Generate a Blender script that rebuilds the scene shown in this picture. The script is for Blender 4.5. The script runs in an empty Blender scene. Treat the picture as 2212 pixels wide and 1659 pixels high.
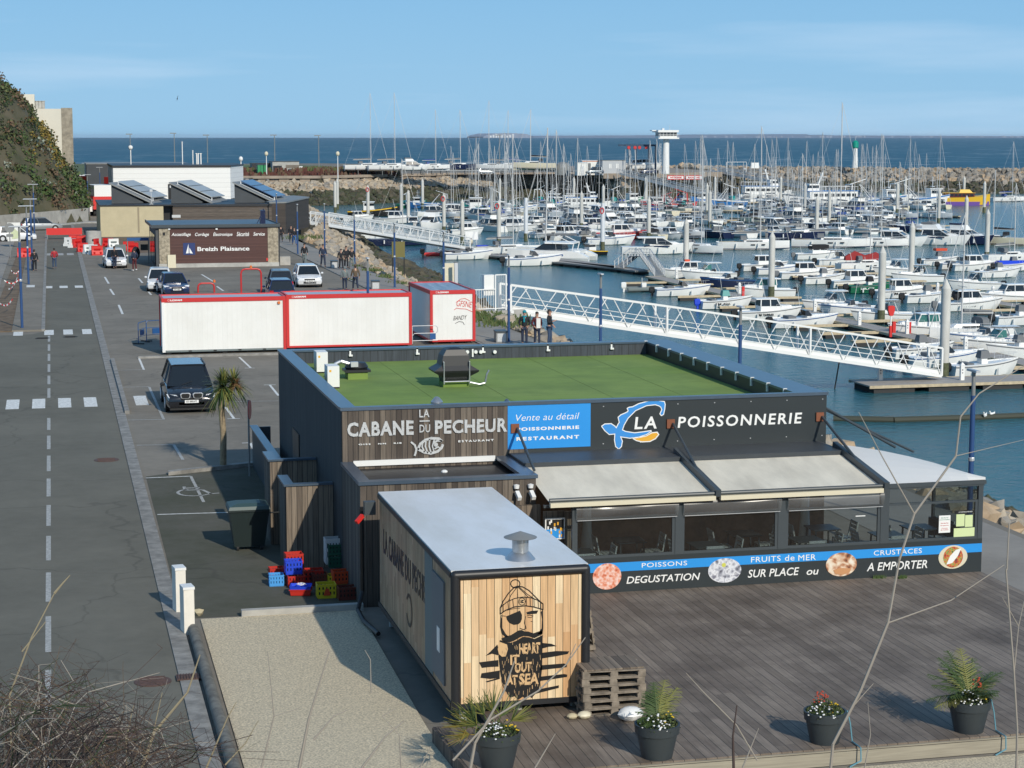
import bpy, math, random
from mathutils import Vector, Matrix
R = math.radians
rnd = random.Random(7)
SC = bpy.context.scene
COL = SC.collection
# ---------------------------------------------------------------- camera, world, sun
CAM_H = 10.5
PITCH = math.atan(534.5/4150.0)
YAW = math.atan(999/4150.0*math.cos(PITCH))
cd = bpy.data.cameras.new('camera'); cam = bpy.data.objects.new('camera', cd); COL.objects.link(cam)
cd.sensor_width = 36; cd.lens = 36*4150/2212.0; cd.clip_start = .3; cd.clip_end = 90000
cam.location = (0, 0, CAM_H); cam.rotation_euler = (math.pi/2-PITCH, 0, -YAW)
SC.camera = cam
SUN_EL, SUN_AZ = R(29.5), R(14.5)      # sun stands behind the camera, a little to the right of the road axis
w = bpy.data.worlds.new('World'); SC.world = w; w.use_nodes = True
nt = w.node_tree; bg = nt.nodes['Background']
sky = nt.nodes.new('ShaderNodeTexSky'); sky.sky_type = 'NISHITA'; sky.sun_disc = False
sky.sun_elevation = SUN_EL; sky.sun_rotation = R(180)-SUN_AZ
sky.altitude = 0; sky.air_density = 1.0; sky.dust_density = 0.5; sky.ozone_density = 1.5
tc = nt.nodes.new('ShaderNodeTexCoord'); mp = nt.nodes.new('ShaderNodeMapping'); nz = nt.nodes.new('ShaderNodeTexNoise')
mp.inputs['Scale'].default_value = (2.2, 2.2, 26); nz.inputs['Scale'].default_value = 1.6; nz.inputs['Detail'].default_value = 5
cr = nt.nodes.new('ShaderNodeValToRGB'); cr.color_ramp.elements[0].position = .53; cr.color_ramp.elements[1].position = .8
mx = nt.nodes.new('ShaderNodeMixRGB'); mx.inputs['Color2'].default_value = (6.6, 7.6, 8.8, 1)
ml = nt.nodes.new('ShaderNodeMath'); ml.operation = 'MULTIPLY'; ml.inputs[1].default_value = .34
nt.links.new(tc.outputs['Generated'], mp.inputs['Vector']); nt.links.new(mp.outputs[0], nz.inputs['Vector'])
nt.links.new(nz.outputs['Fac'], cr.inputs[0]); nt.links.new(cr.outputs[0], ml.inputs[0]); nt.links.new(ml.outputs[0], mx.inputs['Fac'])
sx_ = nt.nodes.new('ShaderNodeSeparateXYZ'); nt.links.new(tc.outputs['Generated'], sx_.inputs[0])
gr = nt.nodes.new('ShaderNodeValToRGB'); e = gr.color_ramp.elements; e[0].position = 0; e[0].color = (.29, .56, .82, 1); e[1].position = .32; e[1].color = (.13, .365, .67, 1); k = e.new(.10); k.color = (.19, .455, .76, 1)
nt.links.new(sx_.outputs[2], gr.inputs[0]); sc_ = nt.nodes.new('ShaderNodeVectorMath'); sc_.operation = 'SCALE'; sc_.inputs['Scale'].default_value = 8.5; nt.links.new(gr.outputs[0], sc_.inputs[0])
fm_ = nt.nodes.new('ShaderNodeMapRange'); fm_.inputs[1].default_value = .25; fm_.inputs[2].default_value = .8; fm_.inputs[3].default_value = .93; fm_.inputs[4].default_value = .2; nt.links.new(sx_.outputs[2], fm_.inputs[0])
m0 = nt.nodes.new('ShaderNodeMixRGB'); nt.links.new(fm_.outputs[0], m0.inputs[0]); nt.links.new(sky.outputs[0], m0.inputs[1]); nt.links.new(sc_.outputs[0], m0.inputs[2])
nt.links.new(m0.outputs[0], mx.inputs['Color1']); nt.links.new(mx.outputs[0], bg.inputs['Color'])
bg.inputs['Strength'].default_value = 0.112
sl = bpy.data.lights.new('sun', 'SUN'); sl.energy = 3.35; sl.angle = R(.55); sl.color = (1, .93, .80)
so = bpy.data.objects.new('sun', sl); COL.objects.link(so)
sdir = Vector((math.sin(SUN_AZ)*math.cos(SUN_EL), -math.cos(SUN_AZ)*math.cos(SUN_EL), math.sin(SUN_EL)))
so.rotation_euler = sdir.to_track_quat('Z', 'Y').to_euler(); so.location = (30, -60, 60)
SC.view_settings.view_transform = 'Standard'; SC.view_settings.look = 'None'
SC.view_settings.exposure = 0.1; SC.view_settings.gamma = 1
SC.cycles.max_bounces = 6; SC.cycles.transparent_max_bounces = 12
# ---------------------------------------------------------------- helpers
def _ray(u, v):
 x = (u-1106)/4150.; y = -(v-829.5)/4150.
 f = math.cos(PITCH)+y*math.sin(PITCH); z = -math.sin(PITCH)+y*math.cos(PITCH)
 return f*math.sin(YAW)+x*math.cos(YAW), f*math.cos(YAW)-x*math.sin(YAW), z
def at(u, v, z=0.):                       # survey of the photo: pixel -> point on the level z
 r = _ray(u, v); t = (z-CAM_H)/r[2]; return Vector((r[0]*t, r[1]*t, z))
def hat(u, v, Y):                         # pixel -> point on the vertical plane y = Y
 r = _ray(u, v); t = Y/r[1]; return Vector((r[0]*t, Y, CAM_H+r[2]*t))
CR = {'c1': (691.2, 288, .17359), 'c2': (1071.4, 288, .17359), 'c3': (1451.5, 288, .17359), 'c4': (1831.7, 288, .17359),
 'c5': (1324.8, 518.4, .20832), 'c6': (1751, 518.4, .20832), 'c7': (633.6, 489.6, .20832), 'c8': (0, 288, .18228),
 'A': (714.24, 852.5, .29165), 'B': (1267.2, 852.5, .23956), 'T': (1209.6, 1048.3, .20832), 'V': (1670.4, 1008, .24477),
 'K': (967.7, 1221.1, .19443), 'q': (518.4, 691.2, .3645), 'r': (0, 161.3, .3333), 's': (0, 518.4, .28643)}
def C(k, x, y): a = CR[k]; return a[0]+a[2]*x, a[1]+a[2]*y
def ca(k, x, y, z=0.): return at(*C(k, x, y), z)
def ch(k, x, y, Y): return hat(*C(k, x, y), Y)

class MB:
 def __init__(s): s.v = []; s.f = []; s.m = []; s.k = 0
 def mat(s, k): s.k = k; return s
 def add(s, vs, fs):
  o = len(s.v); s.v += [tuple(p) for p in vs]
  for f in fs: s.f.append([i+o for i in f]); s.m.append(s.k)
  return s
 def box(s, x0, y0, z0, x1, y1, z1, c=None, rz=0):
  vs = [Vector((x, y, z)) for z in (z0, z1) for (x, y) in ((x0, y0), (x1, y0), (x1, y1), (x0, y1))]
  if c is not None:
   m = Matrix.Rotation(rz, 3, 'Z'); vs = [m @ p+Vector(c) for p in vs]
  return s.add(vs, [(3, 2, 1, 0), (4, 5, 6, 7), (0, 1, 5, 4), (1, 2, 6, 5), (2, 3, 7, 6), (3, 0, 4, 7)])
 def cbox(s, c, sx, sy, sz, rz=0):      # box standing on c
  return s.box(-sx/2, -sy/2, 0, sx/2, sy/2, sz, c, rz)
 def bar(s, p, q, w, h=None):
  p, q = Vector(p), Vector(q); h = h or w; d = (q-p)
  if d.length < 1e-6: return s
  d.normalize(); up = Vector((0, 0, 1)) if abs(d.z) < .95 else Vector((0, 1, 0))
  a = d.cross(up).normalized()*w/2; b = a.cross(d).normalized()*h/2
  return s.add([p-a-b, p+a-b, p+a+b, p-a+b, q-a-b, q+a-b, q+a+b, q-a+b],
     [(3, 2, 1, 0), (4, 5, 6, 7), (0, 1, 5, 4), (1, 2, 6, 5), (2, 3, 7, 6), (3, 0, 4, 7)])
 def cyl(s, p, q, r0, r1=None, n=10, caps=True):
  p, q = Vector(p), Vector(q); r1 = r0 if r1 is None else r1; d = (q-p).normalized()
  up = Vector((0, 0, 1)) if abs(d.z) < .95 else Vector((0, 1, 0)); a = d.cross(up).normalized(); b = a.cross(d)
  vs = []
  for c, r in ((p, r0), (q, r1)):
   for i in range(n): t = 2*math.pi*i/n; vs.append(c+(a*math.cos(t)+b*math.sin(t))*r)
  fs = [(i, i+n, (i+1) % n+n, (i+1) % n) for i in range(n)]
  if caps: fs += [tuple(range(n)), tuple(range(2*n-1, n-1, -1))]
  return s.add(vs, fs)
 def path(s, pts, r, n=6, r1=None):
  r1 = r if r1 is None else r1; m = len(pts)-1
  for i in range(m): s.cyl(pts[i], pts[i+1], r+(r1-r)*i/m, r+(r1-r)*(i+1)/m, n)
  return s
 def lathe(s, prof, n=16, c=(0, 0, 0), axis='z'):
  rings = []
  for r, z in prof:
   rg = []
   for i in range(n):
    t = 2*math.pi*i/n; p = (r*math.cos(t), r*math.sin(t), z)
    if axis == 'x': p = (z, p[0], p[1])
    if axis == 'y': p = (p[0], z, p[1])
    rg.append(Vector(p)+Vector(c))
   rings.append(rg)
  return s.loft(rings)
 def loft(s, rings, caps=True, close=True):
  n = len(rings[0]); vs = [p for r in rings for p in r]; fs = []
  for j in range(len(rings)-1):
   for i in range(n if close else n-1):
    a = j*n+i; b = j*n+(i+1) % n; fs.append((a, b, b+n, a+n))
  if caps and close: fs += [tuple(range(n-1, -1, -1)), tuple(range((len(rings)-1)*n, len(rings)*n))]
  return s.add(vs, fs)
 def ell(s, c, rx, ry, rz, n=8, m=6):
  c = Vector(c)
  return s.loft([[c+Vector((rx*math.cos(2*math.pi*i/n)*math.sin(math.pi*(j+.02)/(m+.04)), ry*math.sin(2*math.pi*i/n)*math.sin(math.pi*(j+.02)/(m+.04)), -rz*math.cos(math.pi*j/m))) for i in range(n)] for j in range(m+1)])
 def prism(s, pts, z0, z1):             # outline in xy
  n = len(pts)
  vs = [(x, y, z0) for x, y in pts]+[(x, y, z1) for x, y in pts]
  return s.add(vs, [tuple(range(n-1, -1, -1)), tuple(range(n, 2*n))]+[(i, (i+1) % n, (i+1) % n+n, i+n) for i in range(n)])
 def prismy(s, pts, y0, y1):            # outline in xz, from y0 to y1
  n = len(pts)
  vs = [(x, y0, z) for x, z in pts]+[(x, y1, z) for x, z in pts]
  return s.add(vs, [tuple(range(n)), tuple(range(2*n-1, n-1, -1))]+[(i, (i+1) % n, (i+1) % n+n, i+n) for i in range(n)])
 def quad(s, *p): return s.add(p, [tuple(range(len(p)))])
 def build(s, name, mats, parent=None, smooth=False):
  me = bpy.data.meshes.new(name); me.from_pydata(s.v, [], s.f)
  if not isinstance(mats, (list, tuple)): mats = [mats]
  for m in mats: me.materials.append(m)
  if len(mats) > 1: me.polygons.foreach_set('material_index', s.m)
  if smooth:
   me.polygons.foreach_set('use_smooth', [True]*len(me.polygons))
   if smooth != 'all':
    try: me.set_sharp_from_angle(angle=R(38))
    except Exception: pass
  me.update(); o = bpy.data.objects.new(name, me); COL.objects.link(o)
  if parent is not None: o.parent = parent
  return o
def tag(o, label=None, cat=None, group=None, kind=None):
 if label: o['label'] = label
 if cat: o['category'] = cat
 if group: o['group'] = group
 if kind: o['kind'] = kind
 return o
def thing(name, label, cat, loc=(0, 0, 0), rz=0, group=None):
 o = bpy.data.objects.new(name, None); COL.objects.link(o); o.location = loc; o.rotation_euler = (0, 0, rz); o.empty_display_size = .2
 return tag(o, label, cat, group)
def kids(o): return [c for c in bpy.data.objects if c.parent is o]
_KID = {}
def dup(root, loc, rz=0, label=None, group=None, scale=None):
 if root.name not in _KID:
  _KID[root.name] = [(c, [(g) for g in kids(c)]) for c in kids(root)]
 r = root.copy(); COL.objects.link(r); r.location = loc; r.rotation_euler = (0, 0, rz)
 if scale: r.scale = scale
 if label: r['label'] = label
 if group: r['group'] = group
 for c0, gs in _KID[root.name]:
  c = c0.copy(); COL.objects.link(c); c.parent = r
  for g0 in gs: g = g0.copy(); COL.objects.link(g); g.parent = c
 return r
# ---------------------------------------------------------------- materials
M = {}
def tarmac(name, col, dark, light, crack=1):
 m = mat(name, col, .9, spec=.12, bump=.35, bscale=60); t = m.node_tree; L = t.links.new; b = t.nodes['Principled BSDF']; g = t.nodes.new('ShaderNodeNewGeometry'); cur = None
 for sc, lo, hi in ((.22, .38, .62), (2.3, .3, .7)):
  n = t.nodes.new('ShaderNodeTexNoise'); n.inputs['Scale'].default_value = sc; n.inputs['Detail'].default_value = 8; n.inputs['Roughness'].default_value = .7; L(g.outputs['Position'], n.inputs[0])
  r = t.nodes.new('ShaderNodeMapRange'); r.inputs[1].default_value = lo; r.inputs[2].default_value = hi; L(n.outputs['Fac'], r.inputs[0]); x = t.nodes.new('ShaderNodeMixRGB'); L(r.outputs[0], x.inputs[0]); x.inputs[1].default_value = (*dark, 1); x.inputs[2].default_value = (*light, 1)
  if cur: y = t.nodes.new('ShaderNodeMixRGB'); y.inputs[0].default_value = .4; L(cur, y.inputs[1]); L(x.outputs[0], y.inputs[2]); cur = y.outputs[0]
  else: cur = x.outputs[0]
 if crack:
  n = t.nodes.new('ShaderNodeTexNoise'); n.inputs['Scale'].default_value = .6; n.inputs['Detail'].default_value = 6; L(g.outputs['Position'], n.inputs[0]); a = t.nodes.new('ShaderNodeVectorMath'); a.operation = 'MULTIPLY_ADD'; L(n.outputs['Color'], a.inputs[0]); a.inputs[1].default_value = (2.2, 2.2, 0); L(g.outputs['Position'], a.inputs[2])
  v = t.nodes.new('ShaderNodeTexVoronoi'); v.feature = 'DISTANCE_TO_EDGE'; v.inputs['Scale'].default_value = .14; L(a.outputs[0], v.inputs[0]); r = t.nodes.new('ShaderNodeMapRange'); r.inputs[1].default_value = .002; r.inputs[2].default_value = .009; r.inputs[3].default_value = .22; r.inputs[4].default_value = 0; L(v.outputs['Distance'], r.inputs[0])
  x = t.nodes.new('ShaderNodeMixRGB'); L(r.outputs[0], x.inputs[0]); L(cur, x.inputs[1]); x.inputs[2].default_value = (.03, .03, .03, 1); cur = x.outputs[0]
 L(cur, b.inputs['Base Color']); return m
def lin(h):
 h = h.lstrip('#'); return tuple(((int(h[i:i+2], 16)/255+.055)/1.055)**2.4 if int(h[i:i+2], 16) > 10 else int(h[i:i+2], 16)/255/12.92 for i in (0, 2, 4))
def mat(name, col, rough=.7, metal=0, var=0, vscale=2., col2=None, bump=0, bscale=20, spec=None, stretch=None, coat=0):
 m = bpy.data.materials.new(name); m.use_nodes = True; t = m.node_tree; b = t.nodes['Principled BSDF']
 b.inputs['Base Color'].default_value = (*col, 1); b.inputs['Roughness'].default_value = rough; b.inputs['Metallic'].default_value = metal
 if spec is not None: b.inputs['Specular IOR Level'].default_value = spec
 if coat: b.inputs['Coat Weight'].default_value = coat; b.inputs['Coat Roughness'].default_value = .08
 L = t.links.new
 if var or bump:
  g = t.nodes.new('ShaderNodeNewGeometry') if var >= 0 else t.nodes.new('ShaderNodeTexCoord')
  src = g.outputs['Position'] if var >= 0 else g.outputs['Object']
  mp = t.nodes.new('ShaderNodeMapping'); mp.inputs['Scale'].default_value = stretch or (1, 1, 1); L(src, mp.inputs[0])
  var = abs(var)
 if var:
  n = t.nodes.new('ShaderNodeTexNoise'); n.inputs['Scale'].default_value = vscale; n.inputs['Detail'].default_value = 6; n.inputs['Roughness'].default_value = .65
  L(mp.outputs[0], n.inputs['Vector']); r = t.nodes.new('ShaderNodeValToRGB')
  c2 = col2 or tuple(max(0, c*(1-var)) for c in col); c1 = tuple(min(1, c*(1+var*.6)) for c in col) if not col2 else col
  r.color_ramp.elements[0].color = (*c2, 1); r.color_ramp.elements[0].position = .35; r.color_ramp.elements[1].color = (*c1, 1); r.color_ramp.elements[1].position = .65
  L(n.outputs['Fac'], r.inputs[0]); L(r.outputs[0], b.inputs['Base Color'])
 if bump:
  n = t.nodes.new('ShaderNodeTexNoise'); n.inputs['Scale'].default_value = bscale; n.inputs['Detail'].default_value = 4
  L(mp.outputs[0], n.inputs['Vector']); bp = t.nodes.new('ShaderNodeBump'); bp.inputs['Strength'].default_value = bump; bp.inputs['Distance'].default_value = .02
  L(n.outputs['Fac'], bp.inputs['Height']); L(bp.outputs[0], b.inputs['Normal'])
 M[name] = m; return m
def boards(name, axis, width, cols, gap=.05, seg=0, along='z', rough=.75, grain=1., gapcol=(.01, .01, .01), stain=0, staincol=(.05, .045, .04), segoff=1.7):
 """planks: colour chosen per plank (and per length piece), grain along the plank, dark joint"""
 m = bpy.data.materials.new(name); m.use_nodes = True; t = m.node_tree; b = t.nodes['Principled BSDF']; L = t.links.new; N = t.nodes.new
 b.inputs['Roughness'].default_value = rough
 g = N('ShaderNodeNewGeometry'); sp = N('ShaderNodeSeparateXYZ'); L(g.outputs['Position'], sp.inputs[0])
 def mth(op, a, bb=None):
  n = N('ShaderNodeMath'); n.operation = op
  for i, x in enumerate((a, bb)):
   if x is None: continue
   if isinstance(x, (int, float)): n.inputs[i].default_value = x
   else: L(x, n.inputs[i])
  return n.outputs[0]
 s = mth('DIVIDE', sp.outputs['XYZ'.index(axis.upper())], width); fl = mth('FLOOR', s); fr = mth('FRACT', s)
 al = sp.outputs['XYZ'.index(along.upper())]
 idv = fl
 if seg:
  off = mth('MULTIPLY', mth('SINE', mth('MULTIPLY', fl, 12.99)), segoff*7)
  idv = mth('ADD', mth('MULTIPLY', fl, 17.3), mth('FLOOR', mth('DIVIDE', mth('ADD', al, off), seg)))
 wn = N('ShaderNodeTexWhiteNoise'); wn.noise_dimensions = '1D'; L(idv, wn.inputs['W'])
 rp = N('ShaderNodeValToRGB'); e = rp.color_ramp.elements; e[0].color = (*cols[0], 1); e[1].color = (*cols[-1], 1)
 for i, c in enumerate(cols[1:-1]): k = e.new((i+1)/(len(cols)-1)); k.color = (*c, 1)
 L(wn.outputs['Value'], rp.inputs[0])
 # grain
 cb = N('ShaderNodeCombineXYZ'); L(mth('MULTIPLY', sp.outputs['XYZ'.index(axis.upper())], 30), cb.inputs[0]); L(mth('MULTIPLY', al, 1.3), cb.inputs[1]); L(mth('MULTIPLY', idv, 3.1), cb.inputs[2])
 nz = N('ShaderNodeTexNoise'); nz.inputs['Scale'].default_value = 1; nz.inputs['Detail'].default_value = 5; L(cb.outputs[0], nz.inputs['Vector'])
 mr = N('ShaderNodeMapRange'); mr.inputs[1].default_value = .3; mr.inputs[2].default_value = .7; mr.inputs[3].default_value = 1-.35*grain; mr.inputs[4].default_value = 1+.2*grain; L(nz.outputs['Fac'], mr.inputs[0])
 mm = N('ShaderNodeVectorMath'); mm.operation = 'SCALE'; L(rp.outputs[0], mm.inputs[0]); L(mr.outputs[0], mm.inputs['Scale'])
 cur = mm.outputs[0]
 if stain:
  n2 = N('ShaderNodeTexNoise'); n2.inputs['Scale'].default_value = .55; n2.inputs['Detail'].default_value = 7; n2.inputs['Roughness'].default_value = .7; L(g.outputs['Position'], n2.inputs['Vector'])
  r2 = N('ShaderNodeMapRange'); r2.inputs[1].default_value = .42; r2.inputs[2].default_value = .66; r2.inputs[4].default_value = stain; L(n2.outputs['Fac'], r2.inputs[0])
  x = N('ShaderNodeMixRGB'); L(r2.outputs[0], x.inputs[0]); L(cur, x.inputs[1]); x.inputs[2].default_value = (*staincol, 1); cur = x.outputs[0]
 x = N('ShaderNodeMixRGB'); L(mth('LESS_THAN', fr, gap), x.inputs[0]); L(cur, x.inputs[1]); x.inputs[2].default_value = (*gapcol, 1)
 L(x.outputs[0], b.inputs['Base Color'])
 bp = N('ShaderNodeBump'); bp.inputs['Strength'].default_value = .5; bp.inputs['Distance'].default_value = .01; L(mth('GREATER_THAN', fr, gap), bp.inputs['Height']); L(bp.outputs[0], b.inputs['Normal'])
 M[name] = m; return m
def glass(name, tint, alpha=.35, rough=.03):
 m = bpy.data.materials.new(name); m.use_nodes = True; t = m.node_tree; L = t.links.new
 for n in list(t.nodes): t.nodes.remove(n)
 o = t.nodes.new('ShaderNodeOutputMaterial'); mx = t.nodes.new('ShaderNodeMixShader'); tr = t.nodes.new('ShaderNodeBsdfTransparent'); gl = t.nodes.new('ShaderNodeBsdfPrincipled')
 gl.inputs['Base Color'].default_value = (*tint, 1); gl.inputs['Roughness'].default_value = rough; gl.inputs['Specular IOR Level'].default_value = .8
 tr.inputs[0].default_value = (.8, .85, .85, 1)
 mx.inputs[0].default_value = alpha; L(tr.outputs[0], mx.inputs[1]); L(gl.outputs[0], mx.inputs[2]); L(mx.outputs[0], o.inputs[0]); M[name] = m; return m

tarmac('asphalt', (.13, .13, .12), (.135, .131, .110), (.19, .182, .152))
tarmac('asphalt_lot', (.185, .172, .155), (.175, .16, .136), (.275, .25, .212))
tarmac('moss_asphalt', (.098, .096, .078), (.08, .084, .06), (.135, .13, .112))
mat('kerb', (.27, .26, .24), .85, var=.35, vscale=2.5, bump=.3, bscale=30)
mat('concrete', (.42, .41, .38), .85, var=.22, vscale=1.2, bump=.2, bscale=15)
tarmac('path', (.30, .283, .26), (.25, .235, .215), (.34, .32, .29), 0)
mat('line_paint', (.74, .74, .71), .7, var=.3, vscale=9)
mat('faded_paint', (.42, .42, .40), .75, var=.35, vscale=12)
mat('gravel', (.69, .59, .42), .95, var=.42, vscale=26, bump=1., bscale=70)
mat('earth', (.17, .12, .075), .95, var=.4, vscale=1.3, bump=.4, bscale=9)
mat('bank_soil', (.10, .09, .05), .95, var=.5, vscale=1.3, bump=.4, bscale=9)
mat('iron', (.11, .062, .048), .7, var=.3, vscale=20)
boards('turf', 'y', 1.8, [(.18, .28, .055), (.20, .295, .065), (.19, .285, .06), (.205, .295, .07)], gap=.01, seg=4.3, along='x', grain=.25, gapcol=(.11, .17, .04), stain=.55, staincol=(.10, .17, .04), rough=.95)
mat('cladding', (.042, .05, .058), .5, var=.12, vscale=1.)
mat('coping', (.10, .14, .19), .28, metal=.35, var=.1, vscale=2)
mat('dark_metal', (.052, .064, .072), .42)
mat('black_metal', (.018, .019, .022), .45)
mat('steel', (.5, .52, .54), .35, metal=.8, var=.1, vscale=6)
mat('white_paint', (.78, .78, .76), .45)
boards('white_panel', 'x', .24, [(.76, .755, .72), (.79, .785, .75), (.77, .765, .73)], gap=.05, grain=.06, gapcol=(.735, .73, .70), stain=.3, staincol=(.62, .60, .54), rough=.5)
mat('gelcoat', (.82, .82, .80), .25, var=.04, vscale=1.)
mat('cream', (.68, .62, .46), .45)
mat('deck_grey', (.46, .46, .45), .6)
mat('red_paint', (.55, .03, .03), .4)
mat('red_plastic', (.62, .025, .02), .5)
mat('orange', (.7, .16, .02), .5)
mat('blue_paint', (.02, .09, .26), .4)
mat('pole_blue', (.028, .075, .20), .4)
mat('navy', (.012, .02, .06), .25)
mat('black', (.012, .012, .013), .4)
mat('rubber', (.02, .02, .02), .8)
mat('dark_glass', (.015, .02, .025), .06, spec=.7)
mat('green_glass', (.05, .17, .15), .08, spec=.6)
mat('canvas_grey', (.16, .17, .18), .8)
mat('canvas_blue', (.02, .06, .24), .8)
mat('canvas_red', (.28, .02, .02), .8)
mat('canvas_cream', (.88, .81, .67), .8, var=.2, vscale=1.1, stretch=(1, .3, 1))
mat('canvas_white', (.88, .87, .84), .7)
mat('teal', (.01, .25, .24), .4)
mat('green_hull', (.01, .14, .07), .4)
mat('mid_blue', (.03, .17, .45), .4)
mat('yellow', (.72, .44, .02), .45)
mat('purple', (.16, .08, .34), .45)
mat('alu', (.62, .63, .64), .4, metal=.5)
mat('mast', (.55, .55, .54), .45)
mat('rope', (.35, .33, .28), .9)
mat('pile_conc', (.58, .57, .53), .8, var=.16, vscale=1.2, stretch=(1, 1, .25))
mat('pile_wet', (.10, .11, .055), .7, var=.4, vscale=4)
mat('ponton_deck', (.36, .335, .31), .8, var=.12, vscale=2)
mat('timber', (.52, .43, .29), .8, var=.2, vscale=3)
mat('ponton_float', (.035, .035, .035), .8)
mat('stone', (.36, .31, .23), .9, var=.45, vscale=5, bump=.6, bscale=12)
mat('tan_render', (.50, .43, .28), .85, var=.07, vscale=1.)
mat('brown_sign', (.085, .042, .036), .6)
mat('sign_black', (.022, .03, .034), .45)
mat('sign_blue', (.018, .28, .72), .45)
mat('letter_white', (.82, .82, .80), .5)
mat('letter_grey', (.55, .56, .56), .5, var=.25, vscale=30)
mat('sign_orange', (.78, .40, .03), .5)
mat('logo_navy', (.015, .035, .14), .5)
mat('paper_green', (.62, .72, .38), .8)
mat('leaf_a', (.06, .10, .025), .8); mat('leaf_b', (.10, .12, .04), .8); mat('leaf_c', (.035, .055, .02), .85)
mat('gorse', (.22, .16, .03), .8); mat('reflection_brown', (.34, .19, .12), .8, var=.5, vscale=1.5); mat('straw', (.30, .25, .16), .9); mat('scrub_brown', (.13, .085, .05), .9); mat('twig', (.34, .30, .25), .85); mat('twig_dark', (.075, .05, .042), .85)
mat('silver_leaf', (.25, .28, .22), .8)
mat('palm_a', (.055, .09, .022), .6); mat('palm_b', (.20, .20, .05), .65); mat('palm_dead', (.22, .12, .05), .8)
mat('palm_trunk', (.28, .22, .14), .9, var=.3, vscale=8, bump=.6, bscale=25)
mat('flower_white', (.85, .85, .85), .6); mat('flower_yellow', (.75, .5, .03), .6); mat('flower_red', (.5, .07, .03), .6)
mat('pot', (.035, .045, .052), .5)
mat('skin', (.48, .27, .19), .6); mat('hair_dark', (.03, .02, .015), .6)
mat('cloth_black', (.015, .016, .02), .85); mat('cloth_navy', (.02, .03, .06), .85); mat('cloth_red', (.35, .02, .03), .8); mat('cloth_brown', (.12, .085, .055), .85); mat('cloth_grey', (.16, .19, .19), .85); mat('denim', (.04, .07, .13), .85); mat('cloth_teal', (.0, .22, .28), .8); mat('cloth_wine', (.09, .015, .02), .8); mat('cloth_white', (.7, .7, .68), .8)
mat('car_white', (.72, .73, .74), .25, coat=.6); mat('car_black', (.012, .013, .017), .2, coat=.8); mat('car_navy', (.015, .03, .09), .25, coat=.7); mat('car_silver', (.34, .36, .38), .3, metal=.4, coat=.5); mat('car_greyblue', (.10, .13, .16), .28, metal=.3, coat=.5)
mat('lamp_clear', (.75, .77, .8), .1); mat('tail_red', (.45, .01, .01), .2)
mat('rock_d', (.24, .21, .175), .9, var=.3, vscale=1.2); mat('rock_a', (.40, .34, .26), .9, var=.3, vscale=1.2); mat('rock_b', (.30, .27, .23), .9, var=.3, vscale=1.2); mat('rock_c', (.44, .33, .22), .9, var=.3, vscale=1.2)
mat('rock_wet', (.085, .075, .05), .85, var=.4, vscale=.8); mat('rock_algae', (.055, .06, .03), .85, var=.4, vscale=.8)
mat('grass_far', (.10, .13, .045), .95, var=.4, vscale=.05)
mat('shingle_panel', (.20, .17, .14), .9, var=.2, vscale=.2)
mat('sheet_pile', (.33, .27, .21), .85, var=.2, vscale=.35, stretch=(1, 1, .2))
mat('solar', (.05, .09, .19), .12, spec=.7); mat('zinc', (.22, .225, .22), .5, var=.1, vscale=2)
mat('haze_land', (.16, .21, .30), 1.)  # distance haze put into the coast's colour
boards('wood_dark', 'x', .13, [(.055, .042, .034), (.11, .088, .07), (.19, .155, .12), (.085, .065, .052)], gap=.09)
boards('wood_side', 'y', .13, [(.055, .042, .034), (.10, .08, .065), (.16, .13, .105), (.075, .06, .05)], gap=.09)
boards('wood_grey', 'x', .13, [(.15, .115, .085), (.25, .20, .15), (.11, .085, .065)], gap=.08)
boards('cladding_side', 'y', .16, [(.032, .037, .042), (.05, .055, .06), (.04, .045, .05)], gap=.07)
boards('cladding_in', 'x', .22, [(.045, .055, .068), (.055, .065, .08)], gap=.05)
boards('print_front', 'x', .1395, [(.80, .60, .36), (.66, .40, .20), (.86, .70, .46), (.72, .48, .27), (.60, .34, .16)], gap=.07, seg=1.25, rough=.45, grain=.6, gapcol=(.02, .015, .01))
boards('print_side', 'y', .14, [(.50, .32, .20), (.38, .23, .14), (.58, .41, .26), (.44, .29, .18)], gap=.07, seg=.9, rough=.5, grain=.9, stain=.45, staincol=(.13, .13, .07))  # front plank palette darkened: the long side's shade is put into the colour
boards('decking', 'x', .19, [(.195, .155, .12), (.27, .22, .175), (.23, .185, .148), (.17, .135, .105)], gap=.055, seg=3.1, along='y', grain=.7, stain=.8, staincol=(.09, .066, .048), rough=.7)
boards('wood_band', 'z', .16, [(.085, .065, .052), (.13, .105, .085), (.105, .085, .07)], gap=.09, along='x')
boards('brown_band', 'z', .11, [(.10, .045, .038), (.085, .038, .033), (.11, .052, .043)], gap=.09, along='x', grain=.4)
boards('white_band', 'z', .62, [(.80, .80, .78), (.77, .77, .75)], gap=.03, along='x', grain=.1, gapcol=(.4, .4, .4))
boards('dark_band', 'x', .5, [(.07, .075, .08), (.085, .09, .095)], gap=.08, grain=.2)
glass('pane', (.05, .04, .035), .16); glass('vinyl', (.20, .20, .20), .45, .25)
def translucent(name, k):
 m = M[name]; t = m.node_tree; o = [n for n in t.nodes if n.type == 'OUTPUT_MATERIAL'][0]; b = t.nodes['Principled BSDF']; tr = t.nodes.new('ShaderNodeBsdfTranslucent'); mx = t.nodes.new('ShaderNodeMixShader'); tr.inputs[0].default_value = (.8, .76, .66, 1)
 mx.inputs[0].default_value = k; t.links.new(b.outputs[0], mx.inputs[1]); t.links.new(tr.outputs[0], mx.inputs[2]); t.links.new(mx.outputs[0], o.inputs[0])
translucent('canvas_cream', .2); translucent('canvas_white', .2)
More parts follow.
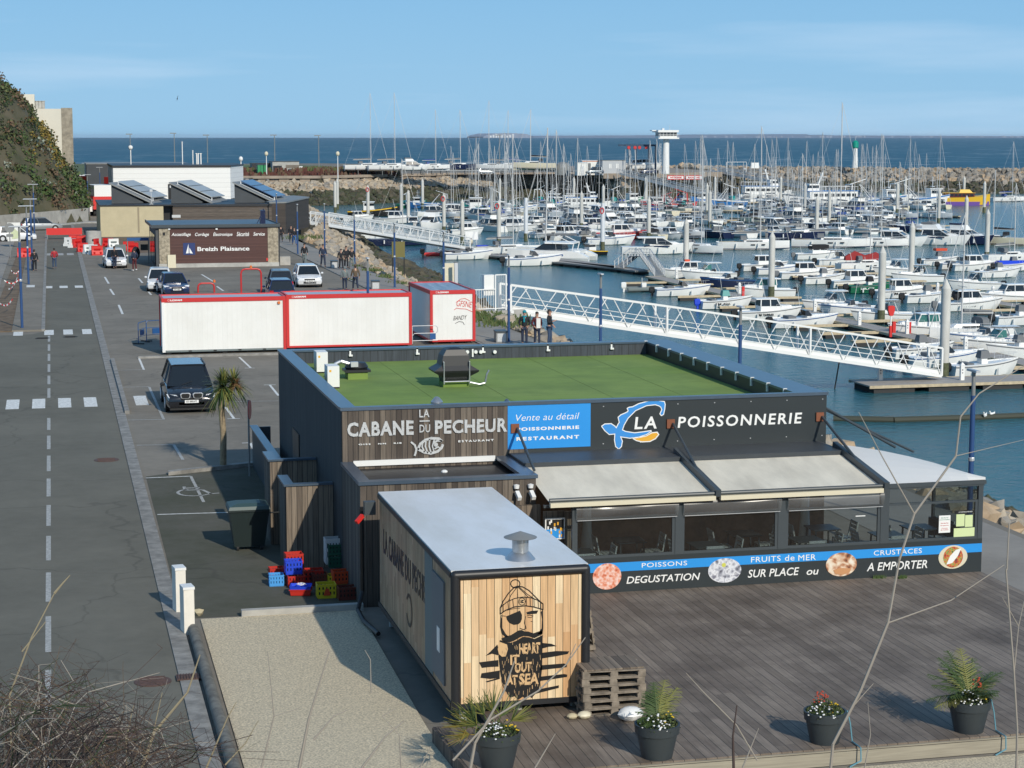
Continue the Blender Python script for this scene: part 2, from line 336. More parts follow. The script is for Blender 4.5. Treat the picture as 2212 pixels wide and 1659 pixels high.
def photo(name, cols, scale, dist=1.):
 m = mat(name, cols[0], .35); t = m.node_tree; L = t.links.new; b = t.nodes['Principled BSDF']
 g = t.nodes.new('ShaderNodeNewGeometry'); nz = t.nodes.new('ShaderNodeTexNoise'); nz.inputs['Scale'].default_value = scale*.6; nz.inputs['Distortion'].default_value = dist; L(g.outputs['Position'], nz.inputs[0])
 v = t.nodes.new('ShaderNodeTexVoronoi'); v.inputs['Scale'].default_value = scale; L(g.outputs['Position'], v.inputs[0])
 a = t.nodes.new('ShaderNodeMath'); a.operation = 'MULTIPLY_ADD'; L(v.outputs['Distance'], a.inputs[0]); a.inputs[1].default_value = .8;
 a2 = t.nodes.new('ShaderNodeMath'); a2.operation = 'MULTIPLY_ADD'; L(nz.outputs['Fac'], a2.inputs[0]); a2.inputs[1].default_value = 1.6; a2.inputs[2].default_value = -.7; L(a2.outputs[0], a.inputs[2])
 r = t.nodes.new('ShaderNodeValToRGB'); e = r.color_ramp.elements; e[0].color = (*cols[0], 1); e[1].color = (*cols[-1], 1)
 for i, c in enumerate(cols[1:-1]): k = e.new((i+1)/(len(cols)-1)); k.color = (*c, 1)
 L(a.outputs[0], r.inputs[0]); L(r.outputs[0], b.inputs['Base Color'])
photo('photo_prawn', [(.45, .07, .04), (.72, .25, .14), (.8, .5, .42), (.85, .72, .68)], 14)
photo('photo_oyster', [(.05, .05, .07), (.35, .36, .42), (.75, .76, .8), (.2, .2, .25)], 9)
photo('photo_crab', [(.10, .04, .03), (.45, .2, .1), (.75, .6, .45), (.8, .75, .65)], 7)
photo('photo_salad', [(.03, .02, .03), (.35, .4, .1), (.6, .1, .04), (.1, .05, .05)], 16)

def water(name, col, col2, bscale, bstr, rough, foam=0, nstretch=(1, 1, 1)):
 m = mat(name, col, rough); t = m.node_tree; L = t.links.new; b = t.nodes['Principled BSDF']; b.inputs['IOR'].default_value = 1.33; b.inputs['Specular IOR Level'].default_value = .36
 g = t.nodes.new('ShaderNodeNewGeometry'); mp = t.nodes.new('ShaderNodeMapping'); mp.inputs['Scale'].default_value = nstretch; L(g.outputs['Position'], mp.inputs[0])
 n = t.nodes.new('ShaderNodeTexNoise'); n.inputs['Scale'].default_value = bscale; n.inputs['Detail'].default_value = 6; n.inputs['Roughness'].default_value = .6; L(mp.outputs[0], n.inputs['Vector'])
 bp = t.nodes.new('ShaderNodeBump'); bp.inputs['Strength'].default_value = bstr; bp.inputs['Distance'].default_value = .35; L(n.outputs['Fac'], bp.inputs['Height']); L(bp.outputs[0], b.inputs['Normal'])
 n2 = t.nodes.new('ShaderNodeTexNoise'); n2.inputs['Scale'].default_value = bscale*.12; n2.inputs['Detail'].default_value = 5; L(mp.outputs[0], n2.inputs['Vector'])
 r = t.nodes.new('ShaderNodeValToRGB'); r.color_ramp.elements[0].position = .3; r.color_ramp.elements[1].position = .7
 r.color_ramp.elements[0].color = (*col, 1); r.color_ramp.elements[1].color = (*col2, 1); L(n2.outputs['Fac'], r.inputs[0]); cur = r.outputs[0]
 if foam:
  n3 = t.nodes.new('ShaderNodeTexNoise'); n3.inputs['Scale'].default_value = foam; n3.inputs['Detail'].default_value = 8; n3.inputs['Roughness'].default_value = .75; L(mp.outputs[0], n3.inputs['Vector'])
  r3 = t.nodes.new('ShaderNodeValToRGB'); r3.color_ramp.elements[0].position = .585; r3.color_ramp.elements[1].position = .63; L(n3.outputs['Fac'], r3.inputs[0])
  x = t.nodes.new('ShaderNodeMixRGB'); L(r3.outputs[0], x.inputs[0]); L(cur, x.inputs[1]); x.inputs[2].default_value = (.55, .6, .62, 1); cur = x.outputs[0]
 L(cur, b.inputs['Base Color']); return m
water('harbour_water', (.018, .10, .135), (.03, .135, .155), 1.3, .6, .14)
water('open_sea', (.010, .075, .125), (.016, .10, .15), .25, .9, .5, foam=.05, nstretch=(.35, 1, 1))

def text_mesh(s, bold=0., shear=0., spacing=1., depth=.02):
 c = bpy.data.curves.new('t', 'FONT'); c.body = s; c.size = 1; c.offset = bold; c.shear = shear; c.space_character = spacing; c.extrude = depth; c.resolution_u = 3
 o = bpy.data.objects.new('t', c); COL.objects.link(o); dg = bpy.context.evaluated_depsgraph_get(); me = bpy.data.meshes.new_from_object(o.evaluated_get(dg))
 vs = [v.co.copy() for v in me.vertices]; fs = [tuple(p.vertices) for p in me.polygons]
 bpy.data.objects.remove(o); bpy.data.meshes.remove(me); bpy.data.curves.remove(c); return vs, fs
def write(mb, s, x0, x1, z0, z1, Y, bold=0., shear=0., spacing=1., depth=.015, rough=0, tilt=0):
 """lettering on a wall that faces -y, fitted into x0..x1, z0..z1"""
 vs, fs = text_mesh(s, bold, shear, spacing); ax = min(v.x for v in vs); bx = max(v.x for v in vs); ay = min(v.y for v in vs); by = max(v.y for v in vs)
 r2 = random.Random(3); out = []
 for v in vs:
  x = x0+(v.x-ax)/(bx-ax)*(x1-x0); z = z0+(v.y-ay)/(by-ay)*(z1-z0)
  if rough: x += r2.uniform(-rough, rough); z += r2.uniform(-rough, rough)
  z += tilt*(x-x0); out.append((x, Y-depth if v.z > 0 else Y, z))
 mb.add(out, fs); return mb
def tri_poly(mb, k, pts, Y, th=.006):
 p = [ch(k, x, y, Y) for x, y in pts]; mb.prismy([(a.x, a.z) for a in p], Y-th, Y); return mb
def stroke(mb, k, pts, wd, Y, closed=False, th=.008):
 p = [ch(k, x, y, Y) for x, y in pts]; n = len(p)
 for i in range(n if closed else n-1):
  a, b = p[i], p[(i+1) % n]; d = Vector((b.x-a.x, 0, b.z-a.z)); L = d.length
  if L < 1e-5: continue
  d /= L; q = Vector((-d.z, 0, d.x))*wd/2; e = d*wd*.3
  mb.prismy([((a-e+q).x, (a-e+q).z), ((a-e-q).x, (a-e-q).z), ((b+e-q).x, (b+e-q).z), ((b+e+q).x, (b+e+q).z)], Y-th-.0005*(i % 2), Y)
 return mb

ZW = -6.8; ZP = -6.3
def sheet(name, pts, z, m, label, th=0, kind='structure', cat=None):
 mb = MB()
 if th: mb.prism(pts, z-th, z)
 else: mb.add([(x, y, z) for x, y in pts], [tuple(range(len(pts)))])
 return tag(mb.build(name, M[m]), label, cat or name.replace('_', ' '), kind=kind)
def rect(x0, y0, x1, y1): return [(x0, y0), (x1, y0), (x1, y1), (x0, y1)]
# land: one sheet with the shoreline as its right edge
shore = [(24.9, -40), (24.9, 60), (24.3, 110), (24.2, 200), (27, 222), (31, 236), (36, 285), (41, 345), (43, 400), (44, 470), (50.8, 499.5), (67.8, 497), (105.8, 529), (148, 531), (160, 505)]
land = shore+[(160, 560), (220, 560), (220, 640), (163, 686), (140, 703), (105, 762), (75, 757), (9, 772), (-300, 800), (-300, -40)]
sheet('ground', land, 0, 'asphalt_lot', 'grey tarmac of the harbour car park and quay')
sheet('harbour_wall', [(x, y) for x, y in shore]+[(x-6, y+2) for x, y in reversed(shore)], -.02, 'rock_wet', 'dark stone face of the quay under its rock slope', th=8)
sheet('harbour_water', [(20, -60), (600, -60), (700, 300), (330, 470), (231, 640), (150, 560), (40, 540), (20, 300)], ZW, 'harbour_water', 'rippled blue green water of the marina basin')
sheet('sea', [(-30000, -3000), (30000, -3000), (30000, 30000), (-30000, 30000)], ZW-.12, 'open_sea', 'dark blue open sea with small white caps up to the horizon')
sheet('road', [(-14, 18), (2.15, 18), (2.15, 236), (-.55, 236), (-.55, 107), (-1.2, 105.5), (-14, 103.5)], .004, 'asphalt', 'grey asphalt road running along the car park')
sheet('gutter', rect(2.15, 18, 2.5, 236), .035, 'kerb', 'pale concrete gutter strip between road and car park', th=.05)
sheet('kerb', rect(2.48, 74, 2.66, 92), .13, 'kerb', 'raised kerb stone beside the road opposite the parked black car', th=.13)
sheet('pavement', [(-2.3, 107), (-.75, 107), (-.75, 236), (-2.3, 236)], .1, 'asphalt_lot', 'narrow tarmac pavement beside the far road', th=.1)
sheet('pavement_kerb', rect(-.748, 107, -.55, 236), .12, 'kerb', 'concrete kerb along the far pavement', th=.12)
sheet('verge', [(-3.6, 107), (-2.3, 107), (-2.3, 200), (-3.0, 200)], .05, 'earth', 'strip of bare brown earth behind the lamp posts', th=.05)
sheet('side_car_park', rect(-12, 112, -3.75, 200), .03, 'path', 'pale paved parking bays left of the road', th=.03)
sheet('promenade', [(21, -20), (24.6, -20), (24.6, 60), (24.15, 110), (24.1, 200), (26, 222), (24, 236), (21.5, 200)], .012, 'path', 'pale tarmac promenade along the quay')
sheet('promenade_kerb', [(20.85, 60), (21, 60), (21.45, 200), (21.3, 200)], .06, 'kerb', 'mossy kerb between car park and promenade', th=.06)
sheet('yard_forecourt', [(-12, 200), (11, 205), (11, 211), (-12, 240)], .006, 'asphalt', 'darker tarmac in front of the retaining wall')
sheet('dirt_patch', [(4.6, 178), (11.5, 178), (11.5, 205), (4.8, 205)], .008, 'earth', 'brown worn dirt patch by the red and white barriers')
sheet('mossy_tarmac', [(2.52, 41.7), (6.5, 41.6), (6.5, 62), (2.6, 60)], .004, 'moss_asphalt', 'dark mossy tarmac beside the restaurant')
sheet('gravel', [(2.78, 14), (40, 14), (40, 28.9), (6.25, 28.9), (6.25, 33), (6.4, 41.5), (2.9, 41.5)], .03, 'gravel', 'pale yellow gravel beside and before the terrace', th=.03)
sheet('gravel_kerb', rect(3.8, 41.5, 6.5, 41.68), .16, 'concrete', 'low pale kerb between gravel and mossy tarmac', th=.16)
sheet('lot_kerb', rect(2.9+.9, 92.6, 17.5, 92.85), .1, 'kerb', 'low grassy kerb in front of the white site cabins', th=.1)
sheet('planter_kerb', [(3.3, 60), (6.3, 61.2), (6.3, 61.5), (3.3, 60.3)], .12, 'kerb', 'low kerb of the planting bed round the cordyline', th=.12)
# edge pipe along the gravel
mb = MB(); pts = [Vector((2.66, y, .12)) for y in (40.3, 36, 31, 26, 20)]
mb.path(pts, .115, 10); mb.ell((2.66, 40.35, .12), .115, .115, .115)
tag(mb.build('kerb_rail', mat('rail_conc', (.17, .165, .145), .85, var=.4, vscale=4), smooth=True), 'round grey concrete rail between road and gravel', 'edge rail', kind='structure')
# markings
mk = MB(); fd = MB()
def seg(mbx, a, b, wd, z=.009):
 a, b = Vector(a), Vector(b); d = (b-a); d.normalize(); q = Vector((-d.y, d.x, 0))*wd/2
 mbx.add([(a-q).xy.to_tuple()+(z,), (b-q).xy.to_tuple()+(z,), (b+q).xy.to_tuple()+(z,), (a+q).xy.to_tuple()+(z,)], [(3, 2, 1, 0)])
def gseg(mbx, k, x0, y0, x1, y1, wd=.1): seg(mbx, ca(k, x0, y0), ca(k, x1, y1), wd)
y = 26.3
while y < 104:
 if not 76 < y+1.5 < 80.2: seg(fd, (-.34, y, 0), (-.34, y+3.05, 0), .12)
 y += 4.42
for i in range(7):
 x = -5.35+i*1.0
 if i != 7: mk.box(x-.25+1.62-1.0, 76.3, .008, x+.25+1.62-1.0, 79.1, .0095)
mk.box(3.0, 76.3, .005, 3.5, 79.1, .0095)
for x0 in (-1.95, -.34, .66, 1.66): mk.box(x0-.25, 104.9, .1045 if x0 < -1 and 0 else .0085, x0+.25, 107.6, .0105)
for x0 in (-1.6, -.4, .65, 1.7): mk.box(x0-.28, 137.6, .0085 if x0 > -.6 else .101, x0+.28, 139.6, .0105 if x0 > -.6 else .104)
for x0 in (-.3, .6, 1.5): fd.box(x0-.3, 176, .0085, x0+.3, 179, .0105)
for a in [(1045, 885, 1085, 980), (1430, 890, 1475, 945), (1805, 885, 1890, 965), (1845, 967, 1920, 967), (1700, 1262, 1765, 1348), (1715, 1350, 1810, 1348), (2035, 1095, 2100, 1175), (1990, 1095, 2078, 1093), (1885, 1530, 1960, 1655), (1825, 1533, 1935, 1530)]: gseg(mk, 's', *a)
for a in [(870, 985, 1085, 980), (1125, 1110, 1235, 1355), (890, 1112, 1125, 1108), (965, 1360, 1240, 1355), (1730, 1220, 2100, 1215), (1310, 1545, 1380, 1659), (1030, 1550, 1310, 1545)]: gseg(fd, 's', *a)
for a in [(790, 280, 820, 330), (830, 370, 860, 415), (895, 490, 925, 560), (1045, 290, 1075, 325), (1115, 385, 1140, 415), (1520, 260, 1620, 320), (1635, 350, 1685, 385)]: gseg(mk, 's', *a, wd=.14)
seg(mk, at(340, 1112), at(505, 1107), .09); seg(mk, at(315, 1033), at(412, 1029), .09)
seg(fd, at(412, 1029), at(440, 1085), .09)
# wheelchair mark
o = at(430, 1068); q = lambda x, y: Vector((o.x+x, o.y+y, 0))
for a, b in [((-.35, .75), (-.35, 1.35)), ((-.35, .75), (.15, .7)), ((.15, .7), (.35, 0)), ((-.35, 1.1), (.1, 1.05)), ((.35, 0), (.6, .05))]: seg(fd, q(*a), q(*b), .1)
pr = None
for i in range(13):
 t = 1.9+i*.33; p = q(-.1+.5*math.cos(t), .35+.6*math.sin(t))
 if pr is not None: seg(fd, pr, p, .09)
 pr = p
tag(mk.build('road_markings', M['line_paint']), 'white zebra bars and parking bay lines painted on the tarmac', 'road marking', kind='structure')
tag(fd.build('worn_road_markings', M['faded_paint']), 'worn grey centre dashes and faded bay lines', 'road marking', kind='structure')
for i, (u, v, r, lb) in enumerate([(330, 1473, .36, 'rusty oval manhole cover in the near road by the gutter'), (262, 1586, .36, 'rusty manhole cover in the near road behind the brambles'), (230, 994, .4, 'dark reddish manhole cover in the road below the zebra'), (152, 728, .38, 'dark manhole cover in the road just before the far zebra, the right of two'), (92, 731, .38, 'dark manhole cover in the road just before the far zebra, the left of two')]):
 p = at(u, v); mb = MB(); mb.lathe([(.001, .0), (r, .0), (r, .012), (.001, .012)], 24)
 for a in range(-3, 4): mb.box(-r*.7, a*.1-.012, .0121, r*.7, a*.1+.012, .018)
 o = mb.build('manhole_cover', M['iron'] if i < 3 else M['rubber']); o.location = (p.x, p.y, .0055); tag(o, lb, 'manhole cover')
p = at(418, 1466); mb = MB(); mb.box(-.24, -.2, .0, .24, .2, .012)
for a in range(8): mb.box(-.21+a*.055, -.18, .012, -.19+a*.055, .18, .03)
o = mb.build('drain_grate', M['iron']); o.location = (2.33, p.y, .036); tag(o, 'rusty drain grate set in the gutter by the edge rail', 'drain')
# ---------------------------------------------------------------- embankment under the camera
mb = MB(); nx, ny = 40, 34; r2 = random.Random(2)
def bankz(x, y): return 8.9-max(0, y-1)*.6+.15*math.sin(x*1.3+y)+.1*math.sin(x*.6-y*1.7)
for j in range(ny+1):
 for i in range(nx+1):
  x = -40+i*2.; yy = -24+j*1.2; mb.v.append((x, yy, max(-.3, bankz(x, yy))))
for j in range(ny):
 for i in range(nx): a = j*(nx+1)+i; mb.f.append([a, a+1, a+nx+2, a+nx+1]); mb.m.append(0)
tag(mb.build('embankment', M['bank_soil'], smooth='all'), 'steep overgrown slope below the viewpoint', 'slope', kind='structure')
# ---------------------------------------------------------------- rocks
ICO = []
_t = (1+5**.5)/2
for a in (-1, 1):
 for b in (-_t, _t): ICO += [(a, b, 0), (0, a, b), (b, 0, a)]
ICO = [Vector(v).normalized() for v in ICO]
def _hull(pts):
 import bmesh
 bm = bmesh.new(); [bm.verts.new(p) for p in pts]; bmesh.ops.convex_hull(bm, input=bm.verts); bm.verts.ensure_lookup_table()
 loose = [v for v in bm.verts if not v.link_faces]; bmesh.ops.delete(bm, geom=loose, context='VERTS'); bm.verts.index_update()
 r = ([v.co.copy() for v in bm.verts], [tuple(v.index for v in f.verts) for f in bm.faces]); bm.free(); return r
ROCKS = []
for k in range(14):
 q = random.Random(k); ROCKS.append(_hull([Vector((v.x*q.uniform(.6, 1.15), v.y*q.uniform(.6, 1.15), v.z*q.uniform(.55, 1.05))) for v in ICO if q.random() < .92]))
def rocks(name, label, spine, n, size, seed, wet, algae, ms=('rock_a', 'rock_b', 'rock_c', 'rock_wet', 'rock_algae')):
 """spine: list of (top point, bottom point); rocks are thrown over the slope between them"""
 q = random.Random(seed); mb = MB(); lens = [((spine[i+1][0]-spine[i][0]).length+(spine[i+1][1]-spine[i][1]).length)/2 for i in range(len(spine)-1)]; T = sum(lens)
 for _ in range(n):
  s = q.random()*T; i = 0
  while s > lens[i]: s -= lens[i]; i += 1
  t = s/lens[i]; k = q.random(); a = spine[i][0].lerp(spine[i+1][0], t); b = spine[i][1].lerp(spine[i+1][1], t); p = a.lerp(b, k)
  r = size*q.uniform(.55, 1.35); vs, fs = ROCKS[q.randrange(14)]; rm = Matrix.Rotation(q.uniform(0, 6.28), 3, 'Z') @ Matrix.Rotation(q.uniform(0, 6.28), 3, 'X')
  if p.z < wet: mb.mat(4 if (q.random() < algae) else 3)
  else: mb.mat(q.choice((0, 0, 1, 2)))
  mb.add([rm @ v*r+p+Vector((q.uniform(-.3, .3)*size, q.uniform(-.3, .3)*size, 0)) for v in vs], fs)
 return tag(mb.build(name, [M[x] for x in ms]), label, 'rocks', kind='stuff')
V = Vector
sp = [(V((24.9, 20, -.1)), V((43, 20, -7))), (V((25, 60, -.1)), V((43, 60, -7))), (V((24.8, 110, -.1)), V((42, 110, -7))), (V((24.6, 150, -.2)), V((41.5, 160, -7))), (V((24.6, 180, -.2)), V((43.2, 190, -7))), (V((26, 205, -.2)), V((47, 230, -7))), (V((33, 236, -.2)), V((46.5, 268, -7))), (V((37, 285, -.2)), V((52, 330, -7))), (V((43, 380, -.2)), V((56, 395, -7))), (V((46, 470, -.2)), V((60, 470, -7)))]
rocks('riprap', 'tan rock slope between the promenade and the marina water, brown below the tide line', sp, 5200, .62, 1, -3.2, .25)
sp = [(V((24.7, 20, -.05)), V((29, 20, -1.6))), (V((24.8, 80, -.05)), V((29, 80, -1.6)))]
rocks('quay_boulders', 'pale boulders at the promenade edge beside the terrace', sp, 330, .5, 5, -9, 0)
# smooth dark skirt under the rock slope so no water shows through
mb = MB(); L0 = [p for p, _ in sp]
sk = [((24.9, 0), (43, 0)), ((25, 60), (43, 60)), ((24.8, 110), (42, 110)), ((24.6, 160), (41.5, 160)), ((24.6, 190), (43.2, 190)), ((26, 222), (47, 230)), ((33, 238), (46.5, 268)), ((37, 285), (52, 330)), ((43, 395), (56, 395)), ((46, 470), (60, 470))]
for a, b in sk: mb.v += [(a[0], a[1], -.15), (b[0], b[1], -7.2)]
for i in range(len(sk)-1): mb.f.append([2*i, 2*i+1, 2*i+3, 2*i+2]); mb.m.append(0)
tag(mb.build('quay_slope', M['rock_wet']), 'brown rock bed under the quay rock slope', 'slope', kind='structure')
# the outcrop below the signboard
mb = MB(); q = random.Random(9)
for k in range(60):
 t = k/59; p = ca('c7', 870+t*560+q.uniform(-40, 40), 330+t*230+q.uniform(-40, 40), -3.5-t*2.6); vs, fs = ROCKS[q.randrange(14)]; r = q.uniform(1., 1.9)
 rm = Matrix.Rotation(q.uniform(0, 6.28), 3, 'Z'); mb.add([rm @ V((v.x*r, v.y*r, v.z*r*.6))+p for v in vs], fs)
tag(mb.build('rock_outcrop', M['rock_wet']), 'big brown weed covered outcrop at the water edge', 'rocks', kind='stuff')
# far quay: sheet pile wall, cap, rocks
FW = [V((44, 499.5, 0)), V((67.8, 497.5, 0)), V((105.8, 529, 0)), V((148, 531, 0)), V((153, 507, 0))]
mb = MB()
for i in range(4):
 a, b = FW[i], FW[i+1]; n = max(2, int((b-a).length/2.4))
 for j in range(n):
  p, r = a.lerp(b, j/n), a.lerp(b, (j+1)/n); d = (r-p).normalized(); o = V((d.y, -d.x, 0))*(.5 if j % 2 else .15)
  mb.add([(p+o)+V((0, 0, -3)), (r+o)+V((0, 0, -3)), (r+o)+V((0, 0, -.25)), (p+o)+V((0, 0, -.25)), p+V((0, 0, -3)), r+V((0, 0, -3)), r+V((0, 0, -.25)), p+V((0, 0, -.25))], [(0, 1, 2, 3), (7, 6, 5, 4), (1, 0, 4, 5), (3, 2, 6, 7), (0, 3, 7, 4), (2, 1, 5, 6)])
w_ = tag(mb.build('sheet_pile_wall', M['sheet_pile']), 'long brown sheet pile wall holding up the boat yard', 'wall')
mb = MB()
for i in range(4): mb.bar(FW[i]+V((0, -.2, .12)), FW[i+1]+V((0, -.2, .12)), 1.5, .7)
mb.build('wall_cap', M['sheet_pile'], w_)
sp = [(p+V((0, -1.2, -1.2)), p+V((-4 if i > 3 else 4*(i/4), -13, -7.2))) for i, p in enumerate(FW)]
rocks('far_riprap', 'pale rock slope below the boat yard wall, dark with weed near the water', sp, 2600, 1.05, 11, -3.6, .6)
# breakwater
BW = [(196, 636), (231, 600), (262, 570), (285, 555), (330, 535), (400, 505)]
sp = [(V((x, y, -.3)), V((x-6, y-14, -7.2))) for x, y in BW]
mb = MB()
for i in range(len(BW)-1):
 a, b = BW[i], BW[i+1]; mb.add([(a[0]-7, a[1]-15, -7.5), (b[0]-7, b[1]-15, -7.5), (b[0], b[1], -.6), (a[0], a[1], -.6), (a[0]+3, a[1]+7, -.6), (b[0]+3, b[1]+7, -.6), (a[0]+9, a[1]+25, -7.5), (b[0]+9, b[1]+25, -7.5)], [(0, 1, 2, 3), (3, 2, 5, 4), (4, 5, 7, 6)])
tag(mb.build('breakwater_core', M['rock_b']), 'core of the long rock breakwater', 'breakwater', kind='structure')
rocks('breakwater_rocks', 'brown boulders of the long breakwater closing the marina', sp, 2600, 1.25, 21, -3.8, .4, ms=('rock_b', 'rock_d', 'rock_c', 'rock_wet', 'rock_algae'))
sp = [(V((x-1, y-1, -.1)), V((x+3, y+6, -.3))) for x, y in BW]
rocks('breakwater_crest', 'ragged crest boulders along the top of the breakwater', sp, 900, 1.1, 22, -9, 0, ms=('rock_b', 'rock_d', 'rock_c', 'rock_wet', 'rock_algae'))
# short pier with walkway before the breakwater (left part of it)
mb = MB(); mb.prism([(147, 508), (160, 504.9), (187, 523), (189, 530), (196, 636), (147, 640)], -.9, .5)
pier = tag(mb.build('pier', M['sheet_pile']), 'brown concrete pier head on square columns left of the breakwater', 'pier')
mb = MB(); mb.prism([(149, 514), (162, 512), (186, 527), (192, 632), (150, 636)], -7.5, -.6); mb.build('pier_base', M['rock_wet'], pier)
for i in range(6):
 a = V((158, 503.5, 0)).lerp(V((187, 521.5, 0)), i/5); m2 = MB(); m2.cbox((a.x, a.y, -7.5), 1.3, 1.3, 6.9, .6); m2.build('column', M['rock_wet'], pier)
rocks('pier_rocks', 'rocks behind the pier', [(V((196, 560, .8)), V((200, 545, -7))), (V((200, 600, 1)), V((220, 585, -7)))], 260, 1.3, 31, -4, .3)
# far coast and island
def land_strip(name, label, D, u0, u1, hf, m, step=6):
 mb = MB(); top = []; q = random.Random(4)
 u = u0
 while u <= u1:
  p = at(u, 310, ZW); d = V((p.x, p.y, 0)).normalized()*D; top.append((d, hf(u, q))); u += step
 for i in range(len(top)-1):
  (a, h0), (b, h1) = top[i], top[i+1]; bk = V((0, D*.04, 0))
  mb.add([a+V((0, 0, -8)), b+V((0, 0, -8)), b+V((0, 0, h1)), a+V((0, 0, h0)), a+bk+V((0, 0, h0)), b+bk+V((0, 0, h1)), a+bk+V((0, 0, -8)), b+bk+V((0, 0, -8))], [(0, 1, 2, 3), (3, 2, 5, 4), (4, 5, 7, 6)])
 return tag(mb.build(name, M[m]), label, name.replace('_', ' '), kind='structure')
def hz(u, v): return (295-v)/4150.
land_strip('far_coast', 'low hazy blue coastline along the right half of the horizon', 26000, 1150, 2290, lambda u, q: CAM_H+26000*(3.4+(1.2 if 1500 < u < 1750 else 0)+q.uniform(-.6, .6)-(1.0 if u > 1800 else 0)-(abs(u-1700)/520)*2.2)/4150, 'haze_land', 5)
mat('island_haze', (.28, .31, .38), 1, var=.25, vscale=.01)  # pale blue of the sea haze put into the island's colour
land_strip('island', 'small dark island with a white building on the horizon', 24000, 1044, 1150, lambda u, q: CAM_H+24000*(6.8*max(0, 1-abs((u-1098)/54)**4)+q.uniform(-.5, .5))/4150, 'island_haze', 4)
mb = MB();
for i in range(9):
 p = at(1060+i*6, 310, ZW); d = V((p.x, p.y, 0)).normalized()*23900; mb.cbox((d.x, d.y, -2), 22, 5, 25+9*(i % 3))
tag(mb.build('island_house', M['white_paint']), 'tiny white house row on the shore of the far island', 'house')
q = random.Random(8); mb = MB()
for i in range(46):
 u = q.uniform(1500, 2205); p = at(u, 310, ZW); d = V((p.x, p.y, 0)).normalized()*25900; mb.cbox((d.x, d.y, -2), q.uniform(12, 45), 6, q.uniform(14, 26))
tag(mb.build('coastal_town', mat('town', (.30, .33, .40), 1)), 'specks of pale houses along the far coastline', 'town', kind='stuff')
# ---------------------------------------------------------------- yard ground behind the wall
sheet('yard_grass', [(-20, 420), (60, 520), (92, 560), (96, 700), (60, 745), (-40, 770)], .03, 'grass_far', 'grassy strip between the boat yard and the sea')
q = random.Random(31); mb = MB()
for _ in range(2600):
 x = q.uniform(48, 92); y = 503+(x-48)*.25+q.uniform(0, 26); h = q.uniform(.6, 2.3)*(1 if y > 512 else .6)
 mb.mat(q.choice((0, 0, 1)) if y < 514 else q.choice((1, 2))); a = q.uniform(0, 3.14); dx, dy = math.cos(a)*.7, math.sin(a)*.7
 mb.add([(x-dx, y-dy, 0), (x+dx, y+dy, 0), (x+dx*.6, y+dy*.6, h), (x-dx*.2, y, h*1.1)], [(0, 1, 2, 3)])
mat('bramble_red', (.10, .035, .025), .9)
tag(mb.build('rough_scrub', [M['bramble_red'], M['scrub_brown'], M['leaf_b']]), 'reddish brown scrub along the top of the sheet pile wall', 'scrub', kind='stuff')
# ---------------------------------------------------------------- hill on the left
prof = [(-60, 30), (-20, 24), (-9, 18.6), (-6.2, 17.0), (-4.3, 15.6), (-2.9, 14.0), (-2.0, 12.0), (-1.1, 10.9), (.9, 7.0), (3.0, 4.1), (4.5, 2.0), (5.2, 1.0), (6.2, .3), (9, -.3)]
def pz(x):
 for i in range(len(prof)-1):
  if prof[i][0] <= x <= prof[i+1][0]: t = (x-prof[i][0])/(prof[i+1][0]-prof[i][0]); return prof[i][1]+(prof[i+1][1]-prof[i][1])*t
 return -.3
def wally(x): return 227+(x+5.8)*1.95 if x < 4.3 else 247+(x-4.3)*30
def hillz(x, y):
 f = 1.45+(y-wally(x))*.62
 n = .5*math.sin(x*1.1+y*.31)+.35*math.sin(x*2.3-y*.7)+.25*math.sin(y*1.3)
 return max(-.5, min(pz(x-(y-270)*.012), f)+n*.55) if y > wally(x)-.2 else -.5
mb = MB(); NX, NY = 90, 60
for j in range(NY+1):
 for i in range(NX+1):
  x = -40+47*i/NX; y = 205+135*j/NY; mb.v.append((x, y, hillz(x, y) if y > wally(x)+.3 else -.6))
for j in range(NY):
 for i in range(NX): a = j*(NX+1)+i; mb.f.append([a, a+1, a+NX+2, a+NX+1]); mb.m.append(0)
tag(mb.build('hill', mat('hill_soil', (.12, .10, .06), .95, var=.5, vscale=.25, col2=(.05, .055, .025)), smooth='all'), 'steep scrub covered hillside on the left', 'hill', kind='structure')
mb = MB(); q = random.Random(77)
for _ in range(1500):
 x = q.uniform(-14, 6); y = q.uniform(wally(x)+.8, 300); z = hillz(x, y)
 if z < .2: continue
 g = math.sin(x*.9+y*.17)+math.sin(x*.35-y*.23+1.3); s = q.uniform(.35, 1.1)*(2.1 if q.random() < .06 else 1)
 k = 3 if (-2.5 < x < 1.5 and z > 6 and q.random() < .55) else (5 if q.random() < .05 else (0 if g > .7 else (2 if g < -.6 else q.choice((1, 4, 4, 2)))))
 for _ in range(30 if s < 1.2 else 90):
  th = q.uniform(0, 6.28); ph = q.uniform(-.3, 1.4); d = V((math.cos(th)*math.cos(ph), math.sin(th)*math.cos(ph), math.sin(ph)*.9)); c = V((x, y, z))+d*s*q.uniform(.5, 1.)
  a = V((q.uniform(-1, 1), q.uniform(-1, 1), q.uniform(-1, 1))).normalized()*min(s, 1)*.17; b = a.cross(d).normalized()*min(s, 1)*.13
  mb.mat(k if q.random() < .75 else q.choice((1, 2, 4))); mb.add([c-a-b, c+a-b, c+a*.6+b, c-a*.6+b], [(0, 1, 2, 3)])
tag(mb.build('hillside_scrub', [M['leaf_a'], M['leaf_b'], M['leaf_c'], M['gorse'], M['scrub_brown'], M['silver_leaf']]), 'dense green and brown scrub with yellow gorse on the hillside', 'scrub', kind='stuff')

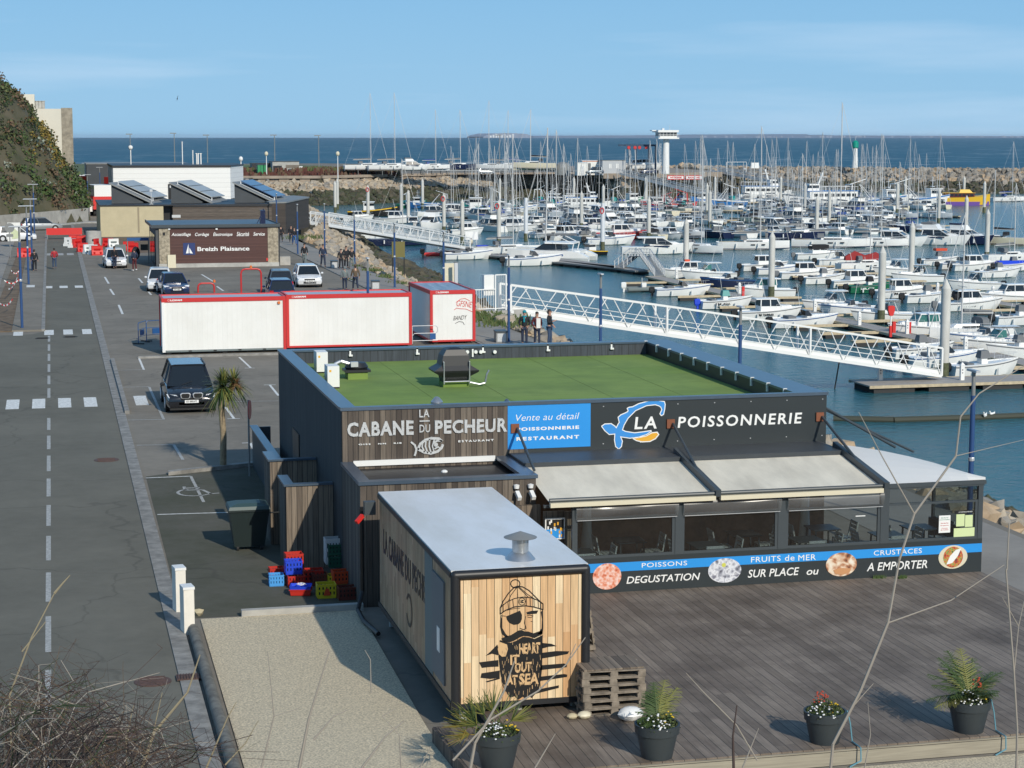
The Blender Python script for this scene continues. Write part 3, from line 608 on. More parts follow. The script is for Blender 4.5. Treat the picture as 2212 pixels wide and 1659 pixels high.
# ---------------------------------------------------------------- restaurant
RX0, RX1, RY0, RY1, RZ = 6.5, 18.72, 44.5, 57.5, 4.15
rest = thing('fish_restaurant', 'black and weathered timber restaurant with green turf roof, glazed terrace and white and blue lettering', 'restaurant', (RX0, RY0, 0))
def P(mb, name, m, parent=rest, smooth=False, **kw):
 off = V((0, 0, 0)); q = parent
 while q is not None: off += q.location; q = q.parent
 mb.v = [(v[0]-off.x, v[1]-off.y, v[2]-off.z) for v in mb.v]; o = mb.build(name, m if isinstance(m, list) else M[m], parent, smooth); tag(o, **kw); return o
def PS(mb, name, m, parent, smooth=False): return P(mb, name, m, parent, smooth)
# walls: left, front (timber + panels), right, back; each with thickness
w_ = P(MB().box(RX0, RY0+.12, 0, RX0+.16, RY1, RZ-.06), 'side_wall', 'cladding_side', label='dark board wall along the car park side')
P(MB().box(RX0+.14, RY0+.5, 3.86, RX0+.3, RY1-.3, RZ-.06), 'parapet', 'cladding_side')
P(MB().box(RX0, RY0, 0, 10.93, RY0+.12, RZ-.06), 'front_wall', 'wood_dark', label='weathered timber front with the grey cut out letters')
P(MB().box(10.93, RY0, 2.4, RX1, RY0+.12, RZ-.06), 'sign_panel', 'sign_black', label='long black sign panel with white lettering')
P(MB().box(10.93, RY0+.02, 0, RX1, RY0+.12, 2.4), 'rear_terrace_wall', 'reflection_brown')  # reddish brown puts the glass's hillside reflection into the wall colour
P(MB().box(RX1-.16, RY0+.12, 0, RX1, RY1, RZ-.06), 'side_wall', 'cladding')
P(MB().box(RX1-.75, RY0+.5, 3.7, RX1-.56, RY1-.3, RZ-.06), 'parapet', 'black_metal')
bp = P(MB().box(RX0+.16, RY1-.16, 0, RX1-.16, RY1, RZ-.06), 'rear_wall', 'cladding')
P(MB().box(RX0+.3, RY1-.34, 3.7, RX1-.75, RY1-.18, RZ-.06), 'parapet', 'cladding_in', label='grey boarded inner face of the rear parapet')
mb = MB(); z0, z1 = RZ-.06, RZ
mb.box(RX0-.03, RY0-.03, z0, RX1+.03, RY0+.16, z1+.02); mb.box(RX0-.03, RY0+.16, z0, RX0+.36, RY1+.03, z1); mb.box(RX1-.78, RY0+.16, z0, RX1+.03, RY1-.38, z1); mb.box(RX0+.36, RY1-.38, z0, RX1+.03, RY1+.03, z1-.003)
P(mb, 'coping', 'coping')
P(MB().box(RX0+.3, RY0+.12, 3.6, RX1-.75, RY1-.34, 3.74), 'turf_roof', 'turf', label='bright green artificial turf laid in strips on the flat roof')
mb = MB()
for i in range(1, 5): mb.box(RX0+.3+i*2.3+.4*(i % 2), RY0+.2, 3.741, RX0+.315+i*2.3+.4*(i % 2), RY1-.4, 3.7435)
P(mb, 'turf_seams', [mat('seam', (.12, .18, .04), 1)])
for i in range(11):
 t = RY0+.9+i*1.18; P(MB().box(RX1-.80, t, RZ-.22, RX1-.752, t+.05, RZ-.0).box(RX1-.80, t, RZ-.0, RX1-.70, t+.05, RZ+.012), 'parapet_clip', 'white_paint')
for i in range(5):
 t = RX0+2.1+i*2.05; P(MB().box(t, RY1-.38, RZ-.2, t+.05, RY1-.343, RZ-.0).box(t-.02, RY1-.43, RZ-.22, t+.09, RY1-.34, RZ-.17), 'parapet_clip', 'white_paint')
for i in range(5):
 t = RY0+1.2+i*1.3; P(MB().box(RX0+.302, t, RZ-.2, RX0+.34, t+.06, RZ-.01), 'parapet_clip', 'white_paint')
mb = MB()
for cx in (1345, 1395, 1425, 1508):
 p = ch('q', cx, 188, RY1-.36); mb.lathe([(.001, -.05), (.055, -.05), (.055, .02), (.001, .02)], 10, (p.x, RY1-.39, p.z), 'y')
p = ch('q', 1378, 195, RY1-.36); mb.box(p.x-.025, RY1-.4, p.z-.12, p.x+.025, RY1-.36, p.z+.12)
P(mb, 'floodlight_row', 'white_paint')
# lettering on the timber: grey rough letters standing 4 cm proud
Y = RY0-.04
def F(k, x, y): p = ch(k, x, y, RY0); return p.x, p.z
lt = MB()
def wr(mb, s, k, x0, y0, x1, y1, dep=.03, Yp=RY0, **kw):
 """x0,y0: lower left of the word on the photo survey, x1,y1: upper right"""
 a = ch(k, x0, y0, Yp); b = ch(k, x1, y1, Yp); write(mb, s, a.x, b.x, a.z, b.z, Yp, depth=dep, **kw)
wr(lt, 'CABANE', 'A', 122, 314, 612, 188, bold=.035, spacing=1.12, rough=.007)
wr(lt, 'PECHEUR', 'A', 772, 292, 1306, 172, bold=.035, spacing=1.1, rough=.007)
wr(lt, 'LA', 'A', 655, 168, 730, 108, bold=.02, spacing=1.15)
wr(lt, 'DU', 'A', 657, 280, 735, 220, bold=.012, spacing=1.1)
a, b = F('A', 657, 200), F('A', 732, 190); lt.box(a[0], RY0-.03, a[1], b[0], RY0, b[1]+.005)
P(lt, 'lettering', 'letter_grey', label='rough grey cut out letters reading LA CABANE DU PECHEUR')
lt = MB(); wr(lt, 'OISS   NN   RIE', 'A', 206, 374, 524, 352, bold=.03, spacing=1.35); wr(lt, 'ESTAURANT', 'A', 944, 352, 1206, 328, bold=.03, spacing=1.45)
P(lt, 'small_lettering', 'letter_white')
lt = MB()
for pts, wd in [([(597, 352), (622, 372), (633, 405), (628, 430), (622, 448)], .045), ([(645, 402), (662, 365), (700, 335), (745, 322), (800, 325), (822, 342)], .06), ([(645, 402), (690, 425), (740, 434), (790, 420), (818, 395), (828, 372)], .06), ([(822, 342), (790, 340), (760, 355)], .045), ([(680, 352), (676, 385), (692, 422)], .035), ([(705, 338), (700, 380), (716, 428)], .035), ([(732, 330), (728, 380), (742, 430)], .035), ([(765, 335), (752, 380), (765, 425)], .03), ([(812, 400), (795, 385), (770, 400)], .03)]:
 stroke(lt, 'A', pts, wd, RY0, th=.03)
e = F('A', 778, 370); lt.lathe([(.001, -.03), (.05, -.03), (.05, 0), (.001, 0)], 10, (e[0], RY0, e[1]), 'y')
P(lt, 'fish_emblem', 'letter_grey', label='grey cut out fish skeleton below the name')
# blue panel
a, b = F('A', 1311, 432), F('A', 1925, 62)
P(MB().box(a[0], RY0-.012, 3.02, b[0], RY0, RZ-.07), 'blue_panel', 'sign_blue', label='bright blue panel with white lettering')
lt = MB(); Yb = RY0-.012
wr(lt, 'Vente au détail', 'A', 1372, 196, 1842, 132, Yp=Yb, dep=.006, shear=.25, bold=-.008); wr(lt, 'POISSONNERIE', 'A', 1376, 270, 1840, 228, Yp=Yb, dep=.006, bold=.04, spacing=1.22); wr(lt, 'RESTAURANT', 'A', 1376, 342, 1840, 298, Yp=Yb, dep=.006, bold=.04, spacing=1.38)
P(lt, 'lettering', 'letter_white')
# black panel lettering + fish
lt = MB(); wr(lt, 'LA', 'B', 430, 312, 632, 195, dep=.008, bold=.02, shear=.1, spacing=1.25); wr(lt, 'POISSONNERIE', 'B', 820, 300, 1942, 160, dep=.008, bold=.018, shear=.1, spacing=1.2, tilt=0)
P(lt, 'lettering', 'letter_white', label='white lettering LA POISSONNERIE')
fish = [(140, 285), (165, 268), (220, 265), (250, 285), (268, 305), (285, 270), (298, 250), (292, 225), (288, 205), (310, 185), (350, 168), (374, 155), (378, 140), (370, 125), (385, 117), (415, 113), (470, 85), (560, 60), (650, 58), (698, 66), (704, 90), (700, 130), (690, 175), (675, 185), (665, 172), (682, 135), (672, 110), (655, 98), (620, 86), (540, 95), (440, 140), (370, 210), (335, 270), (318, 320), (350, 335), (430, 348), (500, 340), (580, 328), (540, 355), (470, 378), (390, 388), (300, 375), (318, 420), (310, 465), (290, 486), (265, 465), (255, 410), (258, 350), (205, 355), (165, 320)]
lt = MB(); stroke(lt, 'B', fish, .045, RY0, True, .004); stroke(lt, 'B', [(420, 395), (470, 390), (540, 375), (590, 345), (635, 340), (648, 360), (620, 395), (570, 420), (500, 424), (450, 412)], .035, RY0, True, .004); P(lt, 'emblem_outline', 'letter_white')
lt = MB(); tri_poly(lt, 'B', fish, RY0, .007); P(lt, 'fish_emblem', [mat('emblem_blue', (.04, .27, .68), .45)], label='blue leaping fish curved like a letter C')
lt = MB(); tri_poly(lt, 'B', [(425, 395), (470, 390), (540, 375), (590, 347), (632, 343), (644, 360), (618, 392), (570, 417), (500, 420), (450, 409)], RY0, .007); P(lt, 'emblem_belly', 'sign_orange')
mb = MB()
for k in range(7):
 for zz in (3.06, 3.98): mb.box(12.9+k*.95, RY0-.006, zz, 12.925+k*.95, RY0, zz+.02)
P(mb, 'panel_screws', 'alu')
# ledge between sign and canopies
P(MB().box(10.55, 43.02, 2.80, 18.55, RY0, 2.93), 'ledge', 'cladding')
# annex
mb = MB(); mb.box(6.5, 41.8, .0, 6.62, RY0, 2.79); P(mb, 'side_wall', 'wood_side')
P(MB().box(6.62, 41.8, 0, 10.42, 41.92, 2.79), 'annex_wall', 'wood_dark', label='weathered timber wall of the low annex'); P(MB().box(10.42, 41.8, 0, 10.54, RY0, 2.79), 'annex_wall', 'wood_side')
P(MB().box(6.7, 42.0, 2.4, 10.42, RY0, 2.68), 'annex_roof', 'black_metal')
mb = MB(); mb.box(6.46, 41.76, 2.79, 10.58, 42.02, 2.87); mb.box(6.46, 42.02, 2.79, 6.74, RY0, 2.87); mb.box(10.22, 42.02, 2.79, 10.58, RY0, 2.87); P(mb, 'coping', 'coping')
P(MB().box(6.76, RY0-.05, 2.76, 10.2, RY0-.002, 2.89), 'roof_flashing', 'white_paint', label='bright strip of flashing at the back of the annex roof')
mb = MB(); p = at(960, 1020, 2.68); mb.ell((p.x, p.y, 2.69), .08, .08, .05); p = at(838, 1010, 2.68); mb.ell((p.x, p.y, 2.69), .05, .05, .03); P(mb, 'roof_vent', 'white_paint')
# security cameras and lamp on the annex corner
for dx in (-.38, -.05):
 mb = MB(); c = (10.45+dx, 41.74, 2.62); mb.lathe([(.001, -.04), (.06, -.04), (.07, .04), (.001, .06)], 10, c); mb.bar((c[0], 41.7, 2.5), (c[0]+.02, 41.5, 2.38), .09, .09); mb.bar((c[0], 41.8, 2.45), (c[0], 41.66, 2.45), .05)
 P(mb, 'security_camera', 'white_paint')
# screen walls on the car park side
def screen(x0, y0, x1, z, name, lb):
 s = thing(name, lb, 'screen', (x0, y0, 0), group='timber screens by the kitchen door')
 P(MB().box(x0, y0, 0, x1, y0+.1, z-.05), 'panel', 'wood_grey', s); P(MB().box(x0-.01, y0+.1, 0, x0+.1, y0+1.3, z-.05), 'panel', 'wood_side', s)
 P(MB().box(x0-.05, y0-.04, z-.05, x1, y0+.16, z).box(x0-.05, y0+.16, z-.05, x0+.2, y0+1.35, z-.002), 'coping', 'coping', s)
screen(5.33, 46, 6.48, 2.12, 'timber_screen', 'weathered timber screen behind the coloured crates'); screen(5.28, 49, 6.48, 2.24, 'timber_screen', 'timber screen behind the nearer one, beside the black bin')
mb = MB(); mb.box(6.02, 51.5, 0, 6.12, 61, 1.3).box(6.12, 60.9, 0, 6.6, 61, 1.3); s = P(mb, 'low_wall', 'cladding', None, label='low black enclosure wall along the side of the restaurant', cat='wall')
P(MB().box(5.95, 51.4, 1.3, 6.2, 61.1, 1.34), 'coping', 'coping', s)
P(MB().box(6.47, 52.6, .1, 6.51, 54.0, 2.3), 'door', 'black', rest)
# ---- terrace: front wall along y = 40.7
TY = 40.7; TX0, TX1 = 10.75, 21.12
P(MB().box(TX0-.25, 40.9, .3, TX1-.08, 44.4, .34), 'terrace_floor', 'decking')
P(MB().box(TX0-.4, TY, .3, TX1, TY+.08, 1.10), 'terrace_parapet', 'sign_black', label='black lower terrace panel with blue stripe and menu words')
P(MB().box(TX1-.08, TY+.08, .3, TX1, 43.4, 1.10), 'terrace_parapet', 'sign_black')
a = ch('T', 1000, 780, TY); b = ch('T', 1000, 872, TY)
P(MB().box(TX0-.1, TY-.006, b.z, TX1, TY, a.z), 'blue_stripe', 'sign_blue')
def word(s, u0, u1, v0, v1, **kw):
 a = hat(u0, v0, TY); b = hat(u1, v1, TY); lt = MB(); write(lt, s, a.x, b.x, a.z, b.z, TY, depth=.012, **kw); P(lt, 'menu_word', 'letter_white')
for a in [('POISSONS', 1386, 1484, 1226, 1211), ('FRUITS', 1622, 1686, 1215, 1200), ('de', 1695, 1716, 1211.5, 1198), ('MER', 1724, 1762, 1211, 1197), ('CRUSTACES', 1887, 1991, 1200, 1184)]: word(*a, spacing=1.08)
for a in [('DEGUSTATION', 1353, 1512, 1261, 1237), ('SUR PLACE', 1615, 1726, 1248, 1225), ('ou', 1742, 1768, 1242, 1230), ('A EMPORTER', 1872, 2003, 1234, 1209)]: word(*a, shear=.2, bold=.008)
def oval(u, v, rx, ry, m, name):
 p = hat(u, v, TY); o = P(MB().lathe([(.001, -.016), (1, -.016), (1, -.001), (.001, -.001)], 32, (0, 0, 0), 'y'), name, m, None)
 o.scale = (rx, 1, ry); o.location = (p.x-rest.location.x, TY-rest.location.y, p.z); o.parent = rest; return o
oval(1311, 1245, .335, .30, 'photo_prawn', 'food_picture'); oval(1565, 1232, .40, .285, 'photo_oyster', 'food_picture'); oval(1817, 1219, .385, .28, 'photo_crab', 'food_picture'); oval(2058, 1203, .37, .28, 'cream', 'food_picture')
p = hat(2058, 1203, TY); lt = MB(); lt.lathe([(.001, -.022), (.25, -.022), (.25, -.017), (.001, -.017)], 26, (p.x, TY, p.z), 'y'); P(lt, 'picture_bowl', 'photo_salad')
lt = MB(); lt.prismy([(p.x-.17, p.z-.17), (p.x-.02, p.z-.14), (p.x+.12, p.z+.03), (p.x+.2, p.z+.2), (p.x+.06, p.z+.17), (p.x-.08, p.z+.03)], TY-.027, TY-.023); P(lt, 'picture_fish', 'letter_white')
p = hat(1817, 1226, TY); lt = MB(); lt.prismy([(p.x-.2, p.z-.05), (p.x-.05, p.z-.0), (p.x+.24, p.z-.03), (p.x+.2, p.z-.12), (p.x+.02, p.z-.17), (p.x-.16, p.z-.13)], TY-.027, TY-.017); P(lt, 'picture_claw', [mat('claw', (.55, .27, .12), .5)])
p = hat(1563, 1222, TY); lt = MB(); lt.lathe([(.001, -.02), (.05, -.02), (.05, -.0165), (.001, -.0165)], 12, (p.x, TY, p.z+.02), 'y'); P(lt, 'picture_lemon', [mat('lemon', (.6, .6, .1), .5)])
# posts and windows
def px(k, x): return ch(k, x, 600, TY).x
posts = [(px('T', 128), px('T', 182)), (px('T', 1195), px('T', 1290)), (px('V', 42), px('V', 132)), (px('V', 945), px('V', 1020)), (TX1-.12, TX1)]
for a, b in posts: P(MB().box(a, TY+.005, 1.10, b, TY+.1, 2.42), 'post', 'dark_metal')
for i in range(4):
 x0, x1 = posts[i][1], posts[i+1][0]
 f = P(MB().box(x0, TY+.015, 1.10, x1, TY+.075, 1.16).box(x0, TY+.015, 1.98, x1, TY+.075, 2.03).box(x1-.07, TY+.02, 1.16, x1, TY+.07, 1.98), 'window', 'dark_metal')
 PS(MB().box(x0, TY+.035, 1.16, x1-.07, TY+.045, 1.98), 'pane', 'pane', f)
 if i < 3:
  mb = MB(); n = 44
  for j in range(n):
   xa, xb = x0-.05+(x1-x0+.1)*j/n, x0-.05+(x1-x0+.1)*(j+1)/n
   prof_ = lambda x: [(TY-.02-.075*math.sin(math.pi*(k/10)**.8)*(1+.25*math.sin(x*1.1+i))-.006*math.sin(x*4+k*.5), 2.36-k*.036-.012*math.sin(x*2.2+k*.2)) for k in range(11)]
   A_, B_ = prof_(xa), prof_(xb)
   for k in range(10): mb.add([(xa, A_[k][0], A_[k][1]), (xb, B_[k][0], B_[k][1]), (xb, B_[k+1][0], B_[k+1][1]), (xa, A_[k+1][0], A_[k+1][1])], [(3, 2, 1, 0)])
  P(mb, 'rolled_vinyl_blind', 'vinyl', smooth='all')
  P(MB().box(x0-.02, TY-.07, 1.985, x1+.02, TY-.055, 1.998), 'blind_hem', 'alu')
 else: P(MB().box(x0, TY+.035, 2.03, x1, TY+.045, 2.36), 'upper_pane', 'pane')
P(MB().box(posts[3][1], TY, 2.36, TX1+.02, TY+.1, 2.47), 'beam', 'dark_metal'); P(MB().box(TX0-.3, TY+.02, 2.3, posts[3][1], TY+.1, 2.36), 'beam', 'dark_metal')
sg = P(MB().box(TX1-.06, TY+.1, 1.1, TX1-.02, 43.3, 1.16).box(TX1-.06, 43.2, 1.16, TX1, 43.3, 2.34).box(TX1-.06, TY+.1, 2.34, TX1, 43.3, 2.42), 'side_window', 'dark_metal'); PS(MB().box(TX1-.045, TY+.1, 1.16, TX1-.035, 43.2, 2.34), 'pane', 'pane', sg)
# notices in the last window
def paper(k, x0, y0, x1, y1, m, lines=0):
 a, b = ch(k, x0, y1, TY+.03), ch(k, x1, y0, TY+.03); return (a.x, a.z, b.x, b.z)
for i, (x0, y0, x1, y1, m, lab) in enumerate([(1458, 428, 1563, 585, 'letter_white', 'white recruitment notice with red lines'), (1612, 418, 1688, 528, 'paper_green', 'framed green notice'), (1690, 425, 1760, 532, 'paper_green', None), (1590, 535, 1785, 645, 'paper_green', 'pale green menu sheets'), (1600, 382, 1790, 416, 'black', 'black header board')]):
 x, z, X, Z = paper('V', x0, y0, x1, y1, m); P(MB().box(x, TY+.02+.001*i, z, X, TY+.03, Z), 'notice', m, label=lab)
lt = MB(); wr(lt, 'RECRUTE', 'V', 1480, 458, 1545, 446, Yp=TY+.019, dep=.003, bold=.01); wr(lt, 'SAISONNIERS', 'V', 1466, 474, 1556, 463, Yp=TY+.019, dep=.003, bold=.01); P(lt, 'notice_lettering', [mat('ink_green', (.1, .3, .2), .7)])
lt = MB(); wr(lt, 'Serveur/se', 'V', 1478, 504, 1545, 492, Yp=TY+.019, dep=.003, bold=.01); wr(lt, 'Plongeur/se', 'V', 1476, 526, 1547, 514, Yp=TY+.019, dep=.003, bold=.01); wr(lt, 'Commis', 'V', 1485, 548, 1540, 538, Yp=TY+.019, dep=.003, bold=.01); wr(lt, 'de Cuisine', 'V', 1478, 563, 1545, 552, Yp=TY+.019, dep=.003, bold=.01); P(lt, 'notice_lettering', 'red_paint')
lt = MB(); wr(lt, 'LA CABANE DU PECHEUR', 'V', 1636, 406, 1758, 391, Yp=TY+.022, dep=.003, bold=.01); P(lt, 'notice_lettering', 'letter_white')
P(MB().box(*[ (lambda a: a.x)(ch('V', 715, 436, TY)), TY-.08, ch('V', 715, 436, TY).z, ch('V', 800, 424, TY).x, TY-.06, ch('V', 800, 424, TY).z]), 'light_tube', 'white_paint')
# canopies
mat('rust_plate', (.22, .07, .03), .6)
def canopy(x0, x1, name):
 mb = MB(); n = 14
 for j in range(n):
  for k in range(6):
   f = lambda j, k: (x0+(x1-x0)*j/n, 40.62+(43.02-40.62)*k/6, 2.44+.38*k/6-.02*math.sin(math.pi*k/6)*abs(math.sin(j*.9)))
   mb.add([f(j, k), f(j+1, k), f(j+1, k+1), f(j, k+1)], [(0, 1, 2, 3)])
 c_ = P(mb, 'canopy', 'canvas_cream', smooth='all', label=name)
 PS(MB().box(x0, 40.5, 2.34, x1, 40.62, 2.44), 'valance', 'cream', c_); PS(MB().cyl((x0, 40.6, 2.49), (x1, 40.6, 2.49), .045), 'roller_tube', 'dark_metal', c_)
bx = [at(1468, 992, 2.85).x+.05, at(1795, 965, 2.88).x-.02]
canopy(TX0-.2, bx[0]-.06, 'cream canvas canopy, stained, over the left terrace bay'); canopy(bx[0]+.06, bx[1]-.08, 'cream canvas canopy over the right terrace bay')
for x in bx: P(MB().bar((x, 43.6, 2.98), (x, 40.5, 2.5), .12, .16), 'canopy_beam', 'dark_metal')
mb = MB(); x0 = bx[1]+.08
pA, pB, pC = V((x0, 43.9, 2.95)), V((20.3, 43.0, 2.84)), V((TX1+.05, 40.72, 2.5))
bk = [pA.lerp(pB, i/6)*(1-i/6)+pB.lerp(pC, i/6)*(i/6) for i in range(7)]; fr = [V((x0+(TX1+.05-x0)*i/6, 40.72, 2.5)) for i in range(7)]
for i in range(6):
 for j in range(5): q4 = lambda a, b: fr[a].lerp(bk[a], b/5)+V((0, 0, .06*math.sin(math.pi*b/5))); mb.add([q4(i, j), q4(i+1, j), q4(i+1, j+1), q4(i, j+1)], [(0, 1, 2, 3)])
for i in range(6): mb.add([bk[i]+V((0, .02, -.12)), bk[i+1]+V((0, .02, -.12)), bk[i+1], bk[i]], [(3, 2, 1, 0)]); P(mb, 'canopy', 'canvas_white', smooth='all', label='plain white corner canopy sloping to the water side')
P(MB().box(x0, 40.68, 2.40, TX1+.06, 40.76, 2.49), 'beam', 'dark_metal')
for u, v, u1, v1, yy, zz in [(1112, 925, 1128, 1003, 42.2, 2.9), (1448, 915, 1490, 1020, 41.9, 2.75), (1770, 900, 1828, 1000, 42.2, 2.8)]:
 a = hat(u, v, RY0); x = [10.6, bx[0], bx[1]][[1112, 1448, 1770].index(u)]
 s_ = P(MB().cyl((a.x+.05, RY0-.06, a.z), (x, yy, zz), .035, n=8), 'strut', 'dark_metal'); PS(MB().box(a.x-.1, RY0-.05, a.z-.11, a.x+.1, RY0, a.z+.11), 'bracket', 'rust_plate', s_)
mb = MB(); mb.cyl((RX1+.02, RY0+.2, 3.75), (20.2, 43.6, 2.85), .035, n=8); mb.cyl((RX1+.02, RY0+.2, 3.7), (20.6, 43.4, 2.75), .03, n=8); P(mb, 'strut', 'dark_metal')
P(MB().box(10.0, 41.6, .3, 10.6, 41.72, 2.2).box(9.3, 41.70, .3, 10.0, 41.78, 2.3), 'annex_door', 'wood_grey')
# poster by the door
p0, p1 = hat(1177, 1166, 41.2), hat(1220, 1118, 41.2)
po = P(MB().box(p0.x, 41.18, p0.z, p1.x, 41.2, p1.z), 'poster', 'white_paint', None, label='bright framed ice cream poster beside the terrace door', cat='poster')
P(MB().box(p0.x+.03, 41.172, (p0.z+p1.z)/2, p1.x-.03, 41.18, p1.z-.03), 'poster_picture', 'black', po); P(MB().box(p0.x+.03, 41.172, p0.z+.03, p1.x-.03, 41.18, (p0.z+p1.z)/2-.005), 'poster_picture', 'sign_blue', po)
q = random.Random(1); mb = MB(); mb2 = MB();
for i in range(16): (mb if i % 2 else mb2).box(*(lambda x, z: (x, 41.166, z, x+.035, 41.171, z+.07))(p0.x+.04+q.random()*(p1.x-p0.x-.1), p0.z+.04+q.random()*(p1.z-p0.z-.12)))
P(mb, 'poster_print', 'sign_orange', po); P(mb2, 'poster_print', 'letter_white', po)
P(MB().box(p1.x+.02, 41.2, .3, p1.x+.16, 41.3, 2.1), 'door_post', 'wood_grey'); P(MB().box(10.6, 41.3, .3, p1.x+.02, 41.38, 2.1), 'door_panel', 'wood_grey')
# ---- terrace furniture (seen through the glass)
def chair(m='letter_grey'):
 t = thing('metal_chair', 'pale slatted metal chair behind the terrace glass', 'chair', group='metal terrace chairs')
 mb = MB();
 for i in range(4): mb.box(-.21, -.2+i*.11, .44, .21, -.11+i*.11, .46)
 mb.build('seat', M[m], t)
 mb = MB(); mb.bar((-.21, .22, .44), (-.2, .3, .86), .03); mb.bar((.21, .22, .44), (.2, .3, .86), .03)
 for i in range(3): mb.box(-.2, .245+i*.02, .58+i*.1, .2, .26+i*.02, .66+i*.1)
 mb.build('backrest', M[m], t)
 for a in (-1, 1):
  for b in (-1, 1): MB().bar((a*.19, b*.18, .45), (a*.22, b*.23, 0), .028).build('leg', M[m], t)
 return t
ch0 = chair(); first = True
def put_chair(x, y, rz, lb):
 global first
 if first: ch0.location = (x, y, .34); ch0.rotation_euler = (0, 0, rz); ch0['label'] = lb; first = False
 else: dup(ch0, (x, y, .34), rz, lb)
def table(x, y, lb, first_=[None]):
 if first_[0] is None:
  t = thing('terrace_table', lb, 'table', (x, y, .34), group='terrace tables'); MB().box(-.35, -.35, .71, .35, .35, .735).build('tabletop', M['dark_metal'], t)
  for a in (-1, 1):
   for b in (-1, 1): MB().bar((a*.28, b*.28, .71), (a*.3, b*.3, 0), .035).build('leg', M['dark_metal'], t)
  first_[0] = t; return t
 return dup(first_[0], (x, y, .34), 0, lb)
bays = ['first', 'second', 'third', 'fourth']
tb = [(11.5, 41.6), (13.0, 42.6), (14.6, 41.7), (15.9, 42.7), (17.1, 41.7), (18.0, 42.9), (19.2, 41.8), (20.3, 42.4)]
for i, (x, y) in enumerate(tb):
 bay = bays[min(3, i//2)]; nf = 'nearer the glass' if y < 42 else 'set back from the glass'
 table(x, y, f'dark square table in the {bay} terrace bay from the left, {nf}')
 put_chair(x-.55, y, R(90), f'metal chair left of the table {nf} in the {bay} bay'); put_chair(x+.55, y, R(-90), f'metal chair right of the table {nf} in the {bay} bay')
 if y < 42: put_chair(x-.05, y-.52, R(180), f'metal chair with its back to the glass in the {bay} bay')
for i, x in enumerate((12.2, 17.75)):
 lp = P(MB().lathe([(.001, 0), (.16, 0), (.2, .3), (.16, .32), (.11, .9), (.1, 1.5), (.12, 1.9), (.001, 1.9)], 14, (x, 43.4, .34)), 'patio_heater', 'white_paint', None, True, label=['white column lamp behind the first terrace window', 'white column lamp behind the third terrace window'][i], cat='lamp', group='white columns on the terrace')
# ---- things on the roof
def boxfan(x, y, lb):
 t = thing('air_conditioner', lb, 'air conditioner', (x, y, 3.74), R(0), 'white air conditioners on the turf roof'); t.scale = (.95, .8, .9)
 MB().box(-.17, -.38, .05, .17, .38, .68).build('casing', M['white_paint'], t); MB().box(.171, -.25, .15, .18, .22, .55).lathe([(.2, .181), (.17, .185), (.001, .182)], 14, (0, -.02, .36), 'x').build('fan_grille', M['alu'], t); MB().box(-.12, -.382, .5, -.06, -.38, .57).build('sticker', M['sign_orange'], t)
 for b in (-.3, .3): MB().box(-.17, b-.03, 0, .17, b+.03, .05).build('foot', M['rubber'], t)
p = at(723, 838, 3.74); boxfan(p.x-.05, p.y+.15, 'white air conditioner, the nearer one by the left parapet'); p = at(706, 808, 3.74); boxfan(p.x-.1, p.y+.5, 'white air conditioner, the farther one by the left parapet')
p = at(770, 817, 3.74); t = thing('roof_fan', 'small black roof fan with a grey pipe on a turf covered plinth', 'roof fan', (p.x, p.y, 3.74))
MB().box(-.28, -.28, 0, .28, .28, .2).build('plinth', M['turf'], t); MB().box(-.36, -.33, .2, .36, .33, .27).lathe([(.3, .27), (.34, .33), (.26, .45), (.001, .48)], 14).build('cowl', M['black_metal'], t, True); MB().path([V((-.2, -.1, .42)), V((-.45, -.1, .5)), V((-.62, -.1, .42)), V((-.68, -.1, .2)), V((-.66, -.1, .02))], .06, 8).build('pipe', M['steel'], t, True); MB().box(-.2, -.345, .36, 0, -.2, .5).build('junction_box', M['alu'], t)
p = at(985, 836, 3.74); t = thing('extractor_hood', 'big black kitchen extractor with a domed cowl and steel frame on the turf roof', 'roof extractor', (p.x, p.y+.3, 3.74))
MB().box(-.42, -.36, 0, .42, .36, .16).build('plinth', M['turf'], t)
MB().loft([[V((sx*a, sy*b, z)) for sx, sy in ((-1, -1), (1, -1), (1, 1), (-1, 1))] for a, b, z in ((.40, .34, .16), (.44, .38, .34), (.72, .5, .5), (.74, .52, .56), (.48, .42, .72), (.42, .38, 1.05), (.3, .3, 1.24), (.12, .14, 1.3))]).build('cowl', M['black_metal'], t)
MB().box(-.35, -.43, .42, .35, -.385, .7).build('louvre', M['dark_metal'], t)
mb = MB()
for sx in (-.42, .42): mb.cyl((sx, -.5, .12), (sx, -.5, .86), .025, n=6)
t.scale = (.84, .85, .82); mb.cyl((-.42, -.5, .2), (.42, -.5, .2), .025, n=6); mb.cyl((-.42, -.5, .86), (-.42, -.2, .86), .02, n=6); mb.cyl((.42, -.5, .86), (.42, -.2, .86), .02, n=6); mb.build('frame', M['steel'], t)
MB().path([V((.42, -.45, .16)), V((.75, -.45, .08)), V((.95, -.45, .12)), V((1.0, -.45, .4)), V((1.08, -.45, .55))], .035, 8).build('pipe', M['steel'], t, True)
for u, v, r, h, lb in [(911, 870, .11, .32, 'short galvanised flue with a conical cap behind the name sign'), (1061, 868, .07, .26, 'small grey vent pipe with a dark cap behind the sign')]:
 p = at(u, v, 3.9); t = thing('roof_flue', lb, 'flue', (p.x, RY0+.35, 3.74), group='flues behind the sign'); MB().lathe([(.001, 0), (r*.75, 0), (r*.75, h*1.1), (.001, h*1.1)], 14).build('pipe', M['steel'], t, True); MB().lathe([(r*.8, h*1.1), (r*1.35, h*1.12), (r*1.35, h*1.4), (r*.5, h*1.75), (.001, h*1.8)], 14).build('cap', M['steel'] if r > .1 else M['coping'], t, True)
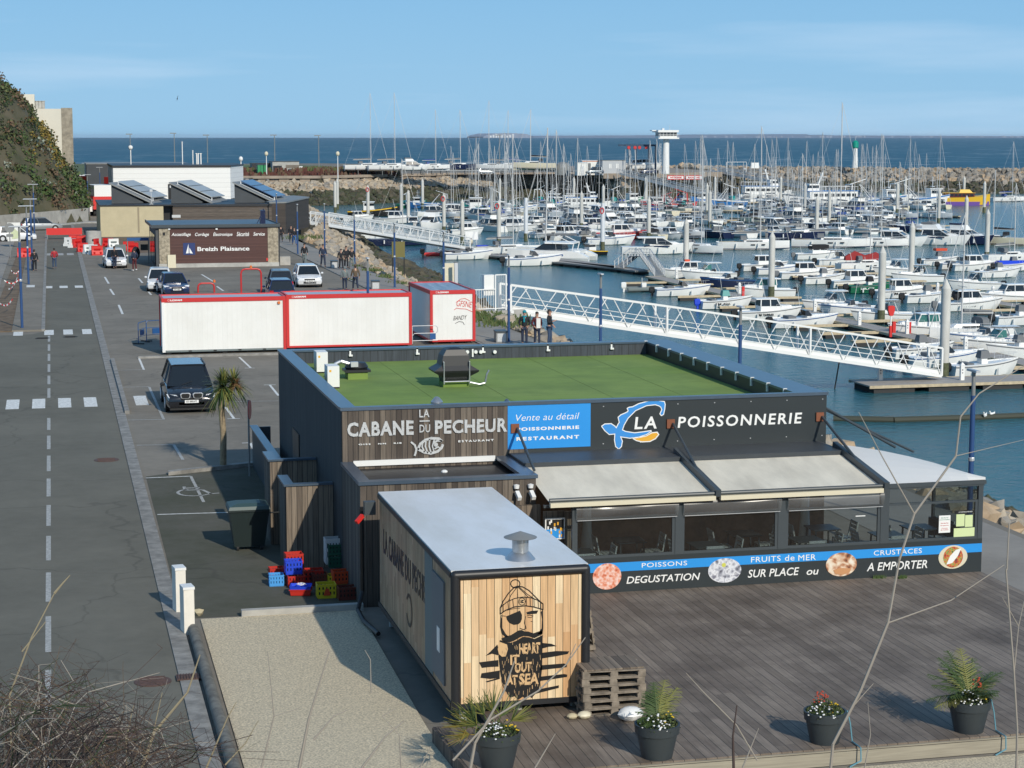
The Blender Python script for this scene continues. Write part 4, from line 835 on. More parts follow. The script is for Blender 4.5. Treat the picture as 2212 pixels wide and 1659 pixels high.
# ---------------------------------------------------------------- deck
mb = MB(); mb.prism([(6.36, 29.15), (21.1, 29.15), (21.1, 40.7), (7.2, 40.7), (7.2, 31.85), (6.23, 31.85)], .2, .3); mb.box(7.2, 40.7, .2, 10.35, 41.78, .298); dk = tag(mb.build('deck', M['decking']), 'large weathered grey wooden terrace deck with dark damp stains', 'deck', kind='structure')
mb = MB(); mb.box(6.36, 29.1, .0, 21.1, 29.148, .27); tag(mb.build('deck_fascia', boards('fascia', 'z', .24, [(.30, .27, .21), (.36, .33, .26)], gap=.04, along='x', grain=.5)), 'pale edge board along the front of the deck', 'deck edge', kind='structure')
MB().bar((6.33, 29.15, .15), (6.2, 31.85, .15), .05, .28).bar((6.2, 31.88, .15), (7.2, 31.88, .15), .05, .28).build('edge_board', M['wood_side'], dk)
# ---------------------------------------------------------------- container kiosk with printed wood
KX0, KX1, KY0, KY1, KZ0, KZ1 = 6.62, 9.16, 32.3, 40.2, .43, 2.93
ki = thing('container_kiosk', 'container kiosk in printed light wood with a bearded sailor drawing and white roof', 'kiosk', (KX0, KY0, .3))
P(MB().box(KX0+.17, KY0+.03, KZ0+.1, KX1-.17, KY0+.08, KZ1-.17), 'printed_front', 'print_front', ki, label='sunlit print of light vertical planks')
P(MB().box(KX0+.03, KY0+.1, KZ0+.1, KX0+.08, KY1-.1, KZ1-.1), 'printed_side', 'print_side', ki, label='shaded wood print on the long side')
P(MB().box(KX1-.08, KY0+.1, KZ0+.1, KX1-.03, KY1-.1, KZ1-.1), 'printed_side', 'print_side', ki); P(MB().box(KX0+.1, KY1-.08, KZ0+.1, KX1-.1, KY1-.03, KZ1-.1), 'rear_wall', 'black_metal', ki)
mat('roof_white', (.80, .80, .80), .3, var=.1, vscale=1.2, col2=(.68, .66, .62), stretch=(1, .3, 1))
P(MB().box(KX0+.02, KY0+.12, KZ1-.03, KX1-.02, KY1, KZ1), 'roof', 'roof_white', ki, label='flat pale roof with faint rust stains')
for x in (KX0+.08, KX1-.08):
 P(MB().cyl((x, KY0+.07, KZ0), (x, KY0+.07, KZ1-.08), .085, n=12).ell((x, KY0+.07, KZ1-.08), .085, .085, .085, 10, 6), 'corner_post', 'black_metal', ki, True)
P(MB().cyl((KX0+.08, KY0+.07, KZ1-.08), (KX1-.08, KY0+.07, KZ1-.08), .085, n=14), 'gutter_pipe', 'black_metal', ki, True)
P(MB().box(KX0, KY0+.02, KZ0, KX1, KY0+.1, KZ0+.1), 'base_frame', 'black_metal', ki);
for x0, x1 in ((KX0, KX0+.1), (KX1-.1, KX1)): P(MB().box(x0, KY0+.15, KZ0, x1, KY1, KZ0+.1), 'base_frame', 'black_metal', ki); P(MB().box(x0, KY0+.15, KZ1-.13, x1, KY1, KZ1-.032), 'roof_edge', 'black_metal', ki)
for x in (KX0+.25, (KX0+KX1)/2, KX1-.25):
 for yy in (KY0+.25, KY1-.3): P(MB().cyl((x, yy, .03), (x, yy, KZ0), .07, n=8), 'foot', 'concrete', ki)
# chimney on the kiosk
p = at(1124, 1207, KZ1); cm = thing('roof_chimney', 'galvanised chimney with flared base and wide conical rain hat on the kiosk roof', 'chimney', (p.x, p.y, KZ1))
MB().lathe([(.001, 0), (.30, 0), (.2, .14), (.17, .17), (.001, .17)], 20).build('flared_base', M['steel'], cm, True); MB().lathe([(.16, .16), (.165, .46), (.155, .46), (.15, .2)], 20).build('pipe', M['steel'], cm, True); MB().lathe([(.33, .5), (.001, .64)], 20).lathe([(.33, .495), (.001, .53)], 20).build('rain_cap', M['zinc'], cm, True)
mb = MB()
for a in range(3): t = a*2.1+.5; mb.bar((.155*math.cos(t), .155*math.sin(t), .4), (.2*math.cos(t), .2*math.sin(t), .54), .015)
mb.build('cap_stay', M['steel'], cm); cm.scale = (.92, .92, .8)
# drawing on the kiosk front
KY = KY0+.03; ink = MB()
def S(pts, wd=.016, closed=False): stroke(ink, 'K', pts, wd, KY, closed, .004)
def PF(*pts): tri_poly(ink, 'K', pts, KY, .0045)
S([(748+52*math.cos(a*.52), 205+46*math.sin(a*.52)) for a in range(12)], .018, True)
S([(580, 540), (580, 475), (612, 400), (672, 310), (735, 245), (770, 232), (830, 240), (900, 280), (965, 345), (1020, 400), (1055, 430), (1055, 490)], .02)
S([(583, 470), (650, 410), (740, 368), (830, 353), (920, 360), (990, 385), (1055, 430)]); S([(580, 542), (640, 500), (740, 462), (860, 450), (950, 462), (1055, 492)], .02)
for a in [((770, 240), (700, 330), (670, 400)), ((770, 240), (772, 300), (775, 360)), ((775, 240), (840, 300), (890, 352)), ((790, 240), (880, 320), (960, 372)), ((612, 430), (615, 515)), ((665, 402), (675, 485)), ((718, 378), (728, 468)), ((870, 356), (872, 450)), ((912, 360), (915, 455)), ((955, 372), (958, 465)), ((1000, 392), (1005, 478)), ((1030, 412), (1032, 485))]: S(list(a), .012)
S([(822+40*math.cos(a*.628), 402+40*math.sin(a*.628)) for a in range(10)], .012, True); S([(800, 388), (800, 415)], .014); S([(815, 388), (840, 388), (815, 402), (840, 415), (812, 415)], .014)
PF((645, 568), (800, 503), (822, 550), (820, 600), (805, 635), (780, 655), (730, 662), (680, 640), (655, 605)); S([(640, 565), (590, 560)], .012)
PF((870, 522), (930, 505), (1003, 502), (985, 537), (880, 546)); S([(880, 560), (910, 553), (945, 562)], .012); S([(885, 575), (915, 582), (940, 572)], .01); S([(860, 570), (850, 640), (868, 700), (840, 715), (800, 700)], .014); S([(920, 622), (940, 626)], .01); S([(660, 500), (740, 480), (800, 476)], .008)
PF((583, 545), (600, 600), (600, 690), (640, 760), (670, 790), (640, 800), (595, 760), (578, 680)); PF((1055, 490), (1058, 700), (1050, 760), (990, 770), (1040, 700), (1045, 600), (1030, 520))
PF((640, 790), (700, 775), (780, 725), (820, 718), (850, 735), (890, 735), (950, 755), (1050, 720), (1050, 765), (960, 810), (900, 790), (840, 785), (800, 800), (740, 835), (690, 855), (620, 850), (590, 815))
PF((575, 830), (690, 862), (760, 838), (830, 795), (900, 800), (960, 818), (1052, 775), (1048, 1000), (1045, 1150), (1030, 1280), (1010, 1380), (960, 1440), (930, 1475), (900, 1450), (870, 1490), (830, 1460), (780, 1495), (740, 1455), (690, 1470), (650, 1420), (600, 1330), (578, 1180), (560, 1010))
for a in [((345, 1078), (470, 1062), (560, 1052), (562, 1125), (460, 1130), (375, 1140)), ((372, 1200), (575, 1168), (575, 1250), (470, 1262), (360, 1250)), ((420, 1290), (575, 1245), (575, 1262), (430, 1302)), ((417, 1006), (470, 960), (548, 880), (570, 960), (556, 1000), (490, 982)), ((1045, 862), (1150, 872), (1208, 897), (1120, 905), (1045, 925)), ((1040, 972), (1200, 952), (1347, 955), (1330, 985), (1200, 1010), (1045, 1035)), ((1035, 1110), (1290, 1090), (1322, 1105), (1318, 1132), (1150, 1150), (1020, 1165)), ((1030, 1236), (1290, 1207), (1325, 1215), (1322, 1240), (1180, 1262), (1025, 1285)), ((1000, 1378), (1232, 1333), (1230, 1362), (1100, 1395), (970, 1428))]: PF(*a)
P(ink, 'sailor_drawing', 'black', ki, label='black line drawing of a bearded man with bobble hat and eye patch')
wl = MB()
for s, x0, y0, x1, y1 in [('HEART', 790, 985, 1020, 855), ('IT', 690, 1110, 790, 990), ('OUT', 740, 1190, 925, 1070), ('AT', 650, 1330, 770, 1215), ('SEA', 790, 1330, 1005, 1190)]:
 wr(wl, s, 'K', x0, y0, x1, y1, dep=.008, Yp=KY, bold=.03, rough=.012)
q = random.Random(6)
for i in range(70):
 x = q.uniform(590, 1030); y = q.uniform(850, 1440); stroke(wl, 'K', [(x, y), (x+q.uniform(-6, 6), y+q.uniform(25, 60))], .006, KY, th=.007)
tri_poly(wl, 'K', [(575, 850), (655, 880), (665, 930), (640, 1010), (600, 1015), (565, 985), (552, 930)], KY, .007)
P(wl, 'beard_lettering', [mat('print_wood', (.66, .43, .22), .5)], ki)
# side wording: CABANE PECHEUR and round mark, grey door panel
sd = MB(); vs, fs = text_mesh('LA CABANE DU PECHEUR', .02, 0, 1.1); ax, bx_ = min(v.x for v in vs), max(v.x for v in vs); by = max(v.y for v in vs)
xs = KX0+.022; sd.add([(xs if v.z > 0 else xs+.008, 39.6-(v.x-ax)/(bx_-ax)*5.3, 1.75+v.y/by*.5) for v in vs], fs)
for rr, g in ((.34, .3),):
 for a in range(17):
  t = .6+a*.31; t2 = t+.31; sd.add([(xs, 36.6+rr*math.cos(t), 1.2+rr*math.sin(t)), (xs, 36.6+rr*math.cos(t2), 1.2+rr*math.sin(t2)), (xs, 36.6+(rr-.08)*math.cos(t2), 1.2+(rr-.08)*math.sin(t2)), (xs, 36.6+(rr-.08)*math.cos(t), 1.2+(rr-.08)*math.sin(t))], [(0, 1, 2, 3)])
P(sd, 'side_lettering', 'black', ki, label='dark lettering on the shaded long side')
dd = P(MB().box(KX0-.005, 33.0, KZ0+.25, KX0+.03, 34.1, KZ1-.35), 'side_door', 'canvas_grey', ki); PS(MB().box(KX0-.012, 33.35, 1.2, KX0-.005, 33.6, 1.65), 'notice', 'letter_white', dd)
P(MB().box(KX0+.018, 34.15, KZ0+.12, KX0+.03, 34.9, KZ1-.14), 'side_panel', 'cloth_grey', ki)
# lamp and hose at the kiosk's rear corner
t = thing('wall_lamp', 'small grey flood lamp with a red joint at the far corner of the kiosk', 'lamp', (6.45, 40.2, 2.45)); MB().box(-.12, -.1, 0, .12, .1, .28).build('housing', M['dark_metal'], t); MB().bar((-.15, 0, -.02), (-.3, -.1, -.15), .08).build('joint', M['red_plastic'], t)
mb = MB(); mb.path([V((6.45, 41.3, 2.4)), V((6.45, 41.3, .5)), V((6.3, 41.0, .15)), V((6.3, 40.2, .1)), V((6.42, 39.0, .12))], .05, 8); tag(mb.build('drain_hose', M['black'], smooth=True), 'black drain hose down the annex corner to the gravel', 'hose')

# ---------------------------------------------------------------- site cabins
def Q(mb, name, m, parent, smooth=False, **kw):       # mesh given in the parent's own space
 return tag(mb.build(name, [M[x] for x in m] if isinstance(m, list) else M[m], parent, smooth), **kw)
def cabin(x, y, w, d, h, lb, frame='red_paint', post_l='white_paint', roof='alu'):
 t = thing('site_cabin', lb, 'site cabin', (x, y, 0), group='white site cabins with red frames'); b = .12
 Q(MB().box(.06, .04, b+.06, w-.06, d-.04, h-.14), 'body', 'white_panel', t)
 Q(MB().box(0, 0, h-.2, w, .1, h).box(0, d-.1, h-.2, w, d, h).box(0, .1, h-.2, .1, d-.1, h-.002).box(w-.1, .1, h-.2, w, d-.1, h-.002), 'top_frame', frame, t)
 Q(MB().box(.1, .1, h-.08, w-.1, d-.1, h-.05), 'roof', roof, t)
 Q(MB().box(0, .0, b, w, .1, b+.09).box(0, .1, b, .09, d, b+.088).box(w-.09, .1, b, w, d, b+.088), 'bottom_frame', frame if post_l != 'white_paint' else 'cloth_grey', t)
 for i, px_ in enumerate((0, w-.14)): Q(MB().box(px_, -.01, b, px_+.14, .13, h-.2), 'corner_post', post_l if i == 0 else frame, t); Q(MB().box(px_, d-.13, b, px_+.14, d+.01, h-.2), 'corner_post', frame, t)
 for k in range(3):
  for yy in (.1, d-.3): Q(MB().box(.2+k*(w-.6)/2, yy, 0, .4+k*(w-.6)/2, yy+.2, b), 'foot', 'rubber', t)
 lt = MB(); write(lt, 'LOXAM', .42, .98 if w > 4 else .95, h-.145, h-.06, 0, bold=.05, depth=.008)
 for a in range(10): a0, a1 = a*.6+.8, a*.6+1.4; lt.box(.34+.045*math.cos(a0)-.008, -.008, h-.1+.045*math.sin(a0)-.008, .34+.045*math.cos(a0)+.008, 0, h-.1+.045*math.sin(a0)+.008)
 Q(lt, 'lettering', 'letter_white', t)
 return t
c1 = cabin(5.02, 93.9, 6.0, 2.4, 2.75, 'white site cabin with a red top rail, leftmost and nearest the road', post_l='white_paint')
Q(MB().box(5.6, -.06, 2.38, 5.72, 0, 2.5), 'alarm', 'orange', c1)
mb = MB()
for k in range(4): mb.box(1.25+k*1.2, -.012, .14, 1.4+k*1.2, .0, .2)
Q(mb, 'fork_pocket', 'black', c1)
c2 = cabin(11.12, 94.6, 6.3, 2.4, 2.75, 'white site cabin with a full red frame, the middle of the three', post_l='red_paint')
mat('roof_streaks', (.16, .22, .30), .35, var=.5, vscale=2.5, stretch=(3, .2, 1), col2=(.4, .45, .52))
c3 = cabin(18.55, 95.6, 2.35, 6.1, 2.75, 'white site cabin seen end on, with graffiti, rightmost of the three', post_l='red_paint', roof='roof_streaks')
g = MB(); g2 = MB()
def scr(mb, pts, wd, x0, z0, s):
 for i in range(len(pts)-1):
  a, b = V((pts[i][0], 0, pts[i][1])), V((pts[i+1][0], 0, pts[i+1][1])); a = V((x0+a.x*s, 0, z0-a.z*s)); b = V((x0+b.x*s, 0, z0-b.z*s)); mb.bar(a+V((0, .03, 0)), b+V((0, .03, 0)), .022, wd)
vs, fs = text_mesh('GFSNE', -.01, .35, .95); ax, bx_, by = min(v.x for v in vs), max(v.x for v in vs), max(v.y for v in vs)
g.add([(1.38+(v.x-ax)/(bx_-ax)*.82, .022 if v.z > 0 else .03, 1.93+v.y/by*.3-.1*(v.x-ax)/(bx_-ax)) for v in vs], fs)
scr(g, [(-5, 28), (8, 18), (30, 22), (60, 24), (95, 40)], .02, 1.3, 2.0, .0095); scr(g, [(5, -12), (30, -30), (55, -33), (80, -20)], .02, 1.3, 2.0, .0095)
Q(g, 'red_graffiti', 'red_plastic', c3)
vs, fs = text_mesh('BANDY', -.01, .35, .95); ax, bx_, by = min(v.x for v in vs), max(v.x for v in vs), max(v.y for v in vs)
g2.add([(1.2+(v.x-ax)/(bx_-ax)*.72, .022 if v.z > 0 else .03, 1.2+v.y/by*.22+.04*(v.x-ax)/(bx_-ax)) for v in vs], fs)
scr(g2, [(0, 20), (25, 8), (50, 12), (60, 30)], .02, 1.3, 1.2, .008); Q(g2, 'black_graffiti', 'black', c3)
# blue barriers by the cabins
def barrier(x, y, rz, lb):
 t = thing('crowd_barrier', lb, 'barrier', (x, y, 0), rz, 'blue site barriers by the cabins'); mb = MB()
 mb.path([V((0, 0, 0)), V((0, 0, 1.0)), V((.08, 0, 1.08)), V((1.3, 0, 1.08)), V((1.38, 0, 1.0)), V((1.38, 0, 0))], .02, 6)
 for z in (.35, .72): mb.cyl((0, 0, z), (1.38, 0, z), .015, n=6)
 Q(mb, 'frame', 'blue_paint', t); Q(MB().box(.35, -.02, .4, .95, .02, .68), 'plate', 'blue_paint', t)
 for x in (-.0, 1.38): Q(MB().box(x-.03, -.3, 0, x+.03, .3, .05), 'foot', 'rubber', t)
barrier(4.1, 99.2, R(70), 'blue tubular barrier left of the first cabin, nearer the road'); barrier(4.55, 100.2, R(25), 'blue tubular barrier touching the left end of the first cabin')
t = thing('crowd_barrier', 'pale tubular barrier with a blue plate between the middle and right cabins', 'barrier', (17.55, 95.2, 0)); mb = MB()
mb.path([V((0, 0, .1)), V((0, 0, 1.0)), V((1.2, 0, 1.0)), V((1.3, 0, .9)), V((1.3, 0, .7)), V((1.2, 0, .62)), V((.1, 0, .62)), V((0, 0, .5))], .02, 6); mb.cyl((0, 0, .25), (1.3, 0, .25), .02, n=6); Q(mb, 'frame', 'alu', t); Q(MB().box(.9, -.03, .3, 1.2, .03, .6), 'plate', 'blue_paint', t)
# ---------------------------------------------------------------- chandlery shop
a = hat(345, 579.6, 157.2); b = hat(601.6, 571.3, 157.2); a.z = b.z = 0; dr = (b-a); SL = dr.length; SR = math.atan2(dr.y, dr.x)
sh = thing('chandlery_shop', 'low shop with brown lettered front between two stone pillars under a flat dark roof', 'shop', (a.x, a.y, 0), SR)
SH = 3.42
Q(MB().box(-.25, .1, 0, .0, 10.5, SH-.25).box(SL-.05, .1, 0, SL+.15, 10.5, SH-.25).box(0, 10.3, 0, SL, 10.5, SH-.25), 'side_wall', 'dark_band', sh)
for x0, x1 in ((0, .85), (SL-.85, SL)): Q(MB().box(x0, -.06, .3, x1, .3, SH-.25), 'stone_pillar', 'stone', sh)
Q(MB().box(-.05, -.1, 0, SL+.05, .25, .32), 'plinth', 'concrete', sh)
Q(MB().box(.85, 0, .32, SL-.85, .12, SH-.25), 'sign_front', 'brown_band', sh, label='brown boarded front with white lettering')
Q(MB().box(-.55, -.15, SH-.25, SL+.12, 10.7, SH-.04), 'roof', mat('roof_felt', (.06, .065, .075), .35, var=.3, vscale=.5) and 'roof_felt', sh); Q(MB().box(-.6, -.2, SH-.2, SL+.15, -.15, SH+.04).box(-.6, -.15, SH-.2, -.55, 10.7, SH+.04).box(SL+.12, -.15, SH-.2, SL+.17, 10.7, SH+.04), 'roof_edge', 'dark_metal', sh)
def sx(u): return (at(u, 575).x-a.x)/math.cos(SR)
def shp(k, x, y):
 u, v = C(k, x, y); r = _ray(u, v); n = V((-math.sin(SR), math.cos(SR), 0)); tt = (a.x*n.x+a.y*n.y)/(r[0]*n.x+r[1]*n.y); p = V((r[0]*tt, r[1]*tt, CAM_H+r[2]*tt)); return (p.x-a.x)*math.cos(SR)+(p.y-a.y)*math.sin(SR), p.z
lt = MB()
for s, x0, y0, x1, y1 in [('Accastillage', 1112, 1052, 1236, 1024), ('Cordage', 1264, 1052, 1354, 1024), ('Électronique', 1382, 1052, 1506, 1018), ('Sécurité', 1534, 1047, 1614, 1018), ('Service', 1642, 1044, 1716, 1020)]:
 p, q_ = shp('r', x0, y0), shp('r', x1, y1); write(lt, s, p[0], q_[0], p[1], q_[1], 0, bold=.012, shear=.22)
p, q_ = shp('r', 1280, 1144), shp('r', 1616, 1112); write(lt, 'Breizh Plaisance', p[0], q_[0], p[1], q_[1], 0, bold=.02)
Q(lt, 'lettering', 'letter_white', sh)
p, q_ = shp('r', 1188, 1168), shp('r', 1264, 1090); lg = Q(MB().box(p[0], -.02, p[1], q_[0], 0, q_[1]), 'logo_panel', 'logo_navy', sh); w2 = q_[0]-p[0]; h2 = q_[1]-p[1]
Q(MB().prismy([(p[0]+w2*.45, p[1]+h2*.92), (p[0]+w2*.45, p[1]+h2*.14), (p[0]+w2*.22, p[1]+h2*.12)], -.03, -.021).prismy([(p[0]+w2*.52, p[1]+h2*.6), (p[0]+w2*.8, p[1]+h2*.1), (p[0]+w2*.52, p[1]+h2*.14)], -.03, -.021), 'logo_sail', 'letter_white', lg)
p = shp('r', 1115, 1255); Q(MB().box(p[0]-.35, -.3, 0, p[0]+.3, -.105, 1.05), 'meter_box', 'cream', sh); p = shp('r', 1736, 1198); Q(MB().box(p[0]-.12, -.02, p[1]-.1, p[0]+.18, 0, p[1]+.12), 'alarm_sticker', 'red_plastic', sh)
for xx in (1096, 1403): p = shp('r', xx, 1000); Q(MB().box(p[0]-.08, -.12, p[1]-.06, p[0]+.08, 0, p[1]+.06), 'spotlight', 'white_paint', sh)
p = shp('r', 1062, 1032); Q(MB().box(p[0]-.1, -.09, p[1]-.12, p[0]+.1, -.06, p[1]+.12), 'wall_vent', 'black', sh)
for k in range(3): Q(MB().box(-.31, 1.2+k*2.6, .2, -.25, 3.2+k*2.6, 2.6), 'window', 'dark_glass', sh)
Q(MB().box(SL-1.3, 1, SH, SL-.9, 1.8, SH+1.1).bar((SL-1.6, 1, SH), (SL-1.1, 1, SH+1.), .06).bar((SL-1.0, 1.9, SH), (SL-1.0, 1.5, SH+1.2), .08), 'roof_screen', 'navy', sh)
Q(MB().box(SL+.2, 1.0, 0, SL+1.1, 1.8, .7), 'side_box', 'concrete', sh)
# engine stand display beside the shop
t = thing('display_stand', 'dark engine display with a blue banner beside the shop', 'display stand', (6.9, 163, 0)); Q(MB().box(-.9, 0, 1.9, .9, .08, 2.15), 'banner', 'blue_paint', t); Q(MB().box(-.9, 0, 0, -.82, .08, 1.9).box(.82, 0, 0, .9, .08, 1.9), 'frame', 'cloth_grey', t); Q(MB().ell((-.2, -.2, .9), .35, .3, .55).box(.2, -.1, 1.1, .8, -.02, 1.6), 'engine', 'black', t); Q(MB().box(-1.9, 0, .9, -1.0, .1, 1.6), 'notice_board', 'cloth_grey', t)
# ---------------------------------------------------------------- buildings behind
tb_ = thing('harbour_building', 'tan rendered and dark timber harbour building carrying three tilted solar roofs', 'building', (4.95, 207.3, 0))
def HB(mb, name, m, **kw): return P(mb, name, m, tb_, **kw)
HB(MB().box(4.95, 207.3, 0, 11.5, 225, 3.22), 'tan_wall', 'tan_render', label='tan rendered wall with a dark vertical stain'); HB(MB().box(11.5, 208.6, 0, 12.6, 224, 3.2), 'recess', 'black')
HB(MB().box(12.5, 207.6, 0, 23.0, 225, 3.1), 'timber_wall', 'wood_band', label='grey brown horizontal timber wall'); HB(MB().box(4.85, 207.2, 3.22, 12.55, 225, 3.36).box(12.55, 207.5, 3.1, 23.05, 225, 3.32), 'roof_edge', 'black_metal')
wg = MB(); wg.prism([(22.9, 208), (24.6, 208.6), (29.3, 225.2), (28.2, 231), (22.9, 226)], 0, 3.35); HB(wg, 'timber_wing', mat('wood_wing', (.055, .045, .038), .8, var=.3, vscale=.8, stretch=(.2, .2, 5)) and 'wood_wing', label='dark timber wing turning towards the quay'); wg = MB(); wg.prism([(22.8, 207.9), (24.7, 208.5), (29.4, 225.2), (28.3, 231.2), (22.8, 226)], 3.35, 3.5); HB(wg, 'roof_edge', 'zinc')
mb = MB(); p = hat(*C('r', 897, 940), 207.28); mb.box(p.x-.08, 207.28, .4, p.x+.1, 207.3, 3.1); HB(mb, 'rain_stain', mat('stain', (.30, .25, .17), .9) and 'stain')
HB(MB().bar((10.3, 208, 3.36), (10.3, 208, 4.9), .05).bar((10.1, 208, 3.4), (10.5, 208, 3.4), .05).box(10.15, 207.9, 4.7, 10.45, 208, 4.95), 'weather_mast', 'alu')
for i, (uu, lb) in enumerate([(241, 'left'), (370, 'middle'), (507, 'right')]):
 p = hat(uu, 437, 212); x = p.x; ex, ey = 2.4, 6.5; w3 = 3.35; h0, h1 = 3.33, 5.35
 A = [V((x, 212, h0)), V((x+w3, 212, h0)), V((x+w3, 212, h0+.15)), V((x, 212, h1))]
 mb = MB(); mb.add(A+[q_+V((ex, ey, 0)) for q_ in A], [(0, 1, 2, 3), (7, 6, 5, 4), (0, 4, 5, 1), (1, 5, 6, 2), (2, 6, 7, 3), (3, 7, 4, 0)])
 mn = HB(mb, 'monopitch', 'cladding', label=f'{lb} grey roof light with a solar panel')
 up = V((0, 0, .14)); B_ = [A[3]+V((-.25, -.35, .12)), A[2]+V((1.1, -.35, -.28)), A[2]+V((1.1+ex, ey, -.28)), A[3]+V((ex-.25, ey, .12))]
 mb = MB(); mb.add(B_+[q_+up for q_ in B_], [(0, 3, 2, 1), (4, 5, 6, 7), (0, 1, 5, 4), (1, 2, 6, 5), (2, 3, 7, 6), (3, 0, 4, 7)]); PS(mb, 'sloped_roof', 'zinc', mn)
 o0 = (B_[0]+B_[2])/2; B2 = [o0+(q_-o0)*.78+V((.25, .6, .42)) for q_ in B_]
 mb = MB(); mb.add(B2+[q_+V((0, 0, .08)) for q_ in B2], [(0, 3, 2, 1), (4, 5, 6, 7), (0, 1, 5, 4), (1, 2, 6, 5), (2, 3, 7, 6), (3, 0, 4, 7)])
 PS(mb, 'solar_panel', mat('solar_pale', (.38, .39, .38), .3, var=.15, vscale=.5) and 'solar_pale' if i < 2 else 'solar', mn)
 mb = MB()
 for t_ in (.33, .66): aa = B2[0].lerp(B2[1], t_); bb = B2[3].lerp(B2[2], t_); mb.bar(aa+V((0, 0, .09)), bb+V((0, 0, .09)), .06)
 PS(mb, 'panel_frame', 'dark_metal', mn)
 PS(MB().bar(B2[0]+V((0, .1, -.3)), B2[1]+V((0, .1, -.3)), .1).bar(B2[0], B2[0]+V((0, 0, -.4)), .1).bar(B2[1], B2[1]+V((0, 0, -.4)), .1), 'panel_rail', 'alu', mn)
HB(MB().box(*(lambda p: (p.x, 207.55, p.z-.15, p.x+.9, 207.6, p.z+.15))(hat(*C('r', 1115, 918), 207.55))), 'name_plate', 'letter_grey')
wb = thing('white_hall', 'long white panelled hall with a dark flat roof behind the harbour building', 'building', (7, 262, 0))
p0 = hat(245, 400, 262).x; p1 = hat(498, 400, 262).x; p2 = hat(532, 400, 268).x; ztop = hat(300, 362, 262).z
P(MB().box(p0, 262, 0, p1, 285, ztop), 'white_wall', 'white_band', wb, label='white panelled wall'); P(MB().prism([(p1, 262.1), (p2, 272), (p2, 285), (p1, 285)], 2.2, ztop+.1), 'white_wall', 'white_band', wb); P(MB().prism([(p1-.1, 262.3), (p2-.2, 272.1), (p2, 285), (p1, 285)], 0, 2.2), 'glazing', 'dark_glass', wb)
P(MB().box(p0-.1, 261.9, ztop, p1+.1, 285.2, ztop+.28).prism([(p1+.1, 262), (p2+.1, 272), (p2+.1, 285.2), (p1+.1, 285.2)], ztop+.1, ztop+.28), 'roof', 'black_metal', wb)
d0, d1 = hat(363, 400, 262).x, hat(383, 400, 262).x; P(MB().box(d0, 261.9, 1, d1, 262, 4.2), 'door', 'black', wb); P(MB().box(d0+.2, 261.85, 3.7, d0+.6, 261.9, 4.0), 'window', 'alu', wb)
for uu, hh in ((853, 2.0), (1190, 2.6), (1258, 1.6)): p = hat(uu*.3333, 362, 270); s_ = P(MB().cyl((p.x, 272, ztop+.2), (p.x, 272, ztop+.2+hh*1.2), .07, n=6).ell((p.x, 272, ztop+.2+hh*1.2), *((.32,)*3 if uu == 853 else (.1,)*3)), 'roof_mast', 'white_paint', wb)
for uu in (1283, 1293, 1310): p = hat(uu*.3333, 362, 270); P(MB().cyl((p.x, 272, ztop+.2), (p.x, 272, ztop+1.7), .09, n=8).box(p.x-.14, 271.9, ztop+1.7, p.x+.14, 272.1, ztop+1.8), 'flue', 'white_paint', wb)
p = hat(1588*.3333, 185+161, 268); P(MB().cyl((p2-.3, 272, ztop), (p2-.3, 272, ztop+.7), .08).ell((p2-.3, 272, ztop+1.0), .3, .3, .35), 'radar_dome', 'white_paint', wb)
db = thing('dark_warehouse', 'dark grey ribbed warehouse behind the white hall', 'building', (4, 330, 0)); x0 = hat(187, 360, 330).x; x1 = hat(240, 360, 330).x; x2 = hat(375, 360, 330).x
P(MB().box(x0, 330, 0, x1, 350, 5.9), 'front_wall', 'cladding', db); P(MB().box(x1, 331, 0, x2+3, 352, 5.8), 'side_wall', 'dark_band', db); P(MB().box(x0-.1, 329.9, 5.9, x1, 350, 6.05).box(x1, 330.9, 5.8, x2+3, 352, 5.98), 'roof_edge', 'zinc', db)
P(MB().prism([(x1-1.5, 300), (x1+4.5, 300), (x1+4.5, 322), (x1-1.5, 322)], 0, 2.4), 'annex', 'rubber', db)
ap = thing('apartment_tower', 'tall cream apartment block with a stone clad corner rising behind the hillside', 'building', (-4, 330, 0))
zt = hat(140, 235, 330).z; x0, x1, x2 = hat(134, 300, 330).x, hat(158, 300, 330).x, -14
P(MB().box(x2, 330, 0, x0, 342, zt), 'wall', mat('cream_wall', (.66, .63, .54), .85, var=.05, vscale=.3) and 'cream_wall', ap); P(MB().box(x0, 329.9, 0, x1, 342, zt+.15), 'stone_corner', mat('stone_tower', (.32, .285, .225), .9, var=.3, vscale=1.5) and 'stone_tower', ap)
a0, a1 = hat(40, 220, 330), hat(74, 207, 330); P(MB().box(a0.x-1.5, 332, zt, a1.x, 340, a1.z+.3), 'roof_house', 'cream_wall', ap)
for uu in (79, 86, 93): p = hat(uu, 225, 332); P(MB().cyl((p.x, 333, zt), (p.x, 333, zt+1.25), .3, n=10).cyl((p.x, 333, zt+1.25), (p.x, 333, zt+1.35), .38, n=10), 'chimney', 'concrete', ap)
# retaining wall under the hill
pts = [(-30, 180), (-5.8, 226.8), (-1.16, 236), (4.24, 247.05), (7.1, 329)]
mb = MB()
for i in range(len(pts)-1): mb.bar(V((*pts[i], .8)), V((*pts[i+1], .8)), .35, 1.62)
tag(mb.build('retaining_wall', mat('wall_conc', (.40, .38, .34), .85, var=.25, vscale=.8)), 'long pale concrete retaining wall at the foot of the hill', 'wall')
sheet('wall_footpath', [(-3, 232), (4.2, 243.5), (5.5, 243.5), (10, 243), (10, 240), (4, 241), (-3, 229)], .12, 'concrete', 'pale footpath below the retaining wall', th=.12)
